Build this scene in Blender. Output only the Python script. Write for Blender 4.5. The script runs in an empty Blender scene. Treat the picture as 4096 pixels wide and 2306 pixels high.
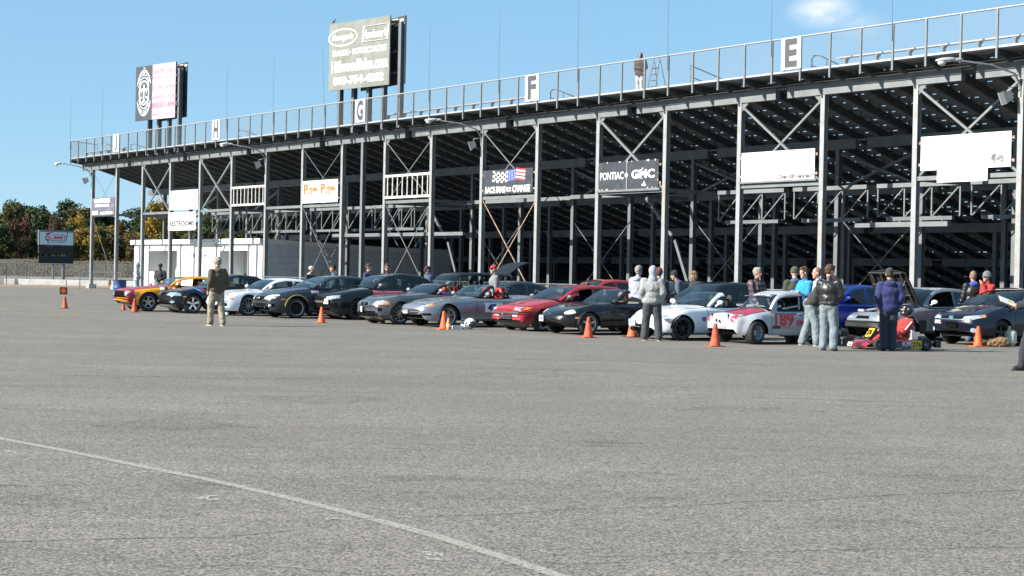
import bpy, bmesh, math, random
from mathutils import Vector, Matrix, noise
from mathutils.bvhtree import BVHTree
random.seed(7)
scene = bpy.context.scene
COL = scene.collection
# ------------------------------------------------------------------ camera
FPX, CH = 6300.0, 1.45                       # focal length in pixels of a 4096 wide frame, camera height
PITCH, ROLL = math.atan(45 / 6300), 0.0205
cF = Vector((0, math.cos(PITCH), -math.sin(PITCH)))
cU0 = Vector((0, math.sin(PITCH), math.cos(PITCH)))
cR = Vector((1, 0, 0)) * math.cos(ROLL) + cU0 * math.sin(ROLL)
cU = cU0 * math.cos(ROLL) - Vector((1, 0, 0)) * math.sin(ROLL)
cC = Vector((0, 0, CH))
cam_data = bpy.data.cameras.new('camera')
cam_data.sensor_width = 36.0
cam_data.lens = FPX / 4096 * 36.0
cam_data.clip_start = 0.1
cam_data.clip_end = 5000
camera = bpy.data.objects.new('camera', cam_data)
COL.objects.link(camera)
mw = Matrix((cR, cU, -cF)).transposed().to_4x4()
mw.translation = cC
camera.matrix_world = mw
scene.camera = camera
# ------------------------------------------------------------------ sky, sun, exposure
SUN_EL, SUN_AZ = math.radians(31), math.radians(20)   # light comes from the left and a little from behind the camera
to_sun = Vector((-math.cos(SUN_AZ) * math.cos(SUN_EL), -math.sin(SUN_AZ) * math.cos(SUN_EL), math.sin(SUN_EL)))
world = bpy.data.worlds.new('World')
scene.world = world
world.use_nodes = True
wn, wl = world.node_tree.nodes, world.node_tree.links
wn.clear()
sky = wn.new('ShaderNodeTexSky')
sky.sky_type = 'NISHITA'
sky.sun_disc = False
sky.sun_elevation = SUN_EL
sky.sun_rotation = math.atan2(to_sun.x, to_sun.y)
sky.air_density, sky.dust_density, sky.ozone_density = 0.75, 0.0, 2.0
bg = wn.new('ShaderNodeBackground')
bg.inputs['Strength'].default_value = 0.078
wout = wn.new('ShaderNodeOutputWorld')
tc = wn.new('ShaderNodeTexCoord')
def wnode(t, **kw):
    n = wn.new(t)
    for k, v in kw.items(): setattr(n, k, v)
    return n
# scattered fair-weather cloud wisps high in the sky
nz = wnode('ShaderNodeTexNoise'); nz.inputs['Scale'].default_value = 16.0; nz.inputs['Detail'].default_value = 7.0; nz.inputs['Roughness'].default_value = 0.6
mp = wnode('ShaderNodeMapping'); mp.inputs['Scale'].default_value = (1, 1, 1.7)
wl.new(tc.outputs['Generated'], mp.inputs['Vector']); wl.new(mp.outputs['Vector'], nz.inputs['Vector'])
cloud_sum = None
for (px, py, r, amp) in ((3300, 50, .021, 1.0), (3420, 95, .018, .35)):
    d = (cF + (px - 2048) / FPX * cR + (1153 - py) / FPX * cU).normalized()
    sub = wnode('ShaderNodeVectorMath', operation='SUBTRACT'); sub.inputs[1].default_value = d
    scl = wnode('ShaderNodeVectorMath', operation='MULTIPLY'); scl.inputs[1].default_value = (1, 1, 2.0)
    ln = wnode('ShaderNodeVectorMath', operation='LENGTH')
    mr = wnode('ShaderNodeMapRange', interpolation_type='SMOOTHSTEP'); mr.inputs['From Min'].default_value = r * 1.35; mr.inputs['From Max'].default_value = 0.0
    mr.inputs['To Min'].default_value = 0.0; mr.inputs['To Max'].default_value = amp
    wl.new(tc.outputs['Generated'], sub.inputs[0]); wl.new(sub.outputs[0], scl.inputs[0]); wl.new(scl.outputs[0], ln.inputs[0]); wl.new(ln.outputs['Value'], mr.inputs['Value'])
    if cloud_sum is None: cloud_sum = mr.outputs[0]
    else:
        mx = wnode('ShaderNodeMath', operation='MAXIMUM'); wl.new(cloud_sum, mx.inputs[0]); wl.new(mr.outputs[0], mx.inputs[1]); cloud_sum = mx.outputs[0]
nr = wnode('ShaderNodeMapRange'); nr.inputs['From Min'].default_value = 0.34; nr.inputs['From Max'].default_value = 0.56
wl.new(nz.outputs['Fac'], nr.inputs['Value'])
mu = wnode('ShaderNodeMath', operation='MULTIPLY'); wl.new(cloud_sum, mu.inputs[0]); wl.new(nr.outputs[0], mu.inputs[1])
cm = wnode('ShaderNodeMix', data_type='RGBA'); cm.inputs[7].default_value = (7.2, 7.3, 7.6, 1)
mu2 = wnode('ShaderNodeMath', operation='MULTIPLY'); mu2.inputs[1].default_value = 0.85; wl.new(mu.outputs[0], mu2.inputs[0])
wl.new(mu2.outputs[0], cm.inputs[0]); hs = wnode('ShaderNodeHueSaturation'); hs.inputs['Saturation'].default_value = 1.04; wl.new(sky.outputs[0], hs.inputs['Color']); tn = wnode('ShaderNodeMix', data_type='RGBA', blend_type='MULTIPLY'); tn.inputs[0].default_value = 1.0; tn.inputs[7].default_value = (1.0, .985, 1.0, 1); wl.new(hs.outputs[0], tn.inputs[6]); fl = wnode('ShaderNodeMix', data_type='RGBA'); fl.inputs[0].default_value = .68; fl.inputs[7].default_value = (1.85, 3.68, 5.15, 1); wl.new(tn.outputs[2], fl.inputs[6]); wl.new(fl.outputs[2], cm.inputs[6])   # evens out the horizon, as in the clear autumn sky
wl.new(cm.outputs[2], bg.inputs['Color']); wl.new(bg.outputs[0], wout.inputs[0])
sun_data = bpy.data.lights.new('sun', 'SUN')
sun_data.energy = 5.0
sun_data.angle = math.radians(0.53)
sun_data.color = (1.0, 0.94, 0.85)
sun = bpy.data.objects.new('sun', sun_data)
COL.objects.link(sun)
sun.rotation_euler = to_sun.to_track_quat('Z', 'Y').to_euler()
sun.location = (-40, -20, 60)
scene.view_settings.view_transform = 'Standard'
scene.view_settings.look = 'None'
scene.view_settings.gamma = 1.0
scene.view_settings.use_curve_mapping = False
scene.view_settings.exposure = 1.12
scene.render.film_transparent = False
# ------------------------------------------------------------------ placing
def ray(x, y): return cF + (x - 2048) / FPX * cR + (1153 - y) / FPX * cU
def gp(x, y, z=0.0):
    d = ray(x, y); return cC + d * ((z - CH) / d.z)
SA = 0.91431569                               # heading of the stand
SO = Vector((-30.314, 113.46, 0)); BAY = 4.28934
SU = Vector((math.cos(SA), -math.sin(SA), 0)); SV = Vector((math.sin(SA), math.cos(SA), 0))
def stand_pt(x, y, v):                        # (u, z) on the plane v of the stand
    d = ray(x, y); P0 = SO + SV * v; t = (P0 - cC).dot(SV) / d.dot(SV); P = cC + d * t - SO
    return P.dot(SU), P.z
def WS(u, v, z=0): return SO + SU * u + SV * v + Vector((0, 0, z))
def depth_pt(x, y, Y):
    d = ray(x, y); return cC + d * (Y / d.y)
# ------------------------------------------------------------------ objects
def tag(o, label=None, cat=None, group=None, kind=None):
    if label: o['label'] = label
    if cat: o['category'] = cat
    if group: o['group'] = group
    if kind: o['kind'] = kind
    return o
def thing(name, label, cat, loc=(0, 0, 0), rz=0.0, group=None):
    o = bpy.data.objects.new(name, None); COL.objects.link(o)
    o.empty_display_size = 0.2
    o.location = loc; o.rotation_euler = (0, 0, rz)
    return tag(o, label, cat, group)
def link(name, me, parent=None, loc=None, rot=None):
    o = bpy.data.objects.new(name, me); COL.objects.link(o)
    if parent: o.parent = parent
    if loc is not None: o.location = loc
    if rot is not None: o.rotation_euler = rot
    return o
class MB:
    """collects geometry; build() links it as one mesh object"""
    def __init__(s): s.v = []; s.f = []; s.m = []
    def add(s, vs, fs, mi=0):
        b = len(s.v); s.v += [tuple(p) for p in vs]
        for f in fs: s.f.append(tuple(b + i for i in f)); s.m.append(mi)
        return s
    def box(s, c, d, mi=0, rz=0.0):
        x, y, z = d[0] / 2, d[1] / 2, d[2] / 2; c = Vector(c); ca, sa = math.cos(rz), math.sin(rz)
        vs = [(c.x + i * x * ca - j * y * sa, c.y + i * x * sa + j * y * ca, c.z + k * z) for i in (-1, 1) for j in (-1, 1) for k in (-1, 1)]
        return s.add(vs, [(0, 1, 3, 2), (4, 6, 7, 5), (0, 4, 5, 1), (2, 3, 7, 6), (0, 2, 6, 4), (1, 5, 7, 3)], mi)
    def bar(s, p, q, w, h=None, mi=0, up=(0, 0, 1)):
        p, q = Vector(p), Vector(q); h = h or w; d = (q - p).normalized(); up = Vector(up)
        if abs(d.dot(up)) > .98: up = Vector((0, 1, 0))
        r = d.cross(up).normalized() * w / 2; t = r.cross(d).normalized() * h / 2
        vs = [e + i * r + j * t for e in (p, q) for i, j in ((-1, -1), (1, -1), (1, 1), (-1, 1))]
        return s.add(vs, [(3, 2, 1, 0), (4, 5, 6, 7), (0, 1, 5, 4), (1, 2, 6, 5), (2, 3, 7, 6), (3, 0, 4, 7)], mi)
    def tube(s, pts, r, n=8, mi=0, caps=True):
        pts = [Vector(p) for p in pts]; rs = r if isinstance(r, (list, tuple)) else [r] * len(pts)
        b = len(s.v); up = Vector((0, 0, 1)); prev = None
        for i, p in enumerate(pts):
            d = (pts[min(i + 1, len(pts) - 1)] - pts[max(i - 1, 0)]).normalized()
            if prev is None:
                a = d.cross(up if abs(d.z) < .95 else Vector((1, 0, 0))).normalized()
            else:
                a = (prev - d * prev.dot(d)).normalized()
            prev = a; c = d.cross(a)
            for k in range(n):
                t = 2 * math.pi * k / n; s.v.append(tuple(p + (a * math.cos(t) + c * math.sin(t)) * rs[i]))
        for i in range(len(pts) - 1):
            for k in range(n):
                k2 = (k + 1) % n; s.f.append((b + i * n + k, b + i * n + k2, b + (i + 1) * n + k2, b + (i + 1) * n + k)); s.m.append(mi)
        if caps:
            s.f.append(tuple(b + k for k in range(n))[::-1]); s.m.append(mi)
            e = b + (len(pts) - 1) * n; s.f.append(tuple(e + k for k in range(n))); s.m.append(mi)
        return s
    def lathe(s, prof, n=20, mi=0, axis='Z', c=(0, 0, 0), closed=False):
        b = len(s.v); c = Vector(c); K = len(prof)
        for k in range(n):
            t = 2 * math.pi * k / n
            for (r, h) in prof:
                x, y = r * math.cos(t), r * math.sin(t)
                p = Vector((x, y, h)) if axis == 'Z' else (Vector((x, h, y)) if axis == 'Y' else Vector((h, x, y)))
                s.v.append(tuple(p + c))
        for k in range(n):
            k2 = (k + 1) % n
            for i in range(K - 1 if not closed else K):
                i2 = (i + 1) % K
                s.f.append((b + k * K + i, b + k2 * K + i, b + k2 * K + i2, b + k * K + i2)); s.m.append(mi)
        return s
    def ell(s, c, r, nu=12, nv=8, mi=0, rot=None):
        b = len(s.v); c = Vector(c)
        for i in range(nv + 1):
            t = math.pi * i / nv
            for k in range(nu):
                q = 2 * math.pi * k / nu
                p = Vector((r[0] * math.sin(t) * math.cos(q), r[1] * math.sin(t) * math.sin(q), r[2] * math.cos(t)))
                if rot is not None: p = rot @ p
                s.v.append(tuple(c + p))
        for i in range(nv):
            for k in range(nu):
                k2 = (k + 1) % nu; s.f.append((b + i * nu + k, b + (i + 1) * nu + k, b + (i + 1) * nu + k2, b + i * nu + k2)); s.m.append(mi)
        return s
    def prism(s, poly, y0, y1, mi=0):
        """outline in x,z extruded along y"""
        n = len(poly); vs = [(x, y0, z) for x, z in poly] + [(x, y1, z) for x, z in poly]
        fs = [tuple(range(n)), tuple(range(2 * n - 1, n - 1, -1))] + [(i, i + n, (i + 1) % n + n, (i + 1) % n) for i in range(n)]
        return s.add(vs, fs, mi)
    def mesh(s, name, mats, smooth=None):
        me = bpy.data.meshes.new(name); me.from_pydata(s.v, [], s.f)
        mats = mats if isinstance(mats, (list, tuple)) else [mats]
        for m in mats: me.materials.append(m)
        me.polygons.foreach_set('material_index', s.m)
        if smooth is not None:
            bm = bmesh.new(); bm.from_mesh(me)
            bmesh.ops.remove_doubles(bm, verts=bm.verts, dist=1e-5)
            bmesh.ops.dissolve_degenerate(bm, edges=bm.edges, dist=1e-6)
            bmesh.ops.recalc_face_normals(bm, faces=bm.faces)
            bm.to_mesh(me); bm.free()
            me.shade_smooth()
            me.set_sharp_from_angle(angle=math.radians(smooth))
        me.update()
        return me
    def build(s, name, mats, parent=None, smooth=None, loc=None, rot=None):
        return link(name, s.mesh(name, mats, smooth), parent, loc, rot)
def children_of(o): return [c for c in COL.objects if c.parent == o]
# ------------------------------------------------------------------ materials
MATS = {}
def new_mat(name):
    m = bpy.data.materials.new(name); m.use_nodes = True
    nt = m.node_tree; b = nt.nodes['Principled BSDF']
    return m, nt, b
def pmat(name, col, rough=.6, metal=0.0, var=0.0, vscale=3.0, bump=0.0, bscale=40.0, col2=None, lo=.4, hi=.65, coat=0.0, detail=5.0, spec=None, sheen=0.0):
    """principled material, its colour broken up by noise"""
    if name in MATS: return MATS[name]
    m, nt, b = new_mat(name); N, L = nt.nodes, nt.links
    c = (*col, 1)
    b.inputs['Base Color'].default_value = c; b.inputs['Roughness'].default_value = rough; b.inputs['Metallic'].default_value = metal
    if coat: b.inputs['Coat Weight'].default_value = coat; b.inputs['Coat Roughness'].default_value = .04
    if spec is not None: b.inputs['Specular IOR Level'].default_value = spec
    if sheen: b.inputs['Sheen Weight'].default_value = sheen
    if var or col2 or bump:
        t = N.new('ShaderNodeTexCoord')
    if var or col2:
        n = N.new('ShaderNodeTexNoise'); n.inputs['Scale'].default_value = vscale; n.inputs['Detail'].default_value = detail; n.inputs['Roughness'].default_value = .65
        L.new(t.outputs['Object'], n.inputs['Vector'])
        mr = N.new('ShaderNodeMapRange'); mr.inputs['From Min'].default_value = lo; mr.inputs['From Max'].default_value = hi
        L.new(n.outputs['Fac'], mr.inputs['Value'])
        mx = N.new('ShaderNodeMix'); mx.data_type = 'RGBA'
        a2 = (*col2, 1) if col2 else (*[x * (1 - var) for x in col], 1)
        mx.inputs[6].default_value = c; mx.inputs[7].default_value = a2
        L.new(mr.outputs[0], mx.inputs[0]); L.new(mx.outputs[2], b.inputs['Base Color'])
    if bump:
        n2 = N.new('ShaderNodeTexNoise'); n2.inputs['Scale'].default_value = bscale; n2.inputs['Detail'].default_value = 4
        bp = N.new('ShaderNodeBump'); bp.inputs['Strength'].default_value = bump; bp.inputs['Distance'].default_value = .02
        L.new(t.outputs['Object'], n2.inputs['Vector']); L.new(n2.outputs['Fac'], bp.inputs['Height']); L.new(bp.outputs[0], b.inputs['Normal'])
    MATS[name] = m
    return m
def glass_mat(name, tint=(.35, .42, .42), refl=1.0):
    if name in MATS: return MATS[name]
    m, nt, b = new_mat(name); N, L = nt.nodes, nt.links; N.remove(b)
    tr = N.new('ShaderNodeBsdfTransparent'); tr.inputs[0].default_value = (*tint, 1)
    gl = N.new('ShaderNodeBsdfGlossy'); gl.inputs['Roughness'].default_value = .015; gl.inputs[0].default_value = (refl, refl, refl, 1)
    fr = N.new('ShaderNodeFresnel'); fr.inputs[0].default_value = 1.55
    mx = N.new('ShaderNodeMixShader')
    L.new(fr.outputs[0], mx.inputs[0]); L.new(tr.outputs[0], mx.inputs[1]); L.new(gl.outputs[0], mx.inputs[2])
    L.new(mx.outputs[0], N['Material Output'].inputs[0]); MATS[name] = m
    return m
def paint(name, col, metallic=0.0, rough=.28, flake=.12):
    return pmat('paint_' + name, col, rough, metallic, var=flake, vscale=2.2, coat=.65, lo=.35, hi=.8, spec=.2)
# ------------------------------------------------------------------ lettering
def text_mesh_data(s, shear=0.0, bold=0.0, spacing=1.0):
    cu = bpy.data.curves.new('txt', 'FONT'); cu.body = s; cu.shear = shear; cu.offset = bold; cu.space_character = spacing
    cu.resolution_u = 3
    ob = bpy.data.objects.new('txt', cu); COL.objects.link(ob)
    dg = bpy.context.evaluated_depsgraph_get()
    me = bpy.data.meshes.new_from_object(ob.evaluated_get(dg))
    vs = [v.co.copy() for v in me.vertices]; fs = [tuple(p.vertices) for p in me.polygons]
    bpy.data.objects.remove(ob); bpy.data.curves.remove(cu); bpy.data.meshes.remove(me)
    return vs, fs
def letters(mb, s, cx, cz, w, h, y=0.0, mi=0, shear=0.0, bold=0.0, spacing=1.0, fn=None, maxe=0.0):
    """lettering fitted into a w x h box centred at cx, cz in the plane y, readable from -y"""
    vs, fs = text_mesh_data(s, shear, bold, spacing)
    if not vs: return mb
    x0, x1 = min(v.x for v in vs), max(v.x for v in vs); z0, z1 = min(v.y for v in vs), max(v.y for v in vs)
    if maxe:                                                    # fine enough to follow a curved skin
        sx, sz = w / (x1 - x0), h / max(z1 - z0, 1e-6); T = []
        for f in fs:
            for i in range(1, len(f) - 1): T.append((vs[f[0]], vs[f[i]], vs[f[i + 1]]))
        res = []
        while T:
            t_ = T.pop(); L_ = [math.hypot((t_[i].x - t_[(i + 1) % 3].x) * sx, (t_[i].y - t_[(i + 1) % 3].y) * sz) for i in range(3)]; i = L_.index(max(L_))
            if L_[i] > maxe:
                m_ = (t_[i] + t_[(i + 1) % 3]) / 2; T += [(t_[i], m_, t_[(i + 2) % 3]), (m_, t_[(i + 1) % 3], t_[(i + 2) % 3])]
            else: res.append(t_)
        vs = [p for t_ in res for p in t_]; fs = [(3 * i, 3 * i + 1, 3 * i + 2) for i in range(len(res))]
    out = []
    for v in vs:
        a = ((v.x - x0) / (x1 - x0) - .5) * w + cx; b = ((v.y - z0) / max(z1 - z0, 1e-6) - .5) * h + cz
        out.append(fn(a, b) if fn else (a, y, b))
    return mb.add(out, fs, mi)
# ================================================================== ground
def asphalt_material():
    m, nt, b = new_mat('asphalt'); N, L = nt.nodes, nt.links
    t = N.new('ShaderNodeTexCoord')
    def noise_(scale, detail=4, rough=.6, vec=None, stretch=None):
        n = N.new('ShaderNodeTexNoise'); n.inputs['Scale'].default_value = scale; n.inputs['Detail'].default_value = detail; n.inputs['Roughness'].default_value = rough
        if stretch:
            mp = N.new('ShaderNodeMapping'); mp.inputs['Scale'].default_value = stretch; L.new(t.outputs['Object'], mp.inputs['Vector']); L.new(mp.outputs[0], n.inputs['Vector'])
        else: L.new(t.outputs['Object'], n.inputs['Vector'])
        return n.outputs['Fac']
    def mrange(s, a, b_, c=0.0, d=1.0):
        r = N.new('ShaderNodeMapRange'); r.inputs[1].default_value = a; r.inputs[2].default_value = b_; r.inputs[3].default_value = c; r.inputs[4].default_value = d
        L.new(s, r.inputs[0]); return r.outputs[0]
    def mix(f, a, b_, mode='MIX'):
        x = N.new('ShaderNodeMix'); x.data_type = 'RGBA'; x.blend_type = mode
        if isinstance(f, float): x.inputs[0].default_value = f
        else: L.new(f, x.inputs[0])
        for i, s in ((6, a), (7, b_)):
            if isinstance(s, tuple): x.inputs[i].default_value = (*s, 1)
            else: L.new(s, x.inputs[i])
        return x.outputs[2]
    vor = N.new('ShaderNodeTexVoronoi'); vor.inputs['Scale'].default_value = 85; L.new(t.outputs['Object'], vor.inputs['Vector'])
    sep = N.new('ShaderNodeSeparateColor'); L.new(vor.outputs['Color'], sep.inputs[0])
    base = mix(mrange(noise_(.25, 6, .7, stretch=(.5, 1.6, 1)), .34, .68), (.152, .138, .124), (.198, .180, .162))
    base = mix(mrange(noise_(1.7, 5, .7, stretch=(.6, 1.3, 1)), .42, .72, 0, .55), base, (.122, .113, .102))
    base = mix(mrange(noise_(.09, 3, .5), .5, .7, 0, .5), base, (.128, .119, .108))
    agg = mix(mrange(sep.outputs[0], .0, 1.0), (.30, .30, .30), (1.9, 1.88, 1.83))
    base = mix(.85, base, agg, 'MULTIPLY')
    g2 = mix(mrange(noise_(38, 3, .6), .32, .68), (.55, .55, .55), (1.5, 1.49, 1.46))
    base = mix(.5, base, g2, 'MULTIPLY')
    g3 = mix(mrange(noise_(11, 3, .6), .35, .65), (.82, .82, .82), (1.17, 1.17, 1.16))
    base = mix(.55, base, g3, 'MULTIPLY')
    fine = mix(mrange(noise_(170, 2, .5), .3, .7), (.62, .62, .62), (1.32, 1.31, 1.29))
    base = mix(.6, base, fine, 'MULTIPLY')
    L.new(base, b.inputs['Base Color'])
    b.inputs['Roughness'].default_value = .93
    b.inputs['Specular IOR Level'].default_value = .25
    bp = N.new('ShaderNodeBump'); bp.inputs['Strength'].default_value = .55; bp.inputs['Distance'].default_value = .006
    L.new(sep.outputs[0], bp.inputs['Height']); L.new(bp.outputs[0], b.inputs['Normal'])
    return m
ASPHALT = asphalt_material()
DIRT = pmat('dry_dirt', (.20, .145, .10), .95, var=.4, vscale=.5, col2=(.13, .12, .065), bump=.4, bscale=3)
def sheet(name, pts, z, m, kind='structure'):
    mb = MB(); mb.add([(x, y, z) for x, y in pts], [tuple(range(len(pts)))]); o = mb.build(name, m); o['kind'] = kind; return o
sheet('ground', [(-2500, -400), (2500, -400), (2500, 4200), (-2500, 4200)], -.03, DIRT)
lot = sheet('parking_lot', [(-160, -60), (160, -60), (160, 118), (-8, 118), (-20, 116.5), (-31, 115), (-36, 113.2), (-42, 114.2), (-60, 113), (-160, 112)], 0.0, ASPHALT)
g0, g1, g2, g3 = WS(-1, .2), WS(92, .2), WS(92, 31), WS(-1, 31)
sheet('stand_floor_shade', [(p.x, p.y) for p in (g0, g1, g2, g3)], .004, pmat('shaded_ground', (.075, .072, .068), .95, var=.4, vscale=2))  # dark sheet, the shade under the stand painted as ground colour
# worn paint, chalk and tar on the lot
def worn(name, col, lo, hi, scale, top=1.0):
    m, nt, b = new_mat(name); N, L = nt.nodes, nt.links
    t = N.new('ShaderNodeTexCoord'); n = N.new('ShaderNodeTexNoise'); n.inputs['Scale'].default_value = scale; n.inputs['Detail'].default_value = 6; n.inputs['Roughness'].default_value = .75
    L.new(t.outputs['Object'], n.inputs['Vector'])
    r = N.new('ShaderNodeMapRange'); r.inputs[1].default_value = lo; r.inputs[2].default_value = hi; L.new(n.outputs['Fac'], r.inputs[0])
    tr = N.new('ShaderNodeBsdfTransparent'); mx = N.new('ShaderNodeMixShader')
    b.inputs['Base Color'].default_value = (*col, 1); b.inputs['Roughness'].default_value = .85
    r.inputs[4].default_value = top; L.new(r.outputs[0], mx.inputs[0]); L.new(tr.outputs[0], mx.inputs[1]); L.new(b.outputs[0], mx.inputs[2]); L.new(mx.outputs[0], N['Material Output'].inputs[0])
    return m
PAINT_W = worn('worn_white_paint', (.30, .29, .25), .30, .52, 34)
PAINT_Y = worn('worn_yellow_paint', (.55, .40, .05), .40, .58, 8)
CHALK = worn('chalk', (.55, .54, .52), .38, .60, 46, .8)
TAR = worn('tar_crack', (.04, .038, .035), .36, .58, 22, .75)
def ribbon(name, pts, w, m, z=.004, jit=0.0, sub=1, parent=None, label=None):
    """flat strip along a polyline on the ground"""
    P = []
    for i in range(len(pts) - 1):
        a, b = Vector(pts[i][:2]), Vector(pts[i + 1][:2])
        for k in range(sub): P.append(a.lerp(b, k / sub))
    P.append(Vector(pts[-1][:2]))
    if jit: P = [p + Vector((noise.noise(Vector((p.x * 1.3, p.y * 1.3, 3))), noise.noise(Vector((p.x * 1.3, p.y * 1.3, 9))))) * jit for p in P]
    vs = []
    for i, p in enumerate(P):
        d = (P[min(i + 1, len(P) - 1)] - P[max(i - 1, 0)]).normalized(); n = Vector((-d.y, d.x)) * w / 2
        if jit: n *= .55 + .9 * abs(noise.noise(Vector((p.x * 3.1, p.y * 3.1, 5)))) * 1.4
        vs += [(p.x + n.x, p.y + n.y, z), (p.x - n.x, p.y - n.y, z)]
    mb = MB(); mb.add(vs, [(2 * i, 2 * i + 1, 2 * i + 3, 2 * i + 2) for i in range(len(P) - 1)])
    o = mb.build(name, m, parent or lot)
    return o
line_px = [(-160, 1726), (0, 1756), (250, 1803), (520, 1858), (820, 1918), (1130, 1988), (1430, 2062), (1750, 2150), (2020, 2234), (2260, 2316), (2450, 2390)]
ribbon('painted_line', [gp(*p) for p in line_px], .088, PAINT_W, sub=4)
rnd = random.Random(3)
for i, (pts, w) in enumerate([
    ([(1430, 2080), (1900, 2058), (2400, 2040), (2900, 2012), (3500, 1990), (4200, 1962)], .022),
    ([(-80, 2178), (300, 2166), (620, 2150), (900, 2150), (1180, 2128)], .02),
    ([(-80, 1935), (140, 1948), (330, 1938)], .02),
    ([(-50, 1218), (300, 1221), (560, 1218)], .06), ([(100, 1372), (700, 1378), (1500, 1385), (2300, 1398)], .03),
    ([(0, 1448), (900, 1466), (1800, 1470), (2500, 1486), (3300, 1500), (4150, 1512)], .022),
    ([(-50, 1542), (700, 1560), (1600, 1575), (2600, 1590), (3500, 1600), (4150, 1622)], .02),
    ([(300, 1330), (1500, 1352), (2700, 1390), (4150, 1436)], .028),
    ([(900, 1302), (1150, 1307), (1340, 1309)], .05), ([(-60, 1640), (700, 1652), (1700, 1690), (2500, 1688)], .016),
    ([(1500, 1776), (2500, 1790), (3400, 1812), (4150, 1826)], .014), ([(2300, 2230), (3300, 2205), (4200, 2195)], .016),
    ([(600, 2260), (1300, 2290), (1700, 2310)], .012)]):
    ribbon('tar_crack', [gp(*p) for p in pts], w, TAR, jit=.12, sub=26)
def scribble(x, y, w, h, n=3):
    c = gp(x, y); s = c.y / FPX
    pts = [c + Vector((rnd.uniform(-.5, .5) * w * s, rnd.uniform(-.5, .5) * h * s * (c.y / CH), 0)) for _ in range(n + 1)]
    pts.sort(key=lambda p: p.x)
    ribbon('chalk_mark', pts, rnd.uniform(.022, .045), CHALK, jit=.05, sub=6, z=.005)
for a in [(65, 1810, 110, 14, 5), (60, 1822, 90, 10, 3), (500, 1893, 190, 6, 4), (640, 1892, 190, 8, 3), (815, 1994, 140, 22, 6), (845, 2002, 90, 10, 4), (1000, 1820, 70, 5, 3), (1350, 2082, 80, 10, 5),
          (1650, 2072, 60, 5, 2), (1740, 2222, 130, 16, 6), (1760, 2240, 110, 10, 5), (1725, 2210, 60, 8, 4), (2250, 1595, 120, 5, 3), (2630, 1627, 140, 6, 3), (2920, 1672, 110, 5, 3), (3410, 1713, 90, 8, 4),
          (3420, 1722, 80, 4, 2), (3620, 1785, 200, 6, 4), (3880, 1775, 130, 5, 3), (4020, 1783, 90, 5, 2), (3720, 1788, 90, 4, 2), (3300, 1718, 60, 5, 2), (3120, 1540, 70, 4, 2), (2260, 1360, 60, 3, 2), (4040, 1576, 80, 4, 2),
          (470, 1287, 110, 3, 3), (230, 1550, 40, 3, 2), (430, 1285, 70, 3, 2), (1190, 1893, 40, 4, 2), (1340, 1455, 60, 3, 2), (60, 1380, 70, 3, 2), (1720, 1898, 60, 5, 2), (2550, 1640, 60, 4, 2)]:
    scribble(*a)
ribbon('painted_line', [gp(315, 1232), gp(440, 1233)], .28, PAINT_W, sub=3)
ribbon('yellow_mark', [gp(205, 1254), gp(320, 1256)], .42, PAINT_Y, sub=3)
ribbon('yellow_mark', [gp(-20, 1237), gp(38, 1239)], .42, PAINT_Y, sub=3)
ribbon('red_chalk_mark', [gp(1175, 1714), gp(1212, 1714)], .02, pmat('red_chalk', (.5, .06, .05), .9), sub=2, z=.005)
STAIN = worn('oil_stain', (.075, .073, .07), .44, .80, 3.5, .42)
for (x, y, w, d) in [(2620, 1905, .5, .25), (1700, 1915, .5, .2), (2400, 1775, .35, .25), (3400, 2090, .4, .2), (800, 1950, .4, .2), (1250, 1600, .9, .6), (3000, 1640, .8, .5), (2050, 1500, 1.2, .7), (150, 2000, .5, .25), (3700, 1905, .5, .3), (700, 1700, .7, .5), (1950, 1990, .3, .12), (2200, 1480, 1.0, .4), (2600, 1996, .3, .1), (550, 2050, .4, .2)]:
    c = gp(x, y); n = 18
    pts = [(c.x + math.cos(q) * w * (1 + .3 * math.sin(3 * q + x)), c.y + math.sin(q) * d * (1 + .3 * math.cos(2 * q + y))) for q in [2 * math.pi * k / n for k in range(n)]]
    mb = MB(); mb.add([(px, py, .003) for px, py in pts], [tuple(range(n))]); mb.build('oil_stain', STAIN, lot)
TYRE = worn('tyre_mark', (.055, .053, .05), .36, .70, 9, .42)
for pts, w in (([(2560, 1552), (2660, 1549), (2780, 1554)], .11), ([(1580, 1795), (1660, 1800), (1750, 1806)], .09), ([(2330, 1768), (2430, 1774), (2560, 1775)], .10), ([(2500, 1999), (2640, 1995)], .05), ([(900, 1612), (1050, 1618)], .12),
               ([(3350, 1735), (3450, 1742)], .10), ([(3550, 1905), (3700, 1900)], .07), ([(150, 1665), (330, 1672)], .10), ([(2080, 2265), (2260, 2258), (2480, 2250)], .05), ([(2000, 2263), (2090, 2255)], .06), ([(3000, 1590), (3300, 1600), (3700, 1615)], .16), ([(200, 1500), (800, 1512), (1300, 1518)], .2), ([(1500, 1430), (2300, 1442), (3100, 1462)], .2), ([(-50, 1950), (60, 1944)], .07), ([(3300, 2085), (3500, 2080)], .05)):
    ribbon('tyre_mark', [gp(*p) for p in pts], w, TYRE, z=.0035, jit=.1, sub=14)
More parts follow.
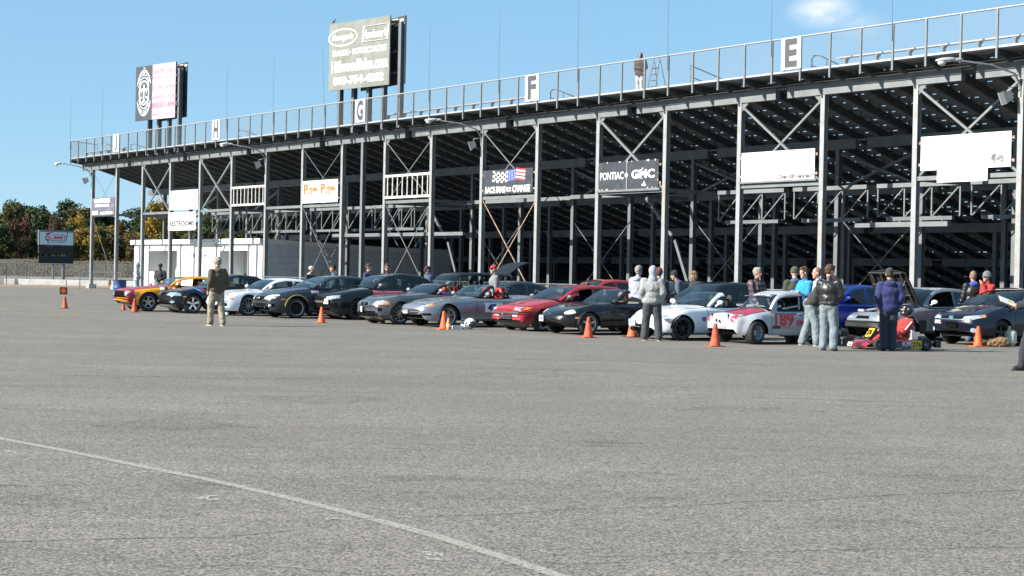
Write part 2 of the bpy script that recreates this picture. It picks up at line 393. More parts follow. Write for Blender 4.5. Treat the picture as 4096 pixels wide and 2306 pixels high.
# ------------------------------------------------------------------ low bank and woods beyond the fences
GRASSB = pmat('bank_cover', (.10, .062, .032), .95, vscale=.35, col2=(.05, .055, .024), lo=.42, hi=.6, bump=.6, bscale=2)
GRAVEL = pmat('grey_gravel', (.20, .205, .185), .95, var=.3, vscale=.8)
def terrain(name, prof, x0, x1, nx, m, amp):
    mb = MB(); vs = []; ny = len(prof)
    for i in range(nx + 1):
        x = x0 + (x1 - x0) * i / nx
        for (y, z) in prof:
            vs.append((x, y + 2.2 * noise.noise(Vector((x * .06, y * .05, 1))) * (amp > .05), z + amp * noise.noise(Vector((x * .21, y * .19, 4)))))
    fs = [(i * ny + j, (i + 1) * ny + j, (i + 1) * ny + j + 1, i * ny + j + 1) for i in range(nx) for j in range(ny - 1)]
    mb.add(vs, fs); o = mb.build(name, m, smooth=60); o['kind'] = 'structure'; return o
terrain('gravel_slope', [(133.5, -.02), (138, .05), (146, .3), (153, .6)], -190, 150, 60, GRAVEL, .04)
terrain('grass_bank', [(150, .40), (155, .85), (161, 1.5), (168, 2.1), (176, 2.45), (200, 2.8), (260, 3.2), (330, 3.0)], -220, 180, 160, GRASSB, .35)
terrain('dirt_strip', [(113.6, -.012), (115.5, .05), (119, .10), (123, .03)], -150, -12, 90, pmat('leaf_litter', (.26, .15, .085), .95, vscale=1.2, col2=(.22, .18, .13), lo=.4, hi=.6), .06)
# ------------------------------------------------------------------ trees
def leaf_mat(name, a, b_, c):
    m, nt, bs = new_mat(name); N, L = nt.nodes, nt.links
    t = N.new('ShaderNodeTexCoord'); n = N.new('ShaderNodeTexNoise'); n.inputs['Scale'].default_value = .9; n.inputs['Detail'].default_value = 4
    L.new(t.outputs['Object'], n.inputs['Vector'])
    oi = N.new('ShaderNodeObjectInfo'); add = N.new('ShaderNodeMath'); add.operation = 'MULTIPLY_ADD'; add.inputs[1].default_value = .35; L.new(oi.outputs['Random'], add.inputs[0]); L.new(n.outputs['Fac'], add.inputs[2])
    cr = N.new('ShaderNodeValToRGB'); e = cr.color_ramp.elements; e[0].position = .42; e[0].color = (*a, 1); e[1].position = .95; e[1].color = (*c, 1)
    k = e.new(.66); k.color = (*b_, 1)
    L.new(add.outputs[0], cr.inputs[0]); L.new(cr.outputs[0], bs.inputs['Base Color']); bs.inputs['Roughness'].default_value = .7
    bs.inputs['Specular IOR Level'].default_value = .3
    return m
LEAF = {
    'pine': leaf_mat('pine_needles', (.016, .034, .012), (.028, .054, .017), (.046, .075, .023)),
    'green': leaf_mat('green_leaves', (.026, .046, .012), (.044, .07, .017), (.08, .092, .022)),
    'olive': leaf_mat('olive_leaves', (.042, .048, .014), (.07, .07, .02), (.115, .098, .03)),
    'yellow': leaf_mat('yellow_leaves', (.20, .14, .02), (.32, .21, .028), (.30, .15, .022)),
    'orange': leaf_mat('orange_leaves', (.13, .065, .018), (.20, .10, .022), (.25, .14, .03)),
    'rust': leaf_mat('rust_leaves', (.085, .042, .022), (.12, .058, .03), (.15, .08, .045)),
    'brown': leaf_mat('bare_twigs', (.085, .05, .026), (.12, .07, .036), (.15, .092, .05))}
BARK = pmat('bark', (.10, .075, .055), .9, var=.4, vscale=4)
def crown_mesh(kind, seed, n=5600):
    r = random.Random(seed); mb = MB()
    tall = {'pine': (2.1, 5.0), 'brown': (2.3, 4.2)}.get(kind, (2.6, 4.3))
    rx, H = tall; cl = []
    for i in range(26):
        h = r.uniform(.12, 1.0); w = rx * (math.sin(math.pi * (h * .8 + .14)) ** .7) * r.uniform(.35, 1.0)
        if kind == 'pine': w = rx * (1.05 - h) ** .6 * r.uniform(.2, 1.0)
        q = r.uniform(0, 2 * math.pi); cl.append((Vector((w * math.cos(q), w * math.sin(q), 1.2 + h * H * 1.5)), r.uniform(.55, 1.05)))
    for c, s in cl:
        for _ in range(n // 26):
            d = Vector((r.gauss(0, 1), r.gauss(0, 1), r.gauss(0, .8))); d = d.normalized() * s * r.random() ** .4
            p = c + d; sz = r.uniform(.08, .18) * (.8 if kind == 'brown' else 1)
            a = Vector((r.gauss(0, 1), r.gauss(0, 1), r.gauss(0, 1))).normalized(); b_ = a.orthogonal().normalized(); q = r.uniform(0, 6.28)
            b_ = (Matrix.Rotation(q, 3, a) @ b_); c2 = a.cross(b_)
            mb.add([p + b_ * sz, p + c2 * sz * .7, p - b_ * sz, p - c2 * sz * .7], [(0, 1, 2, 3)])
    return mb.mesh('crown', LEAF[kind])
def trunk_mesh(seed):
    r = random.Random(seed); mb = MB(); top = Vector((r.uniform(-.3, .3), r.uniform(-.3, .3), 6.6))
    mb.tube([(0, 0, -.3), (0, 0, .5), top * .5, top], [.24, .17, .12, .04], 7)
    for _ in range(9):
        h = r.uniform(.25, .9); p = top * h; q = r.uniform(0, 6.28); l = r.uniform(.9, 2.0) * (1.2 - h * .6)
        mb.tube([p, p + Vector((math.cos(q) * l * .6, math.sin(q) * l * .6, l * .35)), p + Vector((math.cos(q) * l, math.sin(q) * l, l * .75))], [.06, .04, .015], 5)
    return mb.mesh('trunk', BARK, smooth=60)
CROWNS = {k: [crown_mesh(k, 11 * i + j) for j in range(2 if k in ('pine', 'green') else 1)] for i, k in enumerate(LEAF)}
TRUNKS = [trunk_mesh(i) for i in range(3)]
TREE_LABEL = {'pine': ('pine_tree', 'dark green pine in the woods behind the left fences'), 'green': ('leafy_tree', 'mid green leafy tree in the woods behind the left fences'),
              'olive': ('leafy_tree', 'olive green thinning tree at the edge of the woods on the left'), 'brown': ('bare_tree', 'bare brown twiggy tree at the foot of the woods')}
def tree(kind, x, y, h, w, seed, label=None, z=2.3):
    nm, lb = TREE_LABEL.get(kind, ('autumn_tree', label))
    t = thing(nm, label or lb, 'tree', (x, y, z), random.Random(seed).uniform(0, 6.28), None if label else lb.replace(' in the', 's in the', 1) if False else None)
    if not label: t['group'] = {'pine': 'pines of the woods', 'green': 'green trees of the woods', 'olive': 'olive trees of the woods', 'brown': 'bare trees of the woods'}[kind]
    cm_ = CROWNS[kind][seed % len(CROWNS[kind])]; s = h / max(v.co.z for v in cm_.vertices)
    t.scale = (s * w, s * w, s)
    link('trunk', TRUNKS[seed % 3], t); link('crown', cm_, t)
    return t
rt = random.Random(21)
for i in range(136):                                           # the dark mass of the woods, back rows first
    row = i % 4; x = -98 + (i // 4) * 3.5 + rt.uniform(-1.5, 1.5) + row * 1.1
    k = rt.choice(['pine', 'pine', 'pine', 'green', 'pine', 'green', 'olive']) if row else rt.choice(['olive', 'brown', 'green', 'green', 'olive', 'pine', 'green'])
    top = [4.4, 5.9, 7.1, 7.6][row] + rt.uniform(-.8, .6) + (.8 if -62 < x < -52 else 0)
    tree(k, x, [174, 184, 192, 200][row] + rt.uniform(-2, 2), top + (1.2, .8, .6, .6)[row], rt.uniform(1.1, 1.6), i, z=(.4, .8, 1.0, 1.0)[row])
for (px, py, top, Y, k, w, lb) in [(340, 1042, 868, 179, 'yellow', .95, 'tall golden yellow tree left of the leftmost stand column'), (412, 1042, 905, 177, 'yellow', 1.0, 'lower yellow orange tree between the two leftmost stand columns'),
                                   (480, 1040, 930, 178, 'olive', .9, 'yellow green tree right of the second stand column'), (505, 1040, 895, 181, 'orange', 1.2, 'orange topped tree above the white hooded person'),
                                   (128, 1046, 862, 178, 'rust', .72, 'slender rust red tree just left of the scoreboard'), (118, 1050, 950, 176, 'brown', .95, 'pale tan bare tree left of the scoreboard base'),
                                   (245, 1042, 868, 184, 'rust', .45, 'small rust tinted tree above the scoreboard'), (72, 1050, 815, 186, 'olive', .8, 'tall tan topped tree rising over the far left woods'),
                                   (20, 1050, 985, 176, 'rust', .8, 'low rust coloured tree at the left edge'), (655, 1040, 800, 182, 'yellow', .9, 'yellow tree seen through the stand left of the blank white sign'),
                                   (760, 1040, 880, 182, 'olive', 1.1, 'olive tree seen through the stand above the restrooms'), (560, 1040, 930, 177, 'olive', .9, 'olive tree seen left of the restroom wall')]:
    b0 = depth_pt(px, py, Y); b1 = depth_pt(px, top, Y)
    tree(k, b0.x, Y - 3, (b1.z - 1.0) * 1.03, w * .9, int(px), lb, z=1.0)
r_ = random.Random(31); mb = MB()                          # the dark lower storey of the woods
for _ in range(12000):
    p = Vector((r_.uniform(-110, 45), r_.uniform(202, 208), 2.2 + 5.2 * r_.random() ** 1.3)); sz = r_.uniform(.22, .5); a_ = Vector((r_.gauss(0, 1), r_.gauss(0, 1), r_.gauss(0, 1))).normalized(); b_ = a_.orthogonal().normalized(); c_ = a_.cross(b_)
    mb.add([p + b_ * sz, p + c_ * sz * .7, p - b_ * sz, p - c_ * sz * .7], [(0, 1, 2, 3)])
tag(mb.build('understorey', LEAF['pine']), 'dark undergrowth deep in the woods behind the trunks', 'undergrowth', kind='stuff')
# scrub on the bank
def scrub(name, label, n, x0, x1, y0, y1, mkey, s0, s1, seed):
    r = random.Random(seed); mb = MB()
    for _ in range(n):
        x, y = r.uniform(x0, x1), r.uniform(y0, y1)
        if noise.noise(Vector((x * .12, y * .2, 7))) < -.15: continue
        zz = .35 + max(0, min(1, (y - 150) / 24)) * 1.85
        for _ in range(14):
            p = Vector((x + r.gauss(0, .4), y + r.gauss(0, .4), zz + abs(r.gauss(0, .35)))); sz = r.uniform(s0, s1)
            a = Vector((r.gauss(0, 1), r.gauss(0, 1), r.gauss(0, 1))).normalized(); b_ = a.orthogonal().normalized(); c2 = a.cross(b_)
            mb.add([p + b_ * sz, p + c2 * sz * .6, p - b_ * sz, p - c2 * sz * .6], [(0, 1, 2, 3)])
    o = mb.build(name, LEAF[mkey]); tag(o, label, 'scrub', kind='stuff')
scrub('brown_scrub', 'dry brown scrub covering the bank below the woods', 4200, -95, 20, 151, 170, 'brown', .04, .12, 5)
scrub('green_scrub', 'patchy green undergrowth on the bank below the woods', 1500, -95, 20, 154, 172, 'olive', .04, .12, 6)
# ------------------------------------------------------------------ barrier wall and chain link fences on the left
CONC_W = pmat('white_painted_concrete', (.72, .71, .68), .8, var=.25, vscale=1.5)
CONC = pmat('bare_concrete', (.38, .36, .33), .9, var=.3, vscale=3)
GALV = pmat('galvanised_steel', (.185, .20, .205), .55, .2, var=.28, vscale=1.6, lo=.35, hi=.7)
GALV_D = pmat('shade_toned_steel', (.15, .165, .175), .6, .2, var=.3, vscale=2.0, lo=.35, hi=.7)  # darker galvanised copy, the stand's inner shade put into its colour
WIRE = pmat('fence_wire', (.22, .235, .24), .5, .3)
RUST = pmat('rusty_steel', (.28, .15, .08), .85, var=.4, vscale=6, col2=(.36, .30, .25))
wall = thing('barrier_wall', 'low white concrete barrier wall behind the left fences', 'wall', (-34.3, 123.6, 0))
for i in range(38):
    x = -74 + i * 2.44 + 34.3
    if i in (13,): continue
    MB().prism([(0, 0), (2.42, 0), (2.42, .5), (0, .5)], -.12, .12).build('wall_panel', CONC_W, wall, loc=(x, rt.uniform(-.03, .03), 0))
MB().box((-36.65 + 34.3 - 4.8, -.05, .28), (.9, .3, .56)).build('end_block', CONC, wall)
def chain_mesh(w, h, pitch=.06, r=.0017):
    mb = MB(); n = int((w + h) / pitch)
    for s in (1, -1):
        for i in range(1, n):
            c = i * pitch                                   # line x + z = c (or mirrored)
            a, b_ = (min(c, w), max(0, c - w)), (max(0, c - h), min(c, h))
            if s < 0: a, b_ = (w - a[0], a[1]), (w - b_[0], b_[1])
            d = Vector((b_[0] - a[0], 0, b_[1] - a[1])).normalized(); nrm = Vector((-d.z, 0, d.x)) * r
            o_ = Vector((0, r * 1.2, 0))
            vs = []
            for e in (a, b_):
                p = Vector((e[0], s * .003, e[1])); vs += [p + nrm, p - nrm, p + o_]
            mb.add(vs, [(0, 1, 4, 3), (1, 2, 5, 4), (2, 0, 3, 5)])
    return mb.mesh('chain_link', WIRE)
def chain_fence(name, label, p0, p1, h, step, bottom=.06, mid=False, post_r=.03, group=None):
    p0, p1 = Vector((p0[0], p0[1], 0)), Vector((p1[0], p1[1], 0)); L_ = (p1 - p0).length; n = max(1, round(L_ / step)); st = L_ / n
    rz = math.atan2(p1.y - p0.y, p1.x - p0.x); t = thing(name, label, 'fence', p0, rz, group)
    pm = MB().tube([(0, 0, -.05), (0, 0, h + .03)], post_r, 8).mesh('post', GALV, 50)
    cmesh = chain_mesh(st, h - bottom)
    for i in range(n + 1): link('post', pm, t, (i * st, 0, 0))
    for i in range(n): link('mesh_panel', cmesh, t, (i * st, .02, bottom))
    MB().tube([(0, 0, h), (L_, 0, h)], .022, 8).build('top_rail', GALV, t, 50)
    if mid: MB().tube([(0, 0, h * .62), (L_, 0, h * .62)], .018, 8).build('middle_rail', GALV, t, 50)
    return t
a, b = gp(-60, 1141), gp(107, 1142)
chain_fence('chain_link_fence', 'tall chain link fence at the far left edge before the white wall', (a.x - 8, a.y), (b.x, b.y), 1.68, 1.45)
a = WS(-4.6, -.9); b = WS(-.2, -.55)
g = gp(318, 1157)
chain_fence('chain_link_fence', 'waist high chain link fence before the leftmost stand columns', (g.x, g.y), (WS(6.5, -.6).x, WS(6.5, -.6).y), 1.16, 2.0)
chain_fence('chain_link_fence', 'long waist high chain link fence along the foot of the stand', (WS(24.5, -.6).x, WS(24.5, -.6).y), (WS(90, -.6).x, WS(90, -.6).y), 1.16, 3.0)
chain_fence('chain_link_fence', 'dark wire fence running behind the white wall to the woods', (-75, 131), (-12, 132), 1.75, 3.2, post_r=.03)
chain_fence('chain_link_fence', 'distant chain link fence on top of the scrubby bank', (-60, 152), (-6, 153), 1.45, 3.0).location.z = .6
t = thing('timber_post', 'short tan timber post behind the low fence by the leftmost columns', 'post', gp(436, 1152))
MB().lathe([(0, -.05), (.15, -.05), (.15, .52), (.13, .58), (0, .58)], 12).build('post', pmat('tan_timber', (.40, .28, .15), .9, var=.3, vscale=8), t, 40)
# ------------------------------------------------------------------ scoreboard
c = depth_pt(222, 1058, 146)
sb = thing('scoreboard', 'dark scoreboard on two posts with a red and blue sign on top', 'scoreboard', (c.x, 146, .4), math.radians(33))
k = 146 / FPX
def sbx(px): return (px - 222) * k
def sbz(py): return depth_pt(222, py, 146).z - .4
for i, (y0, y1) in enumerate(((987, 1017), (1025, 1056))):
    MB().box((0, 0, (sbz(y0) + sbz(y1)) / 2), ((291 - 153) * k, .3, sbz(y0) - sbz(y1))).build('display_panel', pmat('display_black', (.008, .008, .009), .7), sb)
MB().box((0, 0, (sbz(922) + sbz(983)) / 2), ((294 - 153) * k, .36, sbz(922) - sbz(983))).build('sign_box', pmat('sign_frame', (.12, .13, .15), .5), sb)
face = MB().box((0, -.19, (sbz(930) + sbz(980)) / 2), ((291 - 158) * k, .02, sbz(930) - sbz(980))).build('sign_face', pmat('pale_sign_face', (.50, .58, .62), .5), sb)
zc = (sbz(934) + sbz(968)) / 2
poly = [(-42, -12), (-46, -2), (-40, 10), (-46, 14), (-30, 19), (-16, 19), (-20, 12), (34, 12), (46, 20), (42, 4), (38, -14), (-26, -14), (-34, -24), (-37, -14)]
MB().prism([(x * k, zc + z * k) for x, z in poly], -.215, -.203).build('logo_outline', pmat('navy', (.02, .025, .09), .5), face)
poly = [(x * .92, z * .84) for x, z in poly]
MB().prism([(x * k, zc + z * k) for x, z in poly], -.221, -.216).build('logo_ground', pmat('pale_sign_face2', (.55, .62, .68), .5), face)
mb = MB(); letters(mb, 'S', -32 * k, zc + 1 * k, 15 * k, 30 * k, -.226, bold=.03); letters(mb, 'UMMIT', 8 * k, zc - 1 * k, 62 * k, 16 * k, -.226, shear=.15, bold=.03)
mb.build('lettering', pmat('sign_red', (.50, .03, .06), .5), face)
mb = MB(); letters(mb, 'RACING EQUIPMENT', 2 * k, zc - 19.5 * k, 70 * k, 5 * k, -.206, bold=.01); mb.build('lettering', MATS['navy'], face)
for px in (214, 256):
    MB().tube([(sbx(px), .12, -.6), (sbx(px), .12, sbz(930))], .09 if px == 214 else .17, 10).build('post', GALV_D, sb, 50)
# ================================================================== grandstand
stand = thing('grandstand', 'long steel grandstand seen from behind with open frame and raked seating', 'grandstand', SO, -SA)
NC = 21                                       # front columns
HC, ZG, SLOPE = 8.5, 8.95, .28                # column height, underside of rakers at the front, fall per metre
ROWP = .62
def zu(v): return ZG - SLOPE * v
def hbeam(h, w=.2, t=.018, web=.014):          # upright H section, flanges facing the lot
    mb = MB(); mb.box((0, -w / 2, h / 2), (w, t, h)); mb.box((0, w / 2, h / 2), (w, t, h)); mb.box((0, 0, h / 2), (web, w - t, h)); return mb
COLM = pmat('column_steel', (.285, .30, .305), .55, .2, vscale=1.6, col2=(.215, .20, .18), lo=.45, hi=.72); colm = hbeam(HC).mesh('column', COLM)
rustm = MB().box((0, 0, 0), (.034, .004, 1.9)).mesh('rust_streak', RUST)
footm = MB().box((0, 0, .06), (.55, .55, .5)).mesh('footing', CONC)
us = [i * BAY for i in range(NC)]
for i, u in enumerate(us):
    c = link('column', colm, stand, (u, 0, 0)); link('footing', footm, c)
    if i % 2 == 0 and i > 5: link('rust_streak', rustm, c, (.08, -.1115, 3.4 + (i * 37 % 10) * .14))
link('column', hbeam(9.0).mesh('column', GALV), stand, (stand_pt(1449, 900, 0)[0], 0, 0))
# girders: front and inner lines
def ibeam_u(L_, h=.45, w=.26, t=.03):
    mb = MB(); mb.box((L_ / 2, 0, h / 2), (L_, .02, h)); mb.box((L_ / 2, 0, t / 2), (L_, w, t)); mb.box((L_ / 2, 0, h - t / 2), (L_, w, t)); return mb
seg = BAY * 2
def girder_line(v, z, h, col_every, name='girder', boxy=False, off=2.5):
    n = int(NC * BAY / seg) + 1
    gm = (MB().box((seg * .48, 0, h / 2), (seg * .93, .24, h)) if boxy else ibeam_u(seg * .93, h)).mesh(name, GALV if v == 0 else GALV_D)
    for k in range(n):
        u = -off + k * seg
        link(name, gm, stand, (u, v, z))
        MB().box((seg * .96, 0, h - .06), (seg * .09, .1, .07)).build('splice_plate', GALV, stand, loc=(u, v, z))
girder_line(0, HC + .003, ZG - HC - .006, 1, boxy=True, off=1.9)
VL = [5.45, 10.9, 16.35, 21.8, 27.2]
for v in VL:
    girder_line(v, zu(v) - .42, .415, 1, boxy=True)
    if zu(v) > 1.6:
        cm_ = hbeam(zu(v) - .425).mesh('inner_column', GALV_D)
        for i, u in enumerate(us): link('inner_column', cm_, stand, (u + .35, v, 0))
# rakers, every third of a bay
NR = (NC - 1) * 3 + 4
RS = BAY / 3
V1 = 29.5
VE = -.95                                      # outer edge of the walkway
prof = [(VE, ZG + .12), (VE, ZG + .32), (.1, ZG + .30), (V1, zu(V1) + .26), (V1, zu(V1) + .002), (.02, ZG + .002), (-.3, ZG + .03)]
rm = MB(); n = len(prof)
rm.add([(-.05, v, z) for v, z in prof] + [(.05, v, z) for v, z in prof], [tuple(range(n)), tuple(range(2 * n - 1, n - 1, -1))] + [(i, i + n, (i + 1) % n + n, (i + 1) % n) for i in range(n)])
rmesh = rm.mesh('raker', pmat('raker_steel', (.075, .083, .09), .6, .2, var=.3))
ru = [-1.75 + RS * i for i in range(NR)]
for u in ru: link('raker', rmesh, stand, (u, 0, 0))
ULEN = ru[-1] - ru[0]
# stepped decking: a foot plank and a riser plank per row, with the open slots beside each stanchion
TREADM = pmat('aluminium_plank', (.24, .247, .255), .55, .2, var=.25, vscale=1.2)
tm = MB()
for i in range(NR - 1):
    tm.box((RS * (i + .5), .29, 0), (RS - .004, .56, .035))
tread_mesh = tm.mesh('foot_plank', TREADM)
RH = .16; riser_meshes = []
for var in range(4):                                            # slots beside the stanchions, some of them blocked
    rr = random.Random(40 + var); rmb = MB()
    for i in range(NR - 1):
        x = RS * i; cuts = []
        if rr.random() < .80: l_ = rr.uniform(.16, .24); cuts.append((.12, .12 + l_))
        if rr.random() < .62: cuts.append((RS - .15, RS - .06))
        e = 0.0
        for (a_, b_) in cuts + [(RS, RS)]:
            rmb.box((x + (e + a_) / 2, 0, 0), (a_ - e, .02, RH)); e = b_
        for (a_, b_) in cuts: rmb.box((x + (a_ + b_) / 2, 0, -.045), (b_ - a_ - .002, .02, .07)); rmb.box((x + (a_ + b_) / 2, 0, .05), (b_ - a_ - .002, .02, .06))
    riser_meshes.append(rmb.mesh('riser_plank', TREADM))
riser_mesh = None; solid_mesh = MB().box((ULEN / 2, 0, 0), (ULEN, .02, RH + .02)).mesh('riser_plank', TREADM)
stan_mesh = MB().box((0, .05, -.02), (.09, .06, .24)).mesh('stanchion', GALV_D); stan = []
k = 0; v = -.15
while v < V1 - .5:
    zt = ZG + .40 - SLOPE * (v + .15)
    if zt < .55: break
    link('foot_plank', tread_mesh, stand, (ru[0], v, zt)); link('riser_plank', riser_meshes[k % 4] if (zt > 4.6 or k % 7 == 0) else solid_mesh, stand, (ru[0], v + ROWP - .02, zt - .09)); stan.append((v + ROWP - .09, zt - .13))
    v += ROWP; k += 1
nst = 0; far = MB()
for (v_, z_) in stan:
    for u in ru[::-1]:
        if u > 36 and nst < 300 and z_ > 5.5: link('stanchion', stan_mesh, stand, (u, v_, z_)); nst += 1
        else: far.box((u, v_ + .05, z_ - .02), (.09, .06, .24))
far.build('stanchions', GALV_D, stand)['kind'] = 'stuff'
# walkway along the top edge and its guard rail
wm = MB()
for i in range(NR - 1): wm.box((RS * (i + .5), 0, 0), (RS - .004, .78, .05))
wm.build('walkway', TREADM, stand, loc=(ru[0], -.55, ZG + .36))
MB().box((ULEN / 2, 0, 0), (ULEN, .05, .075)).build('edge_channel', pmat('bright_aluminium', (.40, .41, .415), .45, .3, var=.12), stand, loc=(ru[0], VE - .03, ZG + .41))
VR = VE - .07; ZR = 10.62
RAILM = pmat('rail_galvanised', (.33, .345, .35), .45, .3)
postm = MB().bar((0, 0, ZG + .02), (0, 0, ZR - .01), .075, .06, up=(0, 1, 0)).mesh('guard_post', GALV)
for u in ru: link('guard_post', postm, stand, (u, VR, 0))
MB().tube([(ru[0], VR, ZR), (ru[-1], VR, ZR)], .035, 8).build('top_rail', RAILM, stand, 50)
gmesh = chain_mesh(RS - .06, 1.22)
for u in ru[:-1]: link('mesh_panel', gmesh, stand, (u + .03, VR, 9.40))
endm = chain_mesh(1.1, 1.22)
o = link('mesh_panel', endm, stand, (ru[0], VR, 9.40), (0, 0, math.pi / 2))
MB().tube([(ru[0], VR, ZR), (ru[0], 1.0, 10.5), (ru[0], 1.05, 9.3)], .03, 8).build('end_rail', RAILM, stand, 50)
MB().tube([(ru[0], VR + .55, 9.2), (ru[0], VR + .55, 10.45)], .03, 8).build('end_post', GALV, stand, 50)
# cables slung below the walkway
for dz, dv in ((.02, -.5), (-.08, -.42)):
    pts = [(ru[0] + 1 + i * BAY, dv, ZG + .06 + dz + .03 * math.sin(i * 1.7)) for i in range(NC)]
    MB().tube(pts, .018, 5).build('cable', pmat('cable_black', (.03, .03, .03), .7), stand, 50)
# top benches with their brackets, handrails at the stairways
BEN = pmat('bench_aluminium', (.40, .41, .42), .4, .3)
def bench(u0, u1, v=-.02):
    b = MB().box(((u0 + u1) / 2, v, ZG + .86), (u1 - u0, .26, .05)).build('bench', BEN, stand)
    n = int((u1 - u0) / RS)
    bm_ = MB(); bm_.box((0, 0, .21), (.05, .16, .42)); bm_.prism([(-.09, .44), (.09, .44), (.05, .36), (-.05, .36)], -.1, .1); me = bm_.mesh('bracket', GALV)
    for i in range(n + 1): link('bracket', me, b, (u0 + .35 + i * (u1 - u0 - .7) / max(n, 1), v, ZG + .40))
for u0, u1 in ((-1.6, 5.6), (38.4, 51.2), (69.3, 86)):
    if u1 - u0 > 1: bench(u0, u1)
def handrail(u, w=1.2):
    p = [(u, -.1, ZG + .45), (u, -.1, ZG + .95), (u + .08, -.08, ZG + 1.06), (u + .25, .05, ZG + 1.08), (u + .4, 1.2, ZG + .75), (u + .5, 4.0, ZG - .05)]
    h = MB().tube(p, .028, 7).build('handrail', RAILM, stand, 50)
    MB().tube([(u + .3, .4, ZG + .4), (u + .3, .4, ZG + .95)], .022, 6).tube([(u, -.1, ZG + .7), (u + .4, 1.2, ZG + .4), (u + .5, 4.0, ZG - .35)], .02, 6).build('baluster', RAILM, h, 50)
for u in (stand_pt(530, 560, 0)[0], stand_pt(960, 500, 0)[0], stand_pt(2210, 350, 0)[0], stand_pt(3255, 230, 0)[0]): handrail(u)
for (u0) in (2.6, 61.6):
    h = MB().tube([(u0, -.2, ZG + .3), (u0, -.2, ZG + 1.3), (u0 + .4, 3.5, ZG + .35), (u0 + .5, 4.6, ZG)], .026, 7).build('handrail', GALV, stand, 50)
    MB().tube([(u0, -.2, ZG + .85), (u0 + .4, 3.5, ZG - .1)], .022, 6).build('baluster', GALV, h, 50)
# lightning rods on the guard rail
for (px, py) in [(178, 245), (257, 228), (570, 165), (686, 143), (803, 118), (1084, 67), (1258, 30), (1458, -12), (1692, -20), (1951, -30), (2250, -35)]:
    x, y = px * 1.5901, py * 1.5901
    u, z = stand_pt(x + (5 if px == 803 else 0), y, VR); u2 = u + (.35 if px == 803 else .04)
    un = min(ru, key=lambda q: abs(q - u2)); r_ = MB().tube([(un, VR - .05, 10.0), (un + (u - u2) * .5, VR - .05, (10 + z) / 2), (un + (u - u2), VR - .03, min(z, 14.2))], [.014, .011, .008], 6).build('lightning_rod', GALV_D, stand)
# section letters hung on the rail
WHITE_S = pmat('white_panel', (.62, .62, .61), .6, var=.06, vscale=2)
DARK_S = pmat('sign_charcoal', (.055, .058, .065), .6)
for ch, u0 in (('J', stand_pt(456, 560, VR)[0]), ('H', stand_pt(852, 520, VR)[0]), ('G', stand_pt(1424, 440, VR)[0]), ('F', stand_pt(2105, 350, VR)[0]), ('E', stand_pt(3129, 220, VR)[0])):
    t = thing('section_sign', 'white section panel with a dark letter %s on the stand rail' % ch, 'sign', WS(u0 + .5, VR - .06, 9.44), -SA, 'section letters along the rail')
    MB().box((0, 0, .59), (.98, .015, 1.2)).build('panel', WHITE_S, t)
    mb = MB(); letters(mb, ch, 0, .6, .34 if ch == 'J' else .62, 1.08, -.0115, bold=.045); mb.build('lettering', DARK_S, t)
# ------------------------------------------------------------------ frame in the column plane
def sbar(name, p, q, w, h=None, m=GALV, up=(0, 1, 0)): return MB().bar(p, q, w, h, up=up).build(name, m, stand)
ZB = 5.2
for i in (0, 2, 4, 6, 7, 9, 11, 13, 15, 17, 19):
    u = us[i]; z = ZB + (.0 if i not in (9,) else .02)
    sbar('cross_beam', (u + .101, 0, z), (us[i + 1] - .101, 0, z), .15, .12)
for i, w in ((2, .08), (4, .09), (13, .095), (15, .085), (17, .085), (11, .045), (9, .035), (7, .025), (0, .02)):
    z0, z1 = ZB + .1, HC - .12
    sbar('brace', (us[i] + .1, -.05, z1), (us[i + 1] - .1, -.05, z0), w); sbar('brace', (us[i] + .1, .06, z0), (us[i + 1] - .1, .06, z1), w)
for i, w in ((0, .03), (7, .03), (9, .035), (11, .04)):
    m = RUST if i == 11 else GALV
    sbar('brace_rod', (us[i] + .1, -.04, ZB - .1), (us[i + 1] - .1, -.04, .5), w, m=m)
    if i: sbar('brace_rod', (us[i] + .1, .04, .5), (us[i + 1] - .1, .04, ZB - .1), w, m=m)
gus = MB().prism([(0, 0), (.34, 0), (0, -.34)], -.012, .012).mesh('gusset', GALV); gus2 = MB().prism([(0, 0), (-.34, 0), (0, -.34)], -.012, .012).mesh('gusset', GALV)
for i in (2, 4, 13, 15, 17, 11, 9): link('gusset', gus, stand, (us[i] + .1, -.055, HC - .01)); link('gusset', gus2, stand, (us[i + 1] - .1, -.055, HC - .01))
# open rail frames in two bays
for i in (5, 9):
    u0, u1 = us[i] + .1, us[i + 1] - .1; z0, z1 = (5.46, 6.52) if i == 5 else (5.46, 6.58)
    fr = MB().bar((u0, -.06, z1), (u1, -.06, z1), .09, .12).bar((u0, -.06, z0), (u1, -.06, z0), .09, .12).build('rail_frame', pmat('flaking_white_steel', (.62, .60, .56), .7, vscale=5, col2=(.34, .24, .17), lo=.55, hi=.66), stand)
    pk = MB().box((0, 0, (z0 + z1) / 2), (.05, .05, z1 - z0 - .121)).mesh('picket', MATS['flaking_white_steel'])
    for j in range(9): link('picket', pk, fr, (u0 + .2 + j * (u1 - u0 - .4) / 8, -.06, 0))
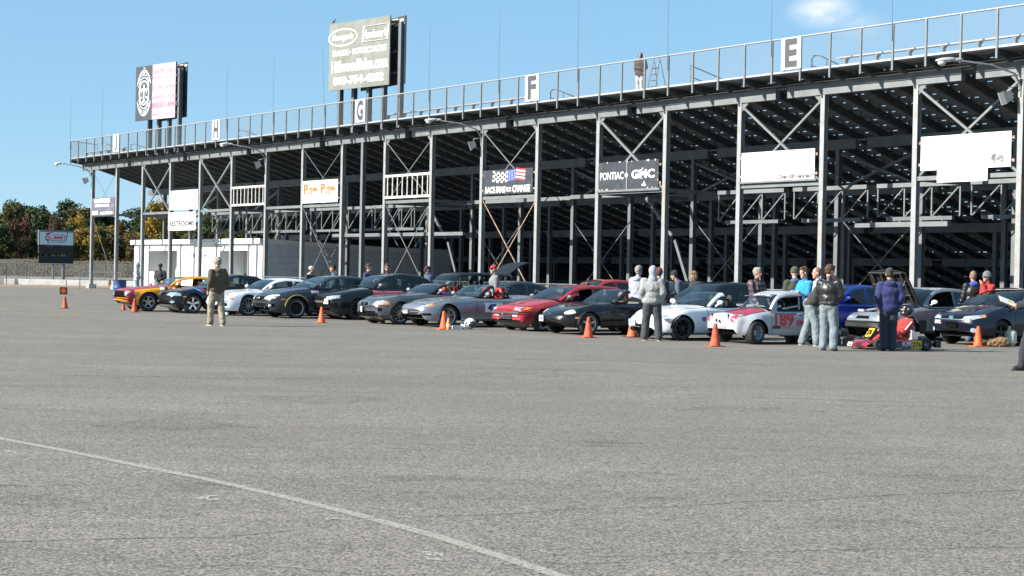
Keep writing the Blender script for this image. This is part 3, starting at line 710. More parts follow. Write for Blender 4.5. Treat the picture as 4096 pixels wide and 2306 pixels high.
# ------------------------------------------------------------------ lattice trusses behind the front columns (lit from the lot)
def truss(u0, u1, v, zt, zb, rev=False, step=1.43):
    sbar('top_chord', (u0, v, zt), (u1, v, zt), .16, .2); sbar('bottom_chord', (u0 + .5, v, zb), (u1 - .3, v, zb), .14, .16, m=GALV_D)
    n = max(1, round((u1 - u0) / step)); s = (u1 - u0) / n
    for j in range(n + 1):
        sbar('truss_post', (u0 + j * s, v, zb + .08), (u0 + j * s, v, zt - .1), .055, .045)
        if j < n:
            a_, b_ = (u0 + j * s, u0 + (j + 1) * s)
            sbar('truss_diagonal', (a_ + .05, v, zb + .09), (b_ - .05, v, zt - .11), .045, .04)
for (i0, i1, off) in ((3, 9, 0), (14, 21, .2)):
    for i in range(i0, min(i1, NC - 1)):
        truss(us[i] + .25, us[i + 1] - .25, 2.9, 5.22, 3.95)
        if i % 3 == 1 and i < 9: truss(us[i] + .9, us[i + 1] + .4, 4.3, 5.35, 4.05)
for (i, z) in ((8, 3.62), (9, 3.62), (10, 5.2), (11, 5.2), (12, 5.25), (16, 3.7), (18, 3.7), (19, 3.7), (7, 3.62)):
    sbar('walk_beam', (us[i] - .2, 2.2, z), (us[i + 1] - .2, 2.2, z), .18, .2)
for i in range(1, NC - 1, 1):
    if i % 4 in (1, 2): sbar('tie_beam', (us[i], .12, ZB), (us[i], 5.35, ZB), .14, .16, m=GALV_D, up=(0, 0, 1))
for i in range(9, 17, 4):
    sbar('knee_brace', (us[i] + .5, 2.4, 5.1), (us[i] + 2.2, 2.4, 3.4), .14, .1, m=GALV_D); sbar('knee_brace', (us[i] + 2.4, 2.4, 3.2), (us[i] + 3.6, 2.4, .6), .14, .1, m=GALV_D)
for i in range(1, NC - 1, 2):                  # bracing between the inner columns
    v = VL[0]; sbar('inner_brace', (us[i] + .45, v, zu(v) - .6), (us[i + 1] + .25, v, 5.4), .10, m=GALV_D); sbar('inner_brace', (us[i] + .45, v + .1, 5.4), (us[i + 1] + .25, v + .1, zu(v) - .6), .10, m=GALV_D)
    sbar('inner_rod', (us[i] + .45, v, 4.2), (us[i + 1] + .25, v, .4), .03, m=GALV); sbar('inner_rod', (us[i] + .45, v + .05, .4), (us[i + 1] + .25, v + .05, 4.2), .03, m=GALV)
# ------------------------------------------------------------------ banners between the columns
def banner(i, z0, z1, label, panel, du0=.14, du1=.14, v=-.13, name='banner_sign'):
    u0, u1 = us[i] + du0, us[i + 1] - du1; t = thing(name, label, 'sign', WS((u0 + u1) / 2, v, (z0 + z1) / 2), -SA)
    w, h = u1 - u0, z1 - z0
    MB().box((0, 0, 0), (w, .03, h)).build('panel', panel, t)
    for sx in (-1, 1):
        for sz in (-.32, .32): MB().box((sx * (w / 2 + .03), .03, sz * h), (.16, .02, .1)).build('bracket', RUST, t)
    return t, w, h
def letter_part(t, items, m, name='lettering', y=-.019):
    mb = MB()
    for it in items: letters(mb, it[0], it[1], it[2], it[3], it[4], y, **(it[5] if len(it) > 5 else {}))
    return mb.build(name, m, t)
FADE = pmat('faded_violet', (.13, .125, .175), .6, vscale=4, col2=(.075, .072, .10))
NEARW = pmat('sun_faded_print', (.70, .71, .70), .6)
PALEG = pmat('faded_grey_print', (.27, .275, .28), .6)
t, w, h = banner(0, stand_pt(420, 865, 0)[1] + .02, stand_pt(420, 792, 0)[1], 'small faded violet banner between the two leftmost stand columns', FADE)
mb = MB()                                                       # print too faded to read
for x0, x1, z0, z1 in ((-.36, -.20, .22, .44), (-.18, -.01, .22, .45), (.01, .17, .22, .45), (.20, .30, .22, .46), (-.34, .27, .0, .13), (-.46, -.40, -.30, -.24), (-.37, -.22, -.32, -.22), (-.46, -.22, -.43, -.34), (-.10, .42, -.42, -.30)):
    mb.box(((x0 + x1) / 2 * w, -.018, (z0 + z1) / 2 * h), ((x1 - x0) * w, .005, (z1 - z0) * h))
mb.build('faded_print', NEARW, t)['kind'] = 'stuff'
mb = MB()
for j in range(5): mb.prism([(.55 + j * .26, -.52 + j * .1), (.66 + j * .26, -.47 + j * .1), (.66 + j * .26, -.30 + j * .1), (.55 + j * .26, -.35 + j * .1)], -.02, -.017)
mb.build('checker_mark', pmat('violet_grey', (.24, .235, .27), .6), t)
def zat(x, y): return stand_pt(x, y, 0)[1]
t, w, h = banner(3, zat(740, 840), zat(740, 762), 'blank sun bleached white banner above the restrooms sign', WHITE_S)
MB().bar((w * .2, -.018, -.25), (w * .36, -.018, -.5), .02).bar((w * .36, -.018, -.5), (w * .45, -.018, -.55), .02).build('faded_mark', PALEG, t)
t, w, h = banner(3, zat(740, 923), zat(740, 850), 'white RESTROOMS sign with small red arrows hung between columns', WHITE_S, .02, .3, v=-.17, name='restroom_sign')
letter_part(t, [('RESTROOMS', 0, -h * .12, w * .90, h * .28, dict(bold=.03))], pmat('sign_black', (.02, .02, .022), .5))
letter_part(t, [('VIRGINIA  Motorsports Park', w * .05, h * .25, w * .74, h * .2)], pmat('pale_pink_print', (.42, .20, .20), .6))
for sx in (-.3, .22): MB().prism([(sx * w - .08, -h * .34), (sx * w + .08, -h * .34), (sx * w + .08, -h * .40), (sx * w, -h * .46), (sx * w - .08, -h * .40)], -.02, -.017).build('arrow', pmat('arrow_red', (.6, .06, .08), .5), t)
t, w, h = banner(7, zat(1290, 812), zat(1290, 722), 'white banner with two orange script logos over black small print', WHITE_S, .16, .3)
ORA = pmat('print_orange', (.46, .13, .02), .55)
for sx in (-.24, .25):
    letter_part(t, [('P', sx * w - .62, h * .12, .5, h * .46, dict(bold=.05)), ('ypes', sx * w + .18, h * .06, 1.0, h * .3, dict(bold=.045))], ORA)
    MB().bar((sx * w - .7, -.019, -h * .14), (sx * w + .7, -.019, -h * .12), .05, .01).bar((sx * w - .35, -.019, -h * .07), (sx * w + .7, -.019, -h * .055), .07, .01).build('underline', pmat('print_brown', (.55, .22, .05), .55), t)
    MB().lathe([(0, -.02), (.2, -.02), (.2, -.017), (0, -.017)], 14, axis='Y', c=(sx * w + .62, 0, h * .33)).build('blue_disc', pmat('print_blue', (.35, .55, .80), .55), t)
letter_part(t, [('PYPES PERFORMANCE EXHAUST', 0, -h * .37, w * .92, h * .1)], pmat('faded_black', (.07, .07, .07), .6))
BLK = pmat('sign_face_black', (.028, .032, .04), .45, vscale=3, col2=(.05, .055, .065))
t, w, h = banner(11, zat(2047, 777), zat(2047, 678), 'black RACE FANS FOR CHANGE banner with checkered and striped flag', BLK, .22, .22)
letter_part(t, [('RACE FANS', -w * .245, -h * .31, w * .42, h * .27, dict(bold=.05, shear=.12)), ('FOR', w * .03, -h * .315, w * .11, h * .19, dict(bold=.04, shear=.12)), ('CHANGE', w * .28, -h * .30, w * .35, h * .29, dict(bold=.05, shear=.12))], WHITE_S)
fl = MB(); fl2 = MB(); fl3 = MB(); fl4 = MB()
def fx(x, z): return (x + .06 * math.sin(z * 3), z + .05 * math.sin(x * 3.2))
for i in range(7):
    for j in range(5):
        if (i + j) % 2 == 0:
            x0, z0, d, e = -w * .31 + i * w * .044, h * .0 + j * h * .088, w * .044, h * .088
            q = [fx(x0, z0), fx(x0 + d, z0), fx(x0 + d, z0 + e), fx(x0, z0 + e)]; fl.prism(q, -.02, -.017)
q = [fx(-w * .01, .0), fx(w * .155, .0), fx(w * .155, h * .44), fx(-w * .01, h * .44)]; fl2.prism(q, -.02, -.017)
for i in range(5):
    for j in range(6): fl.box((w * .012 + i * w * .032, -.021, h * .05 + j * h * .07 + .05 * math.sin(i * w * .1)), (.035, .004, .035))
for j in range(7):
    z0 = h * .04 + j * h * .066; q = [fx(w * .155, z0), fx(w * .34, z0), fx(w * .34, z0 + h * .066), fx(w * .155, z0 + h * .066)]; (fl3 if j % 2 == 0 else fl4).prism(q, -.02, -.017)
fl.build('flag_checks', WHITE_S, t)['kind'] = 'stuff'; fl2.build('flag_blue', pmat('flag_blue', (.05, .08, .30), .5), t); fl3.build('flag_red_stripes', pmat('flag_red', (.55, .03, .05), .5), t); fl4.build('flag_white_stripes', WHITE_S, t)
t, w, h = banner(13, zat(2540, 757), zat(2540, 645), 'black PONTIAC GMC dealer banner with flaking edges', BLK, .14, .30)
letter_part(t, [('PONTIAC', -w * .27, 0, w * .40, h * .28, dict(bold=.02)), ('GMC', w * .25, .02, w * .38, h * .32, dict(bold=.04))], WHITE_S)
MB().lathe([(0, -.02), (.1, -.02), (.1, -.017), (0, -.017)], 14, axis='Y', c=(-w * .025, 0, 0)).build('dot', WHITE_S, t)
fk = MB(); rk = random.Random(8)
fk.box((-w * .02, -.018, 0), (.022, .006, h))
for _ in range(26):
    e = rk.random(); x, z = (rk.uniform(-.5, .5) * w, rk.choice((-.485, .485)) * h) if e < .6 else (rk.choice((-.02, .24, .49)) * w, rk.uniform(-.48, .48) * h)
    s = rk.uniform(.015, .06); fk.prism([(x - s, z - s * .4), (x + s * .6, z - s), (x + s, z + s * .5), (x - s * .4, z + s)], -.021, -.0175)
fk.prism([(w * .24, -h * .42), (w * .27, -h * .22), (w * .31, -h * .42)], -.021, -.0175)
fk.build('flaked_paint', pmat('bare_primer', (.50, .47, .42), .7), t)
MB().box((0, -.01, -h * .5 - .05), (w + .2, .06, .09)).build('sill', GALV, t)
t, w, h = banner(15, zat(3138, 722), zat(3138, 604), 'wide white banner reading Over 300 Vehicles with faded print', WHITE_S, .2, .3)
letter_part(t, [('Over 300 Vehicles!!!', w * .26, -h * .39, w * .47, h * .15, dict(shear=.2, bold=.03))], pmat('print_grey', (.02, .02, .022), .6))
letter_part(t, [('Midlothian Turnpike', -w * .24, -h * .1, w * .38, h * .08, dict(shear=.2))], pmat('print_pale', (.30, .31, .32), .6))
fm = MB()
for j in range(4): fm.box((w * .14, -.018, h * (.33 - j * .045)), (w * .12, .005, .025))
fm.box((w * .13, -.018, h * .0), (w * .1, .005, .02)); letters(fm, 'U', w * .14, -h * .13, w * .06, h * .1, -.019); letters(fm, '0', w * .31, h * .12, w * .05, h * .34, -.019, bold=.02); letters(fm, '1', w * .42, h * .06, w * .04, h * .24, -.019)
fm.build('faded_print', PALEG, t)
MB().box((-w * .02, -.017, h * .1), (.02, .006, h * .6)).build('seam', RUST, t)
MB().box((0, -.02, -h * .5 - .04), (w + .25, .06, .07)).build('sill', GALV, t)
t, w, h = banner(17, zat(3870, 677), zat(3870, 538), 'large blank white banner with a lower extension near the right edge', WHITE_S, .3, .3)
MB().box((-w * .02, -.03, -h * .5 - .16), (w * .56, .03, .56)).build('lower_panel', WHITE_S, t)
letter_part(t, [('804 559 4282', w * .27, h * .40, w * .22, h * .07, dict(shear=.1))], MATS['print_pale'])
fm = MB(); rk = random.Random(12)
for _ in range(22):
    x, z = w * rk.uniform(.3, .49), h * rk.uniform(-.42, -.16); s = rk.uniform(.04, .14); fm.prism([(x - s, z - s), (x + s * .7, z - s * .6), (x + s, z + s), (x - s * .2, z + s * .8)], -.0185, -.0165)
fm.build('faded_print', pmat('ghost_print', (.36, .365, .37), .6), t)
# ------------------------------------------------------------------ tall billboards on posts
def billboard(px_posts, ub, label, face_m, back_label, seed):
    VB = -1.0; yaw = math.radians(8); hw = 3.0
    for _ in range(4):
        u0, u1 = stand_pt(ub[0], 270, VB - .25 - math.sin(yaw) * hw)[0], stand_pt(ub[1], 270, VB - .25 + math.sin(yaw) * hw)[0]; hw = (u1 - u0) / 2 / math.cos(yaw)
    w_ = hw * 2; ur = stand_pt(ub[2], 270, VB + .55)[0]
    t = thing('billboard', label, 'billboard', WS((u0 + u1) / 2, VB, 8.95), -SA)
    for px in px_posts:
        u = stand_pt(px, 560, VB)[0] - (u0 + u1) / 2
        MB().box((0, -.11, 2.7), (.24, .02, 5.4)).box((0, .11, 2.7), (.24, .02, 5.4)).box((0, 0, 2.7), (.02, .2, 5.4)).build('post', GALV_D, t, loc=(u, .25, 0))
    fr = link('front_face', MB().box((0, 0, 4.03), (w_, .08, 3.56)).mesh('front_face', face_m), t, (0, -.25, 0), (0, 0, yaw))
    bk = link('rear_face', MB().box((0, 0, 4.05), (w_ - .3, .06, 3.5)).mesh('rear_face', pmat('board_back', (.05, .053, .06), .7, var=.3)), t, (ur - (u0 + u1) / 2 - (w_ - .3) / 2, .75, 0), (0, 0, -math.radians(3)))
    for z in (2.9, 4.0, 5.55): MB().bar((-w_ / 2 + .6, .42, z), (w_ / 2, .44, z), .09, .12).build('frame_rail', GALV_D, t)
    for (x, y) in ((w_ / 2 - .2, .5), (w_ / 2 + .2, .6)):
        MB().box((x, y, 5.72 - .2 * y), (.5, .04, .14)).box((x, y + .05, 5.4), (.34, .04, .16)).build('lath', pmat('raw_timber', (.45, .42, .36), .9), t)
    return t, fr, w_
NAVYB = pmat('billboard_slate', (.042, .05, .065), .55, var=.15, vscale=1)
t, fr, w = billboard((585, 622, 662, 702), (547, 706, 745), 'tall billboard with a black emblem half and a pink text half', NAVYB, '', 1)
PINK = pmat('billboard_pink', (.46, .29, .325), .6, vscale=.5, col2=(.50, .40, .42), lo=.45, hi=.6)
def FY(y): return -.046 - y
MB().box((w * .215, -.05, 4.03), (w * .57, .02, 3.56)).build('pink_half', PINK, fr)
VIOL = pmat('print_violet', (.20, .12, .20), .6)
mb = MB()
for s, z, ww, hh, kw in (('Tom McGrath\'s', 5.35, 2.75, .34, {}), ('Motorcycle Law Group', 4.95, 2.95, .26, {}), ('"The Firm That Rides"', 4.32, 2.9, .3, dict(shear=.25)), ('INJURY HOTLINE', 3.62, 2.95, .27, {}), ('(800)321-8968', 3.10, 3.0, .42, dict(bold=.015)), ('www.motorcyclevirginia.com', 2.55, 3.0, .17, {})):
    letters(mb, s, w * .215, z, ww, hh, -.0625, **kw)
mb.build('lettering', VIOL, fr)
EMB = pmat('emblem_white', (.66, .70, .68), .6)
mb = MB(); cx, cz = -w * .285, 4.05
def ring(mb, cx, cz, rx, rz, th, y0, y1, a0=0, a1=2 * math.pi, n=28):
    for i in range(n):
        a, b_ = a0 + (a1 - a0) * i / n, a0 + (a1 - a0) * (i + 1) / n
        mb.prism([(cx + rx * math.cos(a), cz + rz * math.sin(a)), (cx + rx * math.cos(b_), cz + rz * math.sin(b_)), (cx + (rx - th) * math.cos(b_), cz + (rz - th) * math.sin(b_)), (cx + (rx - th) * math.cos(a), cz + (rz - th) * math.sin(a))], y0, y1)
ring(mb, cx, cz, .60, .82, .09, -.052, -.043)
for s, a0, a1 in ((1, .12 * math.pi, .88 * math.pi), (-1, .12 * math.pi, .88 * math.pi)):
    ring(mb, cx, cz + s * .02, .86, 1.5, .06, -.052, -.043, s * a0, s * a1); ring(mb, cx, cz + s * .02, .66, 1.02, .05, -.052, -.043, s * a0, s * a1)
    for a in (a0, a1): mb.bar((cx + .86 * math.cos(s * a), -.047, cz + s * .02 + 1.5 * math.sin(s * a)), (cx + .62 * math.cos(s * a), -.047, cz + s * .02 + .98 * math.sin(s * a)), .06, .01)
def arc(s, cx, cz, rx, rz, hh, a0, a1, up):
    def fn(a, b_):
        q = a0 + (a1 - a0) * (a + .5); k = 1 + up * b_ * hh / rz; return (cx + rx * k * math.cos(q), -.053, cz + rz * k * math.sin(q))
    return fn
letters(mb, 'MOTORCYCLE', 0, 0, 1, 1, fn=arc('', cx, cz + .02, .78, 1.26, .30, .82 * math.pi, .18 * math.pi, 1), bold=.01)
letters(mb, 'LAW GROUP', 0, 0, 1, 1, fn=arc('', cx, cz - .02, .78, 1.26, .30, -.80 * math.pi, -.20 * math.pi, -1), bold=.01)
letters(mb, 'THE', cx, cz + 1.62, .24, .13, -.053)
mb.prism([(cx - .04, cz - .5), (cx + .04, cz - .5), (cx + .05, cz + .5), (cx, cz + .62), (cx - .05, cz + .5)], -.053, -.043)
mb.prism([(cx - .4, cz + .3), (cx + .4, cz + .3), (cx + .36, cz - .02), (cx + .18, cz + .12), (cx - .18, cz + .12), (cx - .36, cz - .02)], -.053, -.043)
for sx in (-1, 1):
    mb.bar((cx + sx * .3, -.048, cz + .3), (cx + sx * .42, -.048, cz - .25), .02, .01); mb.bar((cx + sx * .3, -.048, cz + .3), (cx + sx * .2, -.048, cz - .25), .02, .01)
    mb.prism([(cx + sx * .46, cz - .25), (cx + sx * .16, cz - .25), (cx + sx * .24, cz - .36), (cx + sx * .38, cz - .36)], -.053, -.043)
mb.prism([(cx - .16, cz - .62), (cx + .16, cz - .62), (cx + .1, cz - .4), (cx - .1, cz - .4)], -.053, -.043)
mb.build('emblem', EMB, fr)
GREENG = pmat('billboard_weathered', (.20, .215, .195), .55, vscale=1.1, col2=(.155, .162, .13), lo=.4, hi=.62)
t, fr, w = billboard((1343, 1398, 1457, 1517, 1582), (1318, 1559, 1616), 'large weathered grey green billboard with white trailer dealer lettering', GREENG, '', 2)
WL = pmat('billboard_letter_white', (.86, .87, .86), .5)
mb = MB(); ring(mb, -w * .27, 5.02, 1.2, .47, .07, -.052, -.041, n=36)
letters(mb, 'Renegade', -w * .27, 5.0, 1.75, .42, -.05, shear=.35)
letters(mb, 'Haulmark', w * .26, 5.0, 2.05, .44, -.05, shear=.15, bold=.02)
for p, q in (((.06, 4.62), (.46, 4.62)), ((.48, 5.42), (.08, 5.42)), ((.06, 4.62), (.08, 5.42)), ((.46, 4.62), (.48, 5.42))):
    mb.bar((w * p[0], -.047, p[1]), (w * q[0], -.047, q[1]), .07, .012)
letters(mb, 'TRAILERS • MOTORCOACHES', .0, 4.2, w * .9, .32, -.05, bold=.01)
letters(mb, 'HillwoodSales.com', .05, 3.48, w * .93, .62, -.05, bold=.045)
letters(mb, '800-754-4202', .0, 2.72, w * .84, .44, -.05, bold=.05)
mb.build('lettering', WL, fr)
sm = MB()
for z in (2.75, 3.25, 3.75, 4.25, 4.75, 5.25): sm.box((0, -.0415, z), (w, .004, .012))
sm.build('seam', pmat('seam_dark', (.16, .17, .15), .6), fr)
b = thing('bird', 'small dark bird perched on top of the grey green billboard', 'bird', t.location + SU * -2.0 + SV * -.62 + Vector((0, 0, 5.83)), -SA)
MB().ell((0, 0, .10), (.11, .05, .06), 10, 7).ell((.10, 0, .17), (.04, .035, .035), 8, 6).prism([(.13, .165), (.18, .16), (.13, .155)], -.008, .008).prism([(-.1, .1), (-.24, .04), (-.22, .02), (-.08, .06)], -.02, .02).bar((0, .015, 0), (0, .01, .06), .01).bar((0, -.015, 0), (0, -.01, .06), .01).build('body', pmat('bird_dark', (.06, .05, .045), .8), b, 50)
# ------------------------------------------------------------------ street lights and floodlights on the columns
LAMPH = pmat('lamp_housing', (.36, .38, .385), .4, .2); LENS = pmat('lamp_lens', (.55, .58, .56), .15, coat=.5)
for i, (n, side) in enumerate(((0, 'above the leftmost column'), (6, 'beside the open rail frame left of the tall billboard'), (11, 'just left of the RACE FANS banner'), (18, 'at the right edge by the blank banner'))):
    u = us[n]; t = thing('street_light', 'grey cobra head street light ' + side, 'lamp', WS(u, -.15, HC - .35), -SA)
    MB().tube([(0, 0, 0), (-.05, -.25, .35), (-.5, -.9, .62), (-1.35, -1.6, .78)], .035, 8).build('arm', GALV, t, 50)
    hd = MB(); R = Matrix.Rotation(math.radians(219), 3, 'Z') @ Matrix.Rotation(math.radians(4), 3, 'Y')
    hd.ell((-1.62, -1.82, .80), (.36, .14, .085), 14, 8, rot=R); hd.ell((-1.35, -1.6, .80), (.2, .07, .06), 10, 6, rot=R)
    h = hd.build('head', LAMPH, t, 60); MB().ell((-1.72, -1.9, .72), (.15, .11, .11), 12, 8, rot=R).build('lens', LENS, h, 60)
    f = thing('floodlight', 'square floodlight bracketed to the column ' + side, 'lamp', WS(u, -.2, HC - 1.05), -SA)
    fb = MB(); Rf = Matrix.Rotation(math.radians(-35), 3, 'Z') @ Matrix.Rotation(math.radians(20), 3, 'X')
    vs = [Rf @ Vector(p) + Vector((-.35, -.25, .3)) for p in ((-.26, -.12, -.22), (.26, -.12, -.22), (.26, -.12, .22), (-.26, -.12, .22), (-.15, .2, -.12), (.15, .2, -.12), (.15, .2, .12), (-.15, .2, .12))]
    fb.add(vs, [(4, 5, 6, 7), (0, 4, 7, 3), (1, 2, 6, 5), (0, 1, 5, 4), (3, 7, 6, 2)]); h = fb.build('housing', pmat('flood_grey', (.40, .40, .39), .5, var=.3), f)
    MB().add([Rf @ Vector(p) + Vector((-.35, -.25, .3)) for p in ((-.24, -.10, -.2), (.24, -.10, -.2), (.24, -.10, .2), (-.24, -.10, .2))], [(0, 1, 2, 3)]).build('lens', pmat('flood_lens', (.16, .17, .18), .1), h)
    MB().tube([(0, .1, .62), (-.05, 0, .66), (-.25, -.2, .6), (-.33, -.2, .42)], .02, 6).tube([(0, .1, .3), (0, .05, .9)], .03, 6).build('bracket', GALV, f, 50)
# ------------------------------------------------------------------ restroom building under the stand
RW = pmat('restroom_white', (.78, .78, .77), .75, var=.06, vscale=1.2)
RS_ = pmat('restroom_block_shaded', (.66, .67, .69), .85, var=.12, vscale=2, bump=.15, bscale=6)  # white block again, greyed in its colour for the shaded side
rb = thing('restroom_building', 'low white painted block restroom building under the left end of the stand', 'building', WS(0, 1.5, 0), -SA)
U0, U1, HB = 3.95, 22.6, 3.18
uA0, uA1 = stand_pt(592, 1050, 1.5)[0], stand_pt(708, 1050, 1.5)[0]; uB0, uB1 = stand_pt(878, 1050, 1.5)[0], stand_pt(990, 1050, 1.5)[0]
ZD = 2.72
front = MB()
for a_, b_ in ((U0, uA0), (uA1, uB0), (uB1, U1)): front.box(((a_ + b_) / 2, .1, HB / 2), (b_ - a_, .2, HB))
for a_, b_ in ((uA0, uA1), (uB0, uB1)): front.box(((a_ + b_) / 2, .1, (ZD + HB) / 2), (b_ - a_, .2, HB - ZD))
front.build('wall', RW, rb)
MB().box((U1 - .1, 7.2, HB / 2), (.2, 14.0, HB)).build('wall', RS_, rb); MB().box((U0 + .1, 7.2, HB / 2), (.2, 14, HB)).build('wall', RW, rb)
rf = MB().add([(U0 - .15, -.25, HB + .004), (U1 + .12, -.25, HB + .004), (U1 + .12, 14.3, HB - .4), (U0 - .15, 14.3, HB - .4), (U0 - .15, -.25, HB + .3), (U1 + .12, -.25, HB + .3), (U1 + .12, 14.3, HB - .15), (U0 - .15, 14.3, HB - .15)],
              [(3, 2, 1, 0), (4, 5, 6, 7), (0, 1, 5, 4), (1, 2, 6, 5), (2, 3, 7, 6), (3, 0, 4, 7)]).build('roof', RW, rb)
for a_, b_ in ((uA0, uA1), (uB0, uB1)):                     # recessed entries with block screens
    MB().box(((a_ + b_) / 2, 1.9, ZD / 2), (b_ - a_ + .4, .15, ZD)).build('entry_wall', RW, rb)
    MB().box((a_ - .1, 1.0, ZD / 2), (.16, 1.6, ZD)).build('entry_wall', RW, rb); MB().box((b_ + .1, 1.0, ZD / 2), (.16, 1.6, ZD)).build('entry_wall', RW, rb)
    d = MB().box((b_ - .9, 1.8, 1.02), (.95, .06, 2.04)).build('door', pmat('door_grey_blue', (.22, .25, .28), .6), rb); MB().box((b_ - 1.25, 1.75, 1.0), (.05, .06, .14)).build('handle', GALV, d)
    MB().box(((a_ + b_) / 2, -.03, ZD + .06), (b_ - a_ + .5, .06, .1)).build('lintel_trim', RW, rb)
mb = MB(); letters(mb, 'RESTROOMS', (uA1 + uB0) / 2 + .2, 2.42, 2.4, .24, -.006, bold=.02); mb.build('lettering', pmat('faded_red', (.40, .07, .05), .7), rb)
for uu in ((uA0 + .3), (uA1 + .6), (uB0 - .4), (uB1 + .2)):
    MB().tube([(uu, -.28, HB + .2), (uu, -.06, HB - .1), (uu, -.06, .1)], .05, 7).build('downspout', pmat('downspout_grey', (.34, .35, .36), .6), rb, 50)
jm = MB()
for j in range(8): jm.box((U1 + .003, 7.2, .4 + j * .4), (.006, 14, .012))
jm.build('block_joint', pmat('joint_dark', (.30, .30, .31), .9), rb)
# ================================================================== cars
def pchip(pts):
    xs = [p[0] for p in pts]; ys = [p[1] for p in pts]; n = len(xs)
    d = [(ys[i + 1] - ys[i]) / (xs[i + 1] - xs[i]) for i in range(n - 1)]
    m = [d[0]] + [0 if d[i - 1] * d[i] <= 0 else 2 * d[i - 1] * d[i] / (d[i - 1] + d[i]) for i in range(1, n - 1)] + [d[-1]]
    def f(x):
        if x <= xs[0]: return ys[0]
        if x >= xs[-1]: return ys[-1]
        i = 0
        while x > xs[i + 1]: i += 1
        h = xs[i + 1] - xs[i]; t = (x - xs[i]) / h
        return (2 * t**3 - 3 * t**2 + 1) * ys[i] + (t**3 - 2 * t**2 + t) * h * m[i] + (-2 * t**3 + 3 * t**2) * ys[i + 1] + (t**3 - t**2) * h * m[i + 1]
    return f
GLASS = glass_mat('car_glass', (.60, .68, .69))
GLASS_D = glass_mat('car_glass_dark', (.14, .17, .18))
BLACKP = pmat('black_plastic', (.014, .014, .015), .6, spec=.25)
RUBBER = pmat('tyre_rubber', (.022, .022, .022), .8, bump=.2, bscale=60)
WELL = pmat('wheel_well', (.010, .010, .010), .9)
CABIN = pmat('cabin_dark', (.022, .023, .025), .8)
SILVER = pmat('alloy_silver', (.52, .53, .55), .3, .7)
DARKALLOY = pmat('alloy_dark', (.035, .036, .04), .4, .4)
STEELW = pmat('steel_wheel', (.30, .33, .37), .5, .4)
LAMPC = pmat('lamp_clear', (.62, .66, .70), .08, .35, coat=1.0, var=.6, vscale=14)
LAMPY = pmat('lamp_ivory', (.62, .60, .48), .12, coat=1.0)
AMBER = pmat('lamp_amber', (.75, .24, .02), .15, coat=1.0)
REDL = pmat('lamp_red', (.45, .02, .02), .15, coat=1.0)
CHROME = pmat('chrome', (.75, .76, .78), .12, .95)
PLATE = pmat('plate_white', (.50, .51, .53), .5)
INK = pmat('plate_ink', (.05, .06, .12), .6)
SEATB = pmat('seat_black', (.02, .02, .022), .75); SEATR = pmat('seat_red', (.42, .025, .02), .55)
def rim_mesh(kind, r, w=.2):
    mb = MB()
    mb.lathe([(r, -w / 2), (r * .985, -w / 2 + .012), (r * .93, -w / 2 + .02), (r * .90, -.03), (r * .88, w / 2)], 28, axis='Y')
    n = {'five': 5, 'seven': 7, 'ten': 10, 'six2': 6, 'star': 5, 'steel': 0, 'dark': 8, 'dish': 0, 'torq': 5}[kind]
    y = -w / 2 + .015
    if kind == 'steel':
        mb.lathe([(r * .9, -.02), (r * .70, -.03), (r * .62, -.01), (r * .3, -.03), (0, -.04)], 24, axis='Y')
        for k in range(8):
            a = 2 * math.pi * k / 8; mb.lathe([(0, -.032), (r * .09, -.032), (r * .09, -.02)], 8, axis='Y', c=(r * .52 * math.cos(a), 0, r * .52 * math.sin(a)), mi=1)
    elif kind == 'dish':
        mb.lathe([(r * .9, -.03), (r * .8, .03), (r * .3, .04), (0, .03)], 24, axis='Y', mi=1)
    else:
        for k in range(n):
            a = 2 * math.pi * k / n + .3
            for off in ((-.16, .16) if kind in ('six2', 'ten') and n < 8 else (0,)):
                wi = {'five': .30, 'torq': .36, 'star': .22, 'seven': .16, 'ten': .10, 'six2': .07, 'dark': .12}[kind]; wo = {'five': .20, 'torq': .24, 'star': .30, 'seven': .11, 'ten': .08, 'six2': .07, 'dark': .09}[kind]
                b = a + off * .5; e = Vector((math.cos(b), 0, math.sin(b))); t_ = Vector((-math.sin(b), 0, math.cos(b)))
                p0 = e * r * .14 + Vector((0, y + .03, 0)) + t_ * off * r * .35; p1 = e * r * .93 + Vector((0, y + .012, 0)) + t_ * off * r * .5
                vs = [p0 + t_ * wi * r / 2, p0 - t_ * wi * r / 2, p1 - t_ * wo * r / 2, p1 + t_ * wo * r / 2]; vs += [v + Vector((0, .05, 0)) for v in vs]
                mb.add(vs, [(0, 1, 2, 3), (0, 4, 5, 1), (1, 5, 6, 2), (2, 6, 7, 3), (3, 7, 4, 0)])
        mb.lathe([(0, y + .005), (r * .12, y + .01), (r * .2, y + .035), (r * .2, .0)], 14, axis='Y')
        mb.lathe([(r * .9, .02), (0, .02)], 20, axis='Y', mi=1)
    return mb
def tyre_mesh(R, r, w):
    mb = MB(); h = w / 2
    mb.lathe([(r, -h * .86), (r + (R - r) * .35, -h), (R - .03, -h * .97), (R - .008, -h * .82), (R, -h * .6), (R, h * .6), (R - .008, h * .82), (R - .03, h * .97), (r + (R - r) * .35, h), (r, h * .86)], 32, axis='Y', closed=True)
    return mb
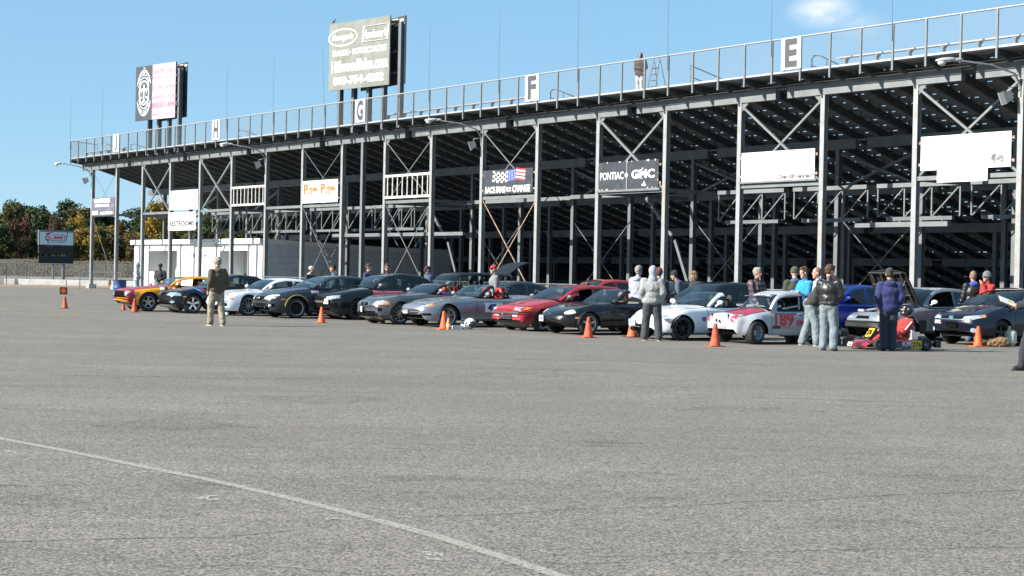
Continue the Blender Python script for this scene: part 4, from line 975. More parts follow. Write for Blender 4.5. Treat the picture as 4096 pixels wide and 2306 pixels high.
class Car:
    def __init__(s, sp):
        s.sp = sp; s.root = None
        L, W = sp['L'], sp['W']; s.L, s.W = L, W; s.fo, s.wb, s.r = sp['fo'], sp['wb'], sp['r']
        s.T = pchip(sp['top']); s.B = pchip(sp.get('bot') or [(0, .33), (.07, .23), (.3, .18), (L * .5, .19), (L - .35, .20), (L - .06, .30), (L, .42)])
        s.Wd = pchip(sp.get('wid') or [(0, .70), (.08, .80), (.3, .91), (s.fo, .98), (s.fo + .6, 1.0), (L - 1.2, 1.0), (L - .5, .96), (L - .1, .86), (L, .74)])
        s.F = pchip(sp['fend']) if 'fend' in sp else (lambda q: 0.0)
        s.bow_f, s.bow_r = sp.get('bow', (.2, .12)); s.ra = s.r + sp.get('gap', .045)
        s.axles = (s.fo, s.fo + s.wb)
        s.cow, s.wt, s.rt, s.rb = sp['cow'], sp['wt'], sp['rt'], sp['rb']
    def wx(s, q): return s.fo - q
    def arch(s, q):
        z = -1
        for i, a in enumerate(s.axles):
            d = q - a; ra = s.ra + (s.sp.get('rear_ra', 0) if i else 0)
            if abs(d) < ra: z = max(z, s.r * .98 + math.sqrt(ra * ra - d * d))
        return z
    SEC = [(.93, .0), (.975, .10), (1.0, .28), (1.0, .50), (.99, .68), (.965, .82), (.93, .90), (.86, .955), (.72, .985), (.45, .998), (0.0, 1.0)]
    def section(s, q):
        hw = s.W / 2 * s.Wd(q); zb, zt = s.B(q), s.T(q); h = zt - zb; crown = s.sp.get('crown', .035); az = s.arch(q)
        sec = s.sp.get('sec', s.SEC); ys = [y for y, z in sec]; zs = [z for y, z in sec]
        out = []
        for j, (yf, zf) in enumerate(sec):
            z = zb + zf * h - (crown * (yf ** 2) if j >= 6 else crown * .75 * zf)
            yy = yf
            if z < az:
                z = min(az, zb + .93 * h); k = (z - zb) / h; i = 0
                while i < len(zs) - 2 and zs[i + 1] < k: i += 1
                yy = ys[i] + (ys[i + 1] - ys[i]) * max(0, min(1, (k - zs[i]) / max(1e-6, zs[i + 1] - zs[i])))
            wj = (0, 0, 0, 0, .1, .5, .9, 1.0, .75, .25, 0)[j]
            z += s.F(q) * wj
            y = yy * hw
            fl = s.sp.get('flare', .012)
            for i, a in enumerate(s.axles):
                dd = math.hypot(q - a, z - s.r) - s.ra
                if j < 7 and dd < .35: y += fl * math.exp(-(max(dd, 0) / .07) ** 2)
            out.append((y, z))
        return out
    def bowx(s, q, y):
        k = (abs(y) / (s.W / 2)) ** 2.2; x = s.wx(q)
        x -= s.bow_f * k * max(0, 1 - q / .8) ** 1.2
        x += s.bow_r * k * max(0, 1 - (s.L - q) / .7) ** 1.2
        return x
    def build(s, name, label, wheel_px=None, loc=None, dyaw=0.0, cat='car', group='cars parked below the stand'):
        sp = s.sp; pm = sp['paint']; tr = s.W / 2 - sp.get('tw', .205) / 2 - sp.get('inset', .035)
        fwd = -SV; yaw = math.atan2(fwd.y, fwd.x) + dyaw - math.radians(4)
        if wheel_px:
            P = gp(*wheel_px); c_, s_ = math.cos(yaw), math.sin(yaw); y = tr + .06
            loc = (P.x + s_ * y, P.y - c_ * y, 0)
        s.yaw = yaw
        root = thing(name, label, cat, loc, yaw, group); s.root = root
        L = s.L; qs = set(i * L / 46 for i in range(47))
        for i, a in enumerate(s.axles):
            ra = s.ra + (sp.get('rear_ra', 0) if i else 0)
            for k in range(-12, 13): qs.add(a + ra * math.sin(k / 12 * math.pi / 2) * .9999)
        for q in (.015, .035, .06, .1, .15, L - .015, L - .04, L - .08, L - .15, s.cow, s.rb, s.cow + .1): qs.add(q)
        d0, d1 = sp.get('door', (s.cow + .05, s.cow + 1.2)); doors = [(d0, d1)] + ([sp['door2']] if 'door2' in sp else [])
        h0 = sp.get('hood', .18)
        for a, b in doors: qs.add(a); qs.add(b)
        qs.add(h0)
        qs = sorted(q for q in qs if 0 <= q <= L); qq = [qs[0]]
        for q in qs[1:]:
            if q - qq[-1] > .004: qq.append(q)
        qs = qq
        secs = [s.section(q) for q in qs]; J = len(secs[0])
        P = [[(s.bowx(q, y), y, z) for (y, z) in sec] for q, sec in zip(qs, secs)]
        body = MB(); hood = MB(); dr = {}
        full = MB()
        opened = sp.get('open_hood', False); conv = sp.get('conv', False)
        ce = sp.get('cockpit_end', s.rb - .05)
        for i in range(len(qs) - 1):
            qm = (qs[i] + qs[i + 1]) / 2
            for j in range(J - 1):
                for sd in (1, -1):
                    vs = [(P[a][b][0], sd * P[a][b][1], P[a][b][2]) for a, b in ((i, j), (i + 1, j), (i + 1, j + 1), (i, j + 1))]
                    if sd < 0: vs = vs[::-1]
                    full.add(vs, [(0, 1, 2, 3)])
                    if j >= 7 and s.cow + .06 < qm < ce: continue
                    if j >= 7 and h0 < qm < s.cow:
                        hood.add(vs, [(0, 1, 2, 3)]); continue
                    k = None
                    for n_, (a, b) in enumerate(doors):
                        if a < qm < b and 1 <= j <= 6: k = (n_, sd)
                    if k: dr.setdefault(k, MB()).add(vs, [(0, 1, 2, 3)]); continue
                    two = sp.get('two_tone'); mi = 1 if (two and j < two) else 0
                    if sp.get('nose_mat') and qm < sp['nose_mat']: mi = 1
                    body.add(vs, [(0, 1, 2, 3)], mi)
        for e, fl in ((0, 1), (len(qs) - 1, 0)):               # end caps
            ring_ = [(x, y, z) for x, y, z in P[e]] + [(x, -y, z) for x, y, z in P[e][-2::-1]]
            cx = sum(p[0] for p in ring_) / len(ring_) + (.015 if e == 0 else -.015); cz = sum(p[2] for p in ring_) / len(ring_)
            vs = ring_ + [(cx, 0, cz)]; n = len(ring_)
            fs = [(i, (i + 1) % n, n) if fl else ((i + 1) % n, i, n) for i in range(n)]
            body.add(vs, fs, 1 if (e == 0 and sp.get('nose_mat')) else 0); full.add(vs, fs)
        m2 = sp.get('paint2', BLACKP)
        # ---- greenhouse
        yb_, tum = sp.get('gy', .90) * s.W / 2, sp.get('tumble', .42)
        G = pchip(sp['roof'])
        def belt(q):                                            # where the glasshouse meets the shoulder
            sec = s.section(q)
            for (y0, z0), (y1, z1) in zip(sec, sec[1:]):
                if y1 <= yb_ <= y0 and y0 > y1: return z0 + (z1 - z0) * (y0 - yb_) / (y0 - y1) - .014
            return s.T(q) - .03
        gq = set([s.cow, s.wt, s.rt, s.rb] + [s.cow + (s.rb - s.cow) * i / 30 for i in range(31)])
        bp = sp.get('bpil', (s.cow + 1.25, s.cow + 1.33)); win = sp.get('win', (s.cow + .22, s.rb - .35)); gq |= set(bp) | set(win)
        pend = s.wt + .07 if conv else s.rb
        gq = sorted(q for q in gq if s.cow <= q <= pend); g2 = [gq[0]]
        for q in gq[1:]:
            if q - g2[-1] > .006: g2.append(q)
        gq = g2
        if gq[-1] < pend: gq.append(pend)
        ws, rw, fr = MB(), MB(), MB(); sw = {}
        def gsec(q):
            zb = belt(q); zg = max(G(q), zb + .004); e = min(1, (q - s.cow) / .5) if not conv else 1
            bowc = sp.get('bowc', .10) * max(0, 1 - (q - s.cow) / (s.wt - s.cow + .3)) if q < s.wt + .3 else 0
            H_ = zg - zb; c = zb + H_ * .93 - .02 * min(1, H_ * 3)
            c = max(c, zb + .002); yc = yb_ - tum * (c - zb)
            lv = [zb, min(zb + .025, c), max(zb + .026 * min(1, H_ * 8), c - .045), c]
            pts = [(yb_ - tum * (z - zb) + .02 * math.sin(math.pi * min(1, (z - zb) / .5)), z) for z in lv]
            pts += [(yc - .045, zb + H_ * .965), (yc - .075, zb + H_ * .975), (yc * .6, zb + H_ * .993), (0, zg)]
            return pts, bowc
        GP = []
        for q in gq:
            pts, bc = gsec(q)
            GP.append([(s.wx(q) - (bc * ((y / yb_) ** 2)) * (-1 if False else 1) if k >= 0 else 0, y, z) for k, (y, z) in enumerate(pts)])
        hdr = sp.get('header', .05)
        for i in range(len(gq) - 1):
            qm = (gq[i] + gq[i + 1]) / 2
            for j in range(7):
                for sd in (1, -1):
                    vs = [(GP[a][b][0], sd * GP[a][b][1], GP[a][b][2]) for a, b in ((i, j), (i + 1, j), (i + 1, j + 1), (i, j + 1))]
                    if sd < 0: vs = vs[::-1]
                    if j <= 2:
                        if conv and not (j == 2): 
                            continue
                        if j == 1 and win[0] < qm < win[1] and not (bp[0] < qm < bp[1]):
                            sw.setdefault((sd, qm > bp[1]), MB()).add(vs, [(0, 1, 2, 3)]); continue
                        fr.add(vs, [(0, 1, 2, 3)])
                    else:
                        if qm < s.wt - (0 if not conv else 0) and j >= 4: ws.add(vs, [(0, 1, 2, 3)])
                        elif qm > s.rt and j >= 5 and qm < sp.get('rge', s.rb): rw.add(vs, [(0, 1, 2, 3)])
                        else: fr.add(vs, [(0, 1, 2, 3)])
        gm = sp.get('glass', GLASS)
        roofm = sp.get('roof_mat', pm)
        body.build('body', [pm, m2], root, 35)
        hm = sp.get('hood_mat', pm)
        if not opened: hood.build('hood', hm, root, 35)
        s.bvh = BVHTree.FromPolygons([Vector(v) for v in full.v], full.f)
        for (n_, sd), mb in dr.items():
            dm = pm
            if n_ == 1 and 'door2_mat' in sp: dm = sp['door2_mat']
            if n_ == 0 and 'door_mat' in sp: dm = sp['door_mat']
            o = mb.build('door', dm, root, 35)
            if 'door_label' in sp and n_ == sp.get('door_label_n', 1): o['label'] = sp['door_label']
            a, b = doors[n_]; q = b - .16; zz = s.T(q) - .14
            hit = s.bvh.ray_cast(Vector((s.wx(q), sd * 2, zz)), Vector((0, -sd, 0)))
            if hit[0]: MB().ell(hit[0] + Vector((0, sd * .012, 0)), (.085, .018, .016), 10, 6).build('handle', sp.get('handle', dm), o, 60)
            if n_ == 0: s.door_obj = o if sd > 0 else getattr(s, 'door_obj', None)
        sl = MB()                                              # shut lines of doors and hood
        for a, b in doors:
            for q in (a, b):
                pts = []
                for k_ in range(9):
                    zz = s.B(q) + .10 + (s.T(q) - .05 - s.B(q) - .10) * k_ / 8
                    if zz < s.arch(q) + .01: continue
                    hit = s.bvh.ray_cast(Vector((s.wx(q), 2, zz)), Vector((0, -1, 0)))
                    if hit[0]: pts.append(hit[0] + Vector((0, .001, 0)))
                if len(pts) > 2: sl.tube(pts, .0065, 4)
        if not opened:
            for sd in (1, -1):
                pts = [(P[i][7][0], sd * P[i][7][1], P[i][7][2]) for i in range(len(qs)) if h0 <= qs[i] <= s.cow]
                if len(pts) > 2: sl.tube(pts, .006, 4)
            i = min(range(len(qs)), key=lambda i_: abs(qs[i_] - h0)); sl.tube([(P[i][j][0], P[i][j][1], P[i][j][2]) for j in range(7, J)] + [(P[i][j][0], -P[i][j][1], P[i][j][2]) for j in range(J - 2, 6, -1)], .006, 4)
        sl.build('shut_lines', WELL, root)['kind'] = 'stuff'
        tr_ = MB()                                              # dark trim at the foot of the glass and along the sill
        for sd in (1, -1):
            if not conv: tr_.tube([(s.wx(q), sd * (yb_ + .004), belt(q) + .018) for q in [win[0] + (win[1] - win[0]) * k_ / 10 for k_ in range(11)]], .010, 5)
        if tr_.f: tr_.build('belt_trim', BLACKP, root, 60)
        wp = MB()
        for y0, y1 in ((.05, .55), (-.5, 0.0)):
            wp.tube([(s.wx(s.cow + .02) + .02, y0, s.T(s.cow) + .012), (s.wx(s.cow + .10) + .01, y1, G(s.cow + .10) + .02)], .009, 5)
        wp.build('wipers', BLACKP, root, 60)
        fr.build('roof' if not conv else 'windshield_frame', roofm if not conv else sp.get('frame_mat', pm), root, 40)
        o = ws.build('windshield', gm, root, 60)
        if conv:
            q0 = s.wt; pts = [(p[0], sd * p[1], p[2]) for sd in (1,) for p in GP[gq.index(min(gq, key=lambda q: abs(q - s.wt)))][3:]]
        if rw.f: rw.build('rear_window', gm, root, 60)
        for k, mb in sw.items():
            if k in sp.get('open_win', ()): continue
            mb.build('side_window', gm, root, 60)
        # ---- underside, wheel wells
        uw = s.W / 2 * .82
        under = MB().box((s.wx(L / 2), 0, .25), (L - .5, uw * 2 - .5, .06)); under.build('floor_pan', WELL, root)
        for i, a in enumerate(s.axles):
            for sd in (1, -1):
                wl_ = MB(); n = 14; rr_ = s.ra + (sp.get('rear_ra', 0) if i else 0) + .004; y0, y1 = sd * (s.W / 2 * .955), sd * (s.W / 2 - .42); base = len(wl_.v)
                for k in range(n + 1):
                    t_ = math.pi * k / n; x, z = s.wx(a) + rr_ * math.cos(t_), s.r * .98 + rr_ * math.sin(t_)
                    z = min(z, s.T(a) - .03); wl_.v += [(x, y0, z), (x, y1, z)]
                for k in range(n): wl_.f.append((base + 2 * k, base + 2 * k + 2, base + 2 * k + 3, base + 2 * k + 1)); wl_.m.append(0)
                wl_.add([wl_.v[base + 2 * k + 1] for k in range(n + 1)], [tuple(range(n + 1))]); wl_.build('wheel_well', WELL, root, 30)
        # ---- wheels
        rr = sp.get('rim_r', s.r * .70); tw = sp.get('tw', .205)
        tm_ = tyre_mesh(s.r, rr, tw).mesh('wheel', RUBBER, 40); rm_ = rim_mesh(sp.get('rim', 'five'), rr, tw * .92).mesh('rim', [sp.get('rim_mat', SILVER), sp.get('rim_back', WELL)], 40)
        for i, a in enumerate(s.axles):
            for sd in (1, -1):
                st = sp.get('steer', 0.0) if i == 0 else 0.0
                w = link('wheel', tm_, root, (s.wx(a), sd * (tr - (sp.get('rear_in', 0) if i else 0)), s.r), (0, 0, math.pi + st if sd > 0 else st))
                link('rim', rm_, w)
        # ---- cabin
        cb = MB(); zf = .30; x0, x1 = s.wx(s.cow + .25), s.wx(ce - .02); cw = s.W / 2 * .80
        ztop = min(s.T(q) for q in (s.cow, (s.cow + ce) / 2, ce)) - .03
        cb.add([(x0, -cw, zf), (x0, cw, zf), (x1, cw, zf), (x1, -cw, zf), (x0, -cw, ztop), (x0, cw, ztop), (x1, cw, ztop), (x1, -cw, ztop)], [(0, 1, 2, 3), (0, 4, 5, 1), (1, 5, 6, 2), (2, 6, 7, 3), (3, 7, 4, 0)])
        cb.build('cabin', CABIN, root)
        MB().prism([(s.wx(s.cow + .04), s.T(s.cow) - .02), (s.wx(s.cow + .45), s.T(s.cow) + .01), (s.wx(s.cow + .55), s.T(s.cow) - .05), (s.wx(s.cow + .5), .5), (s.wx(s.cow + .3), .5)], -cw + .01, cw - .01).build('dashboard', BLACKP, root, 40)
        sx = s.wx(sp.get('seat_s', s.cow + 1.28)); sm_ = sp.get('seat_mat', SEATB); zt = sp.get('seat_top', s.T(s.cow) + .27)
        for sd in (1, -1):
            y = sd * s.W * .2; st_ = MB()
            st_.prism([(sx + .45, .45), (sx + .05, .40), (sx - .22, zt - .2), (sx - .33, zt - .18), (sx - .12, .32), (sx + .45, .33)], y - .23, y + .23)
            o = st_.build('seat', sm_, root, 40)
            MB().ell((sx - .30, y, zt - .08), (.055, .12, .11), 10, 8).build('headrest', sm_, o, 60)
        if not sp.get('nowheel'):
            MB().lathe([(.17, -.015), (.19, 0), (.17, .015), (.155, 0)], 18, axis='X', c=(s.wx(s.cow + .62), s.W * .2, s.T(s.cow) + .0), closed=True).build('steering_wheel', BLACKP, root, 60)
        # ---- mirrors
        if sp.get('mirror', True):
            for sd in (1, -1):
                q = s.cow + sp.get('mir_s', .30); z = s.T(q) + .075; y = sd * (s.W / 2 + .06)
                mm = MB().ell((s.wx(q), y, z), (.055, .10, .058), 12, 8).tube([(s.wx(q), sd * (s.W / 2 * .88), z - .09), (s.wx(q), y, z - .02)], .022, 6).build('mirror', sp.get('mirror_mat', pm), root, 60)
                MB().lathe([(0, 0), (.05, 0)], 12, axis='X', c=(s.wx(q) - .05, y, z)).build('mirror_glass', CHROME, mm)
        s.front = s.wx(0)
        for f in sp.get('feat', ()): f(s)
        return s
    # -------------------------------------------------------------- things laid on the skin
    def cast(s, a, b, view):
        if view == 'front': o, d = Vector((s.front + 1, a, b)), Vector((-1, 0, 0))
        elif view == 'rear': o, d = Vector((s.wx(s.L) - 1, a, b)), Vector((1, 0, 0))
        elif view == 'side': o, d = Vector((a, 2.0, b)), Vector((0, -1, 0))
        elif view == 'right': o, d = Vector((a, -2.0, b)), Vector((0, 1, 0))
        else: o, d = Vector((a, b, 3)), Vector((0, 0, -1))
        h = s.bvh.ray_cast(o, d)
        return (h[0], -d) if h[0] is not None else (None, -d)
    def patch(s, name, pts, m, view='front', off=.008, mirror=False, parent=None, rings=(0, .45, .8, 1.0), bulge=0.0):
        for sg in ((1, -1) if mirror else (1,)):
            pp = [(a * (sg if view in ('front', 'rear') else 1), b) for a, b in pts]; vw = view
            if view == 'front':                                  # lamps wrap only a little way round the corner
                lim = {'headlight': .40, 'turn_lamp': .44}.get(name, .9); p2 = []
                for a, b in pp:
                    for _ in range(40):
                        h_, _d = s.cast(a, b, 'front')
                        if h_ is not None and s.front - h_.x < lim: break
                        a *= .985
                    p2.append((a, b))
                pp = p2
            if view == 'side' and sg < 0: vw = 'right'
            E = []
            n = len(pp)
            for i in range(n):
                a, b = Vector(pp[i]), Vector(pp[(i + 1) % n]); k = max(1, int((b - a).length / .05))
                for t in range(k): E.append(a.lerp(b, t / k))
            c = sum(E, Vector((0, 0))) / len(E); mb = MB(); N = len(E); last = None; vs = []; bad = False
            for ri, r in enumerate(rings):
                for e in E:
                    q = c.lerp(e, r); h, dn = s.cast(q.x, q.y, vw)
                    if h is None: h = last if last is not None else Vector((0, 0, 0))
                    last = h; vs.append(h + dn * (off + bulge * (1 - r * r)))
            for e in E:
                h, dn = s.cast(e.x, e.y, vw); h = h if h is not None else last; vs.append(h - dn * .004)
            fs = []
            R = len(rings) + 1
            for k in range(R - 1):
                for i in range(N): fs.append((k * N + i, k * N + (i + 1) % N, (k + 1) * N + (i + 1) % N, (k + 1) * N + i))
            mb.add(vs, fs); o = mb.build(name, m, parent or s.root, 40)
        return o
    def decal(s, text, x, z, w, h, m, view='side', bold=.02, shear=0.0, name='lettering', off=.012, parent=None):
        mb = MB()
        def fn(a, b):
            p, dn = s.cast(x - a if view == 'side' else -a + x, z + b, view)
            if view == 'front': p, dn = s.cast(x + a, z + b, 'front')
            if p is None: p = Vector((x - a, s.W / 2, z + b))
            return p + dn * off
        letters(mb, text, 0, 0, w, h, fn=fn, bold=bold, shear=shear, maxe=.035)
        return mb.build(name, m, parent or s.root)
    def plate(s, y, z, text, tilt=0.0, w=.31, h=.16, yaw=0.0):
        p, dn = s.cast(y, z, 'front'); x = (p.x if p is not None else s.front) + .022
        o = MB().box((0, 0, 0), (.012, w, h)).build('licence_plate', PLATE, s.root, loc=(x, y, z), rot=(0, tilt, yaw))
        mb = MB(); letters(mb, text, 0, -.01, w * .8, h * .42, fn=lambda a, b: (.008, a, b), bold=.02); letters(mb, 'VIRGINIA', 0, h * .34, w * .4, h * .1, fn=lambda a, b: (.008, a, b)); mb.build('lettering', INK, o)
    def marker(s, q, z, w, h, m=None):
        x = s.wx(q); s.patch('side_marker', [(x - w, z - h), (x + w, z - h), (x + w, z + h), (x - w, z + h)], m or AMBER, 'side', .006, mirror=True)
    def roof_z(s, q): return pchip(s.sp['roof'])(q)
def rect(a0, a1, b0, b1): return [(a0, b0), (a1, b0), (a1, b1), (a0, b1)]
def oval(ca, cb, ra, rb, n=18): return [(ca + ra * math.cos(2 * math.pi * k / n), cb + rb * math.sin(2 * math.pi * k / n)) for k in range(n)]
# ------------------------------------------------------------------ the front row, left to right
W_ = lambda *a: dict(*a)
def std_bot(L, lo=.18): return [(0, .34), (.05, lo + .06), (.25, lo), (L * .5, lo + .02), (L - .35, lo + .04), (L - .06, .32), (L, .44)]
MESH_D = pmat('grille_black', (.006, .006, .0065), .9, spec=.08)
# --- orange and red fastback racer
sp = dict(L=4.66, W=1.80, fo=.80, wb=2.74, r=.325, rim_r=.205, rim='torq', tw=.24, paint=paint('orange', (.72, .30, .012)), hood_mat=paint('dull_red', (.30, .022, .03), rough=.45), paint2=paint('dull_red', (.30, .022, .03)), nose_mat=.30, hood=.16,
          top=[(0, .70), (.04, .74), (.2, .79), (.8, .86), (1.55, .92), (2.2, .92), (3.6, .95), (4.3, .96), (4.6, .94), (4.66, .88)], bot=[(0, .52), (.05, .36), (.2, .24), (.6, .22), (2.3, .22), (4.2, .24), (4.55, .36), (4.66, .5)],
          wid=[(0, .90), (.1, .94), (.5, .97), (.8, .99), (2, 1.0), (3.6, 1.0), (4.3, .97), (4.66, .90)], bow=(.06, .06), crown=.05, flare=.02,
          cow=1.52, wt=2.18, rt=2.95, rb=4.15, rge=4.05, roof=[(1.52, .905), (1.85, 1.12), (2.18, 1.20), (2.6, 1.245), (3.0, 1.235), (3.6, 1.12), (4.15, .97)], bpil=(2.86, 3.1), win=(1.74, 3.45), door=(1.6, 2.78), seat_s=2.75, gy=.88, open_win=((1, False), (-1, False)), nowheel=True, bowc=.06)
def f_mustang(s):
    s.patch('grille', [(-.60, .52), (.60, .52), (.64, .70), (-.64, .70)], MESH_D, 'front', .012)
    fr = MB()
    for (a, b, c, d) in ((-.66, .50, .66, .50), (.66, .50, .68, .72), (.68, .72, -.68, .72), (-.68, .72, -.66, .50)):
        p, dn = s.cast(a, b, 'front'); q, _ = s.cast(c, d, 'front')
        if p is not None and q is not None: fr.bar(p + dn * .02, q + dn * .02, .025)
    fr.build('grille_surround', CHROME, s.root)
    s.patch('headlight', oval(.74, .61, .085, .09), LAMPC, 'front', .02, mirror=True)
    s.patch('front_bumper', [(-.8, .36), (.8, .36), (.84, .47), (-.84, .47)], s.sp['paint'], 'front', .035)
    s.patch('chin_spoiler', [(-.7, .24), (.7, .24), (.74, .34), (-.74, .34)], paint('dull_red', (0, 0, 0)), 'front', .03)
    dm = pmat('decal_white', (.72, .72, .72), .5); dd = pmat('decal_black', (.03, .03, .035), .5)
    x = s.wx(.52); s.patch('round_decal', oval(s.wx(.36), .62, .06, .06), pmat('decal_dusky', (.45, .25, .25), .5), 'side', .008)
    for i, (q, z, w, h, m) in enumerate(((1.28, .80, .07, .05, dm), (1.42, .80, .05, .055, dd), (1.56, .79, .07, .05, pmat('decal_red', (.5, .06, .1), .5)), (1.30, .66, .09, .035, dm), (1.55, .64, .05, .03, dd), (1.70, .80, .04, .03, dm))):
        s.patch('sticker', rect(s.wx(q) - w, s.wx(q) + w, z - h, z + h), m, 'side', .008)
sp['feat'] = [f_mustang]
mus = Car(sp).build('race_car', 'orange fastback race car with red hood and nose, leftmost in the row', (592, 1247), dyaw=-math.radians(4))
# --- black coupe with tricolour flash
sp = dict(L=4.49, W=1.757, fo=.77, wb=2.725, r=.318, rim='star', rim_r=.225, tw=.225, paint=paint('black_blue', (.006, .0075, .014)), glass=GLASS,
          top=[(0, .60), (.03, .66), (.12, .72), (.5, .80), (1.42, .93), (2.2, .935), (3.5, .97), (4.0, .99), (4.4, .98), (4.49, .88)], cow=1.40, wt=2.1, rt=3.05, rb=3.72, crown=.04, fend=[(0, 0), (.15, .0), (.6, .015), (1.4, 0), (4.49, 0)],
          roof=[(1.40, .92), (1.75, 1.13), (2.1, 1.27), (2.55, 1.33), (3.05, 1.30), (3.4, 1.18), (3.72, .975)], bpil=(2.62, 2.72), win=(1.62, 3.5), door=(1.45, 2.7), bot=std_bot(4.49))
def f_e46(s):
    s.patch('headlight', [(.34, .60), (.60, .58), (.78, .585), (.80, .66), (.62, .70), (.40, .69)], LAMPC, 'front', .012, mirror=True)
    for sd in (-1, 1):
        s.patch('kidney_grille', [(sd * .03, .60), (sd * .15, .60), (sd * .17, .68), (sd * .13, .715), (sd * .04, .715)][::sd], MESH_D, 'front', .02)
    s.patch('lower_intake', [(-.48, .32), (.48, .32), (.44, .44), (-.44, .44)], MESH_D, 'front', .01)
    s.patch('fog_light', oval(.62, .38, .07, .045), LAMPC, 'front', .012, mirror=True)
    s.patch('bumper_strip', [(-.76, .50), (.76, .50), (.76, .54), (-.76, .54)], BLACKP, 'front', .014)
    s.patch('splitter', [(-.7, .24), (.7, .24), (.7, .285), (-.7, .285)], pmat('splitter_grey', (.2, .21, .22), .4), 'front', .03)
    s.marker(.48, .56, .05, .018)
    for k, (c, nm) in enumerate((((.10, .35, .75), 'lb'), ((.04, .06, .30), 'db'), ((.6, .03, .05), 'rd'))):
        x = s.wx(.84) - k * .085; s.patch('tricolour_stripe', [(x, .84), (x - .08, .84), (x - .30, .70), (x - .22, .70)], pmat('stripe_' + nm, c, .4), 'side', .01)
    wm_ = MATS['decal_white']
    for q, z, w, h in ((1.36, .74, .13, .035), (1.40, .83, .13, .02), (1.34, .52, .06, .05), (1.34, .42, .06, .05)): s.patch('sticker', rect(s.wx(q) - w, s.wx(q) + w, z - h, z + h), wm_, 'side', .008)
    MB().box((s.wx(3.0), .0, s.roof_z(3.0) + .03), (.05, .012, .06)).build('antenna', BLACKP, s.root)
sp['feat'] = [f_e46]
Car(sp).build('parked_car', 'black coupe with blue and red fender stripes behind the man in khaki', (770.6, 1255))
# --- white rear engined coupe
sp = dict(L=4.43, W=1.81, fo=1.0, wb=2.35, r=.328, rim='ten', rim_r=.245, tw=.235, paint=paint('white', (.74, .76, .80), rough=.22, flake=.03),
          top=[(0, .50), (.03, .56), (.15, .64), (.5, .72), (1.0, .80), (1.5, .875), (2.2, .89), (3.3, .95), (3.9, .93), (4.25, .82), (4.43, .62)], fend=[(0, 0), (.2, .03), (.55, .085), (.95, .075), (1.4, .01), (2.6, 0), (4.43, 0)], bow=(.30, .2),
          wid=[(0, .55), (.06, .72), (.25, .88), (.6, .95), (1.0, .97), (2.1, .96), (3.2, 1.0), (3.7, .99), (4.2, .86), (4.43, .62)], cow=1.42, wt=2.05, rt=2.75, rb=4.0, rge=3.55, tumble=.50,
          roof=[(1.42, .86), (1.75, 1.06), (2.05, 1.19), (2.45, 1.25), (2.8, 1.235), (3.3, 1.13), (3.7, 1.03), (4.0, .93)], bpil=(2.62, 2.70), win=(1.62, 3.25), door=(1.5, 2.55), bot=std_bot(4.43, .16))
def f_911(s):
    s.patch('headlight', oval(.60, .665, .105, .12), LAMPC, 'front', .012, mirror=True, bulge=.03)
    s.patch('lower_intake', [(-.38, .28), (.38, .28), (.36, .36), (-.36, .36)], MESH_D, 'front', .01)
    s.patch('side_intake', [(.46, .30), (.74, .32), (.72, .42), (.48, .40)], MESH_D, 'front', .01, mirror=True)
    s.patch('daylight_lamp', [(.50, .455), (.74, .45), (.74, .485), (.52, .49)], LAMPC, 'front', .014, mirror=True)
    s.marker(.42, .56, .055, .018); s.patch('splitter', [(-.66, .20), (.66, .20), (.7, .255), (-.7, .255)], BLACKP, 'front', .02)
    s.patch('emblem', oval(0, .64, .03, .035), pmat('emblem_gold', (.5, .35, .08), .3, .5), 'front', .012)
sp['feat'] = [f_911]
Car(sp).build('parked_car', 'white low rounded coupe right of the man in khaki', (993, 1264.6))
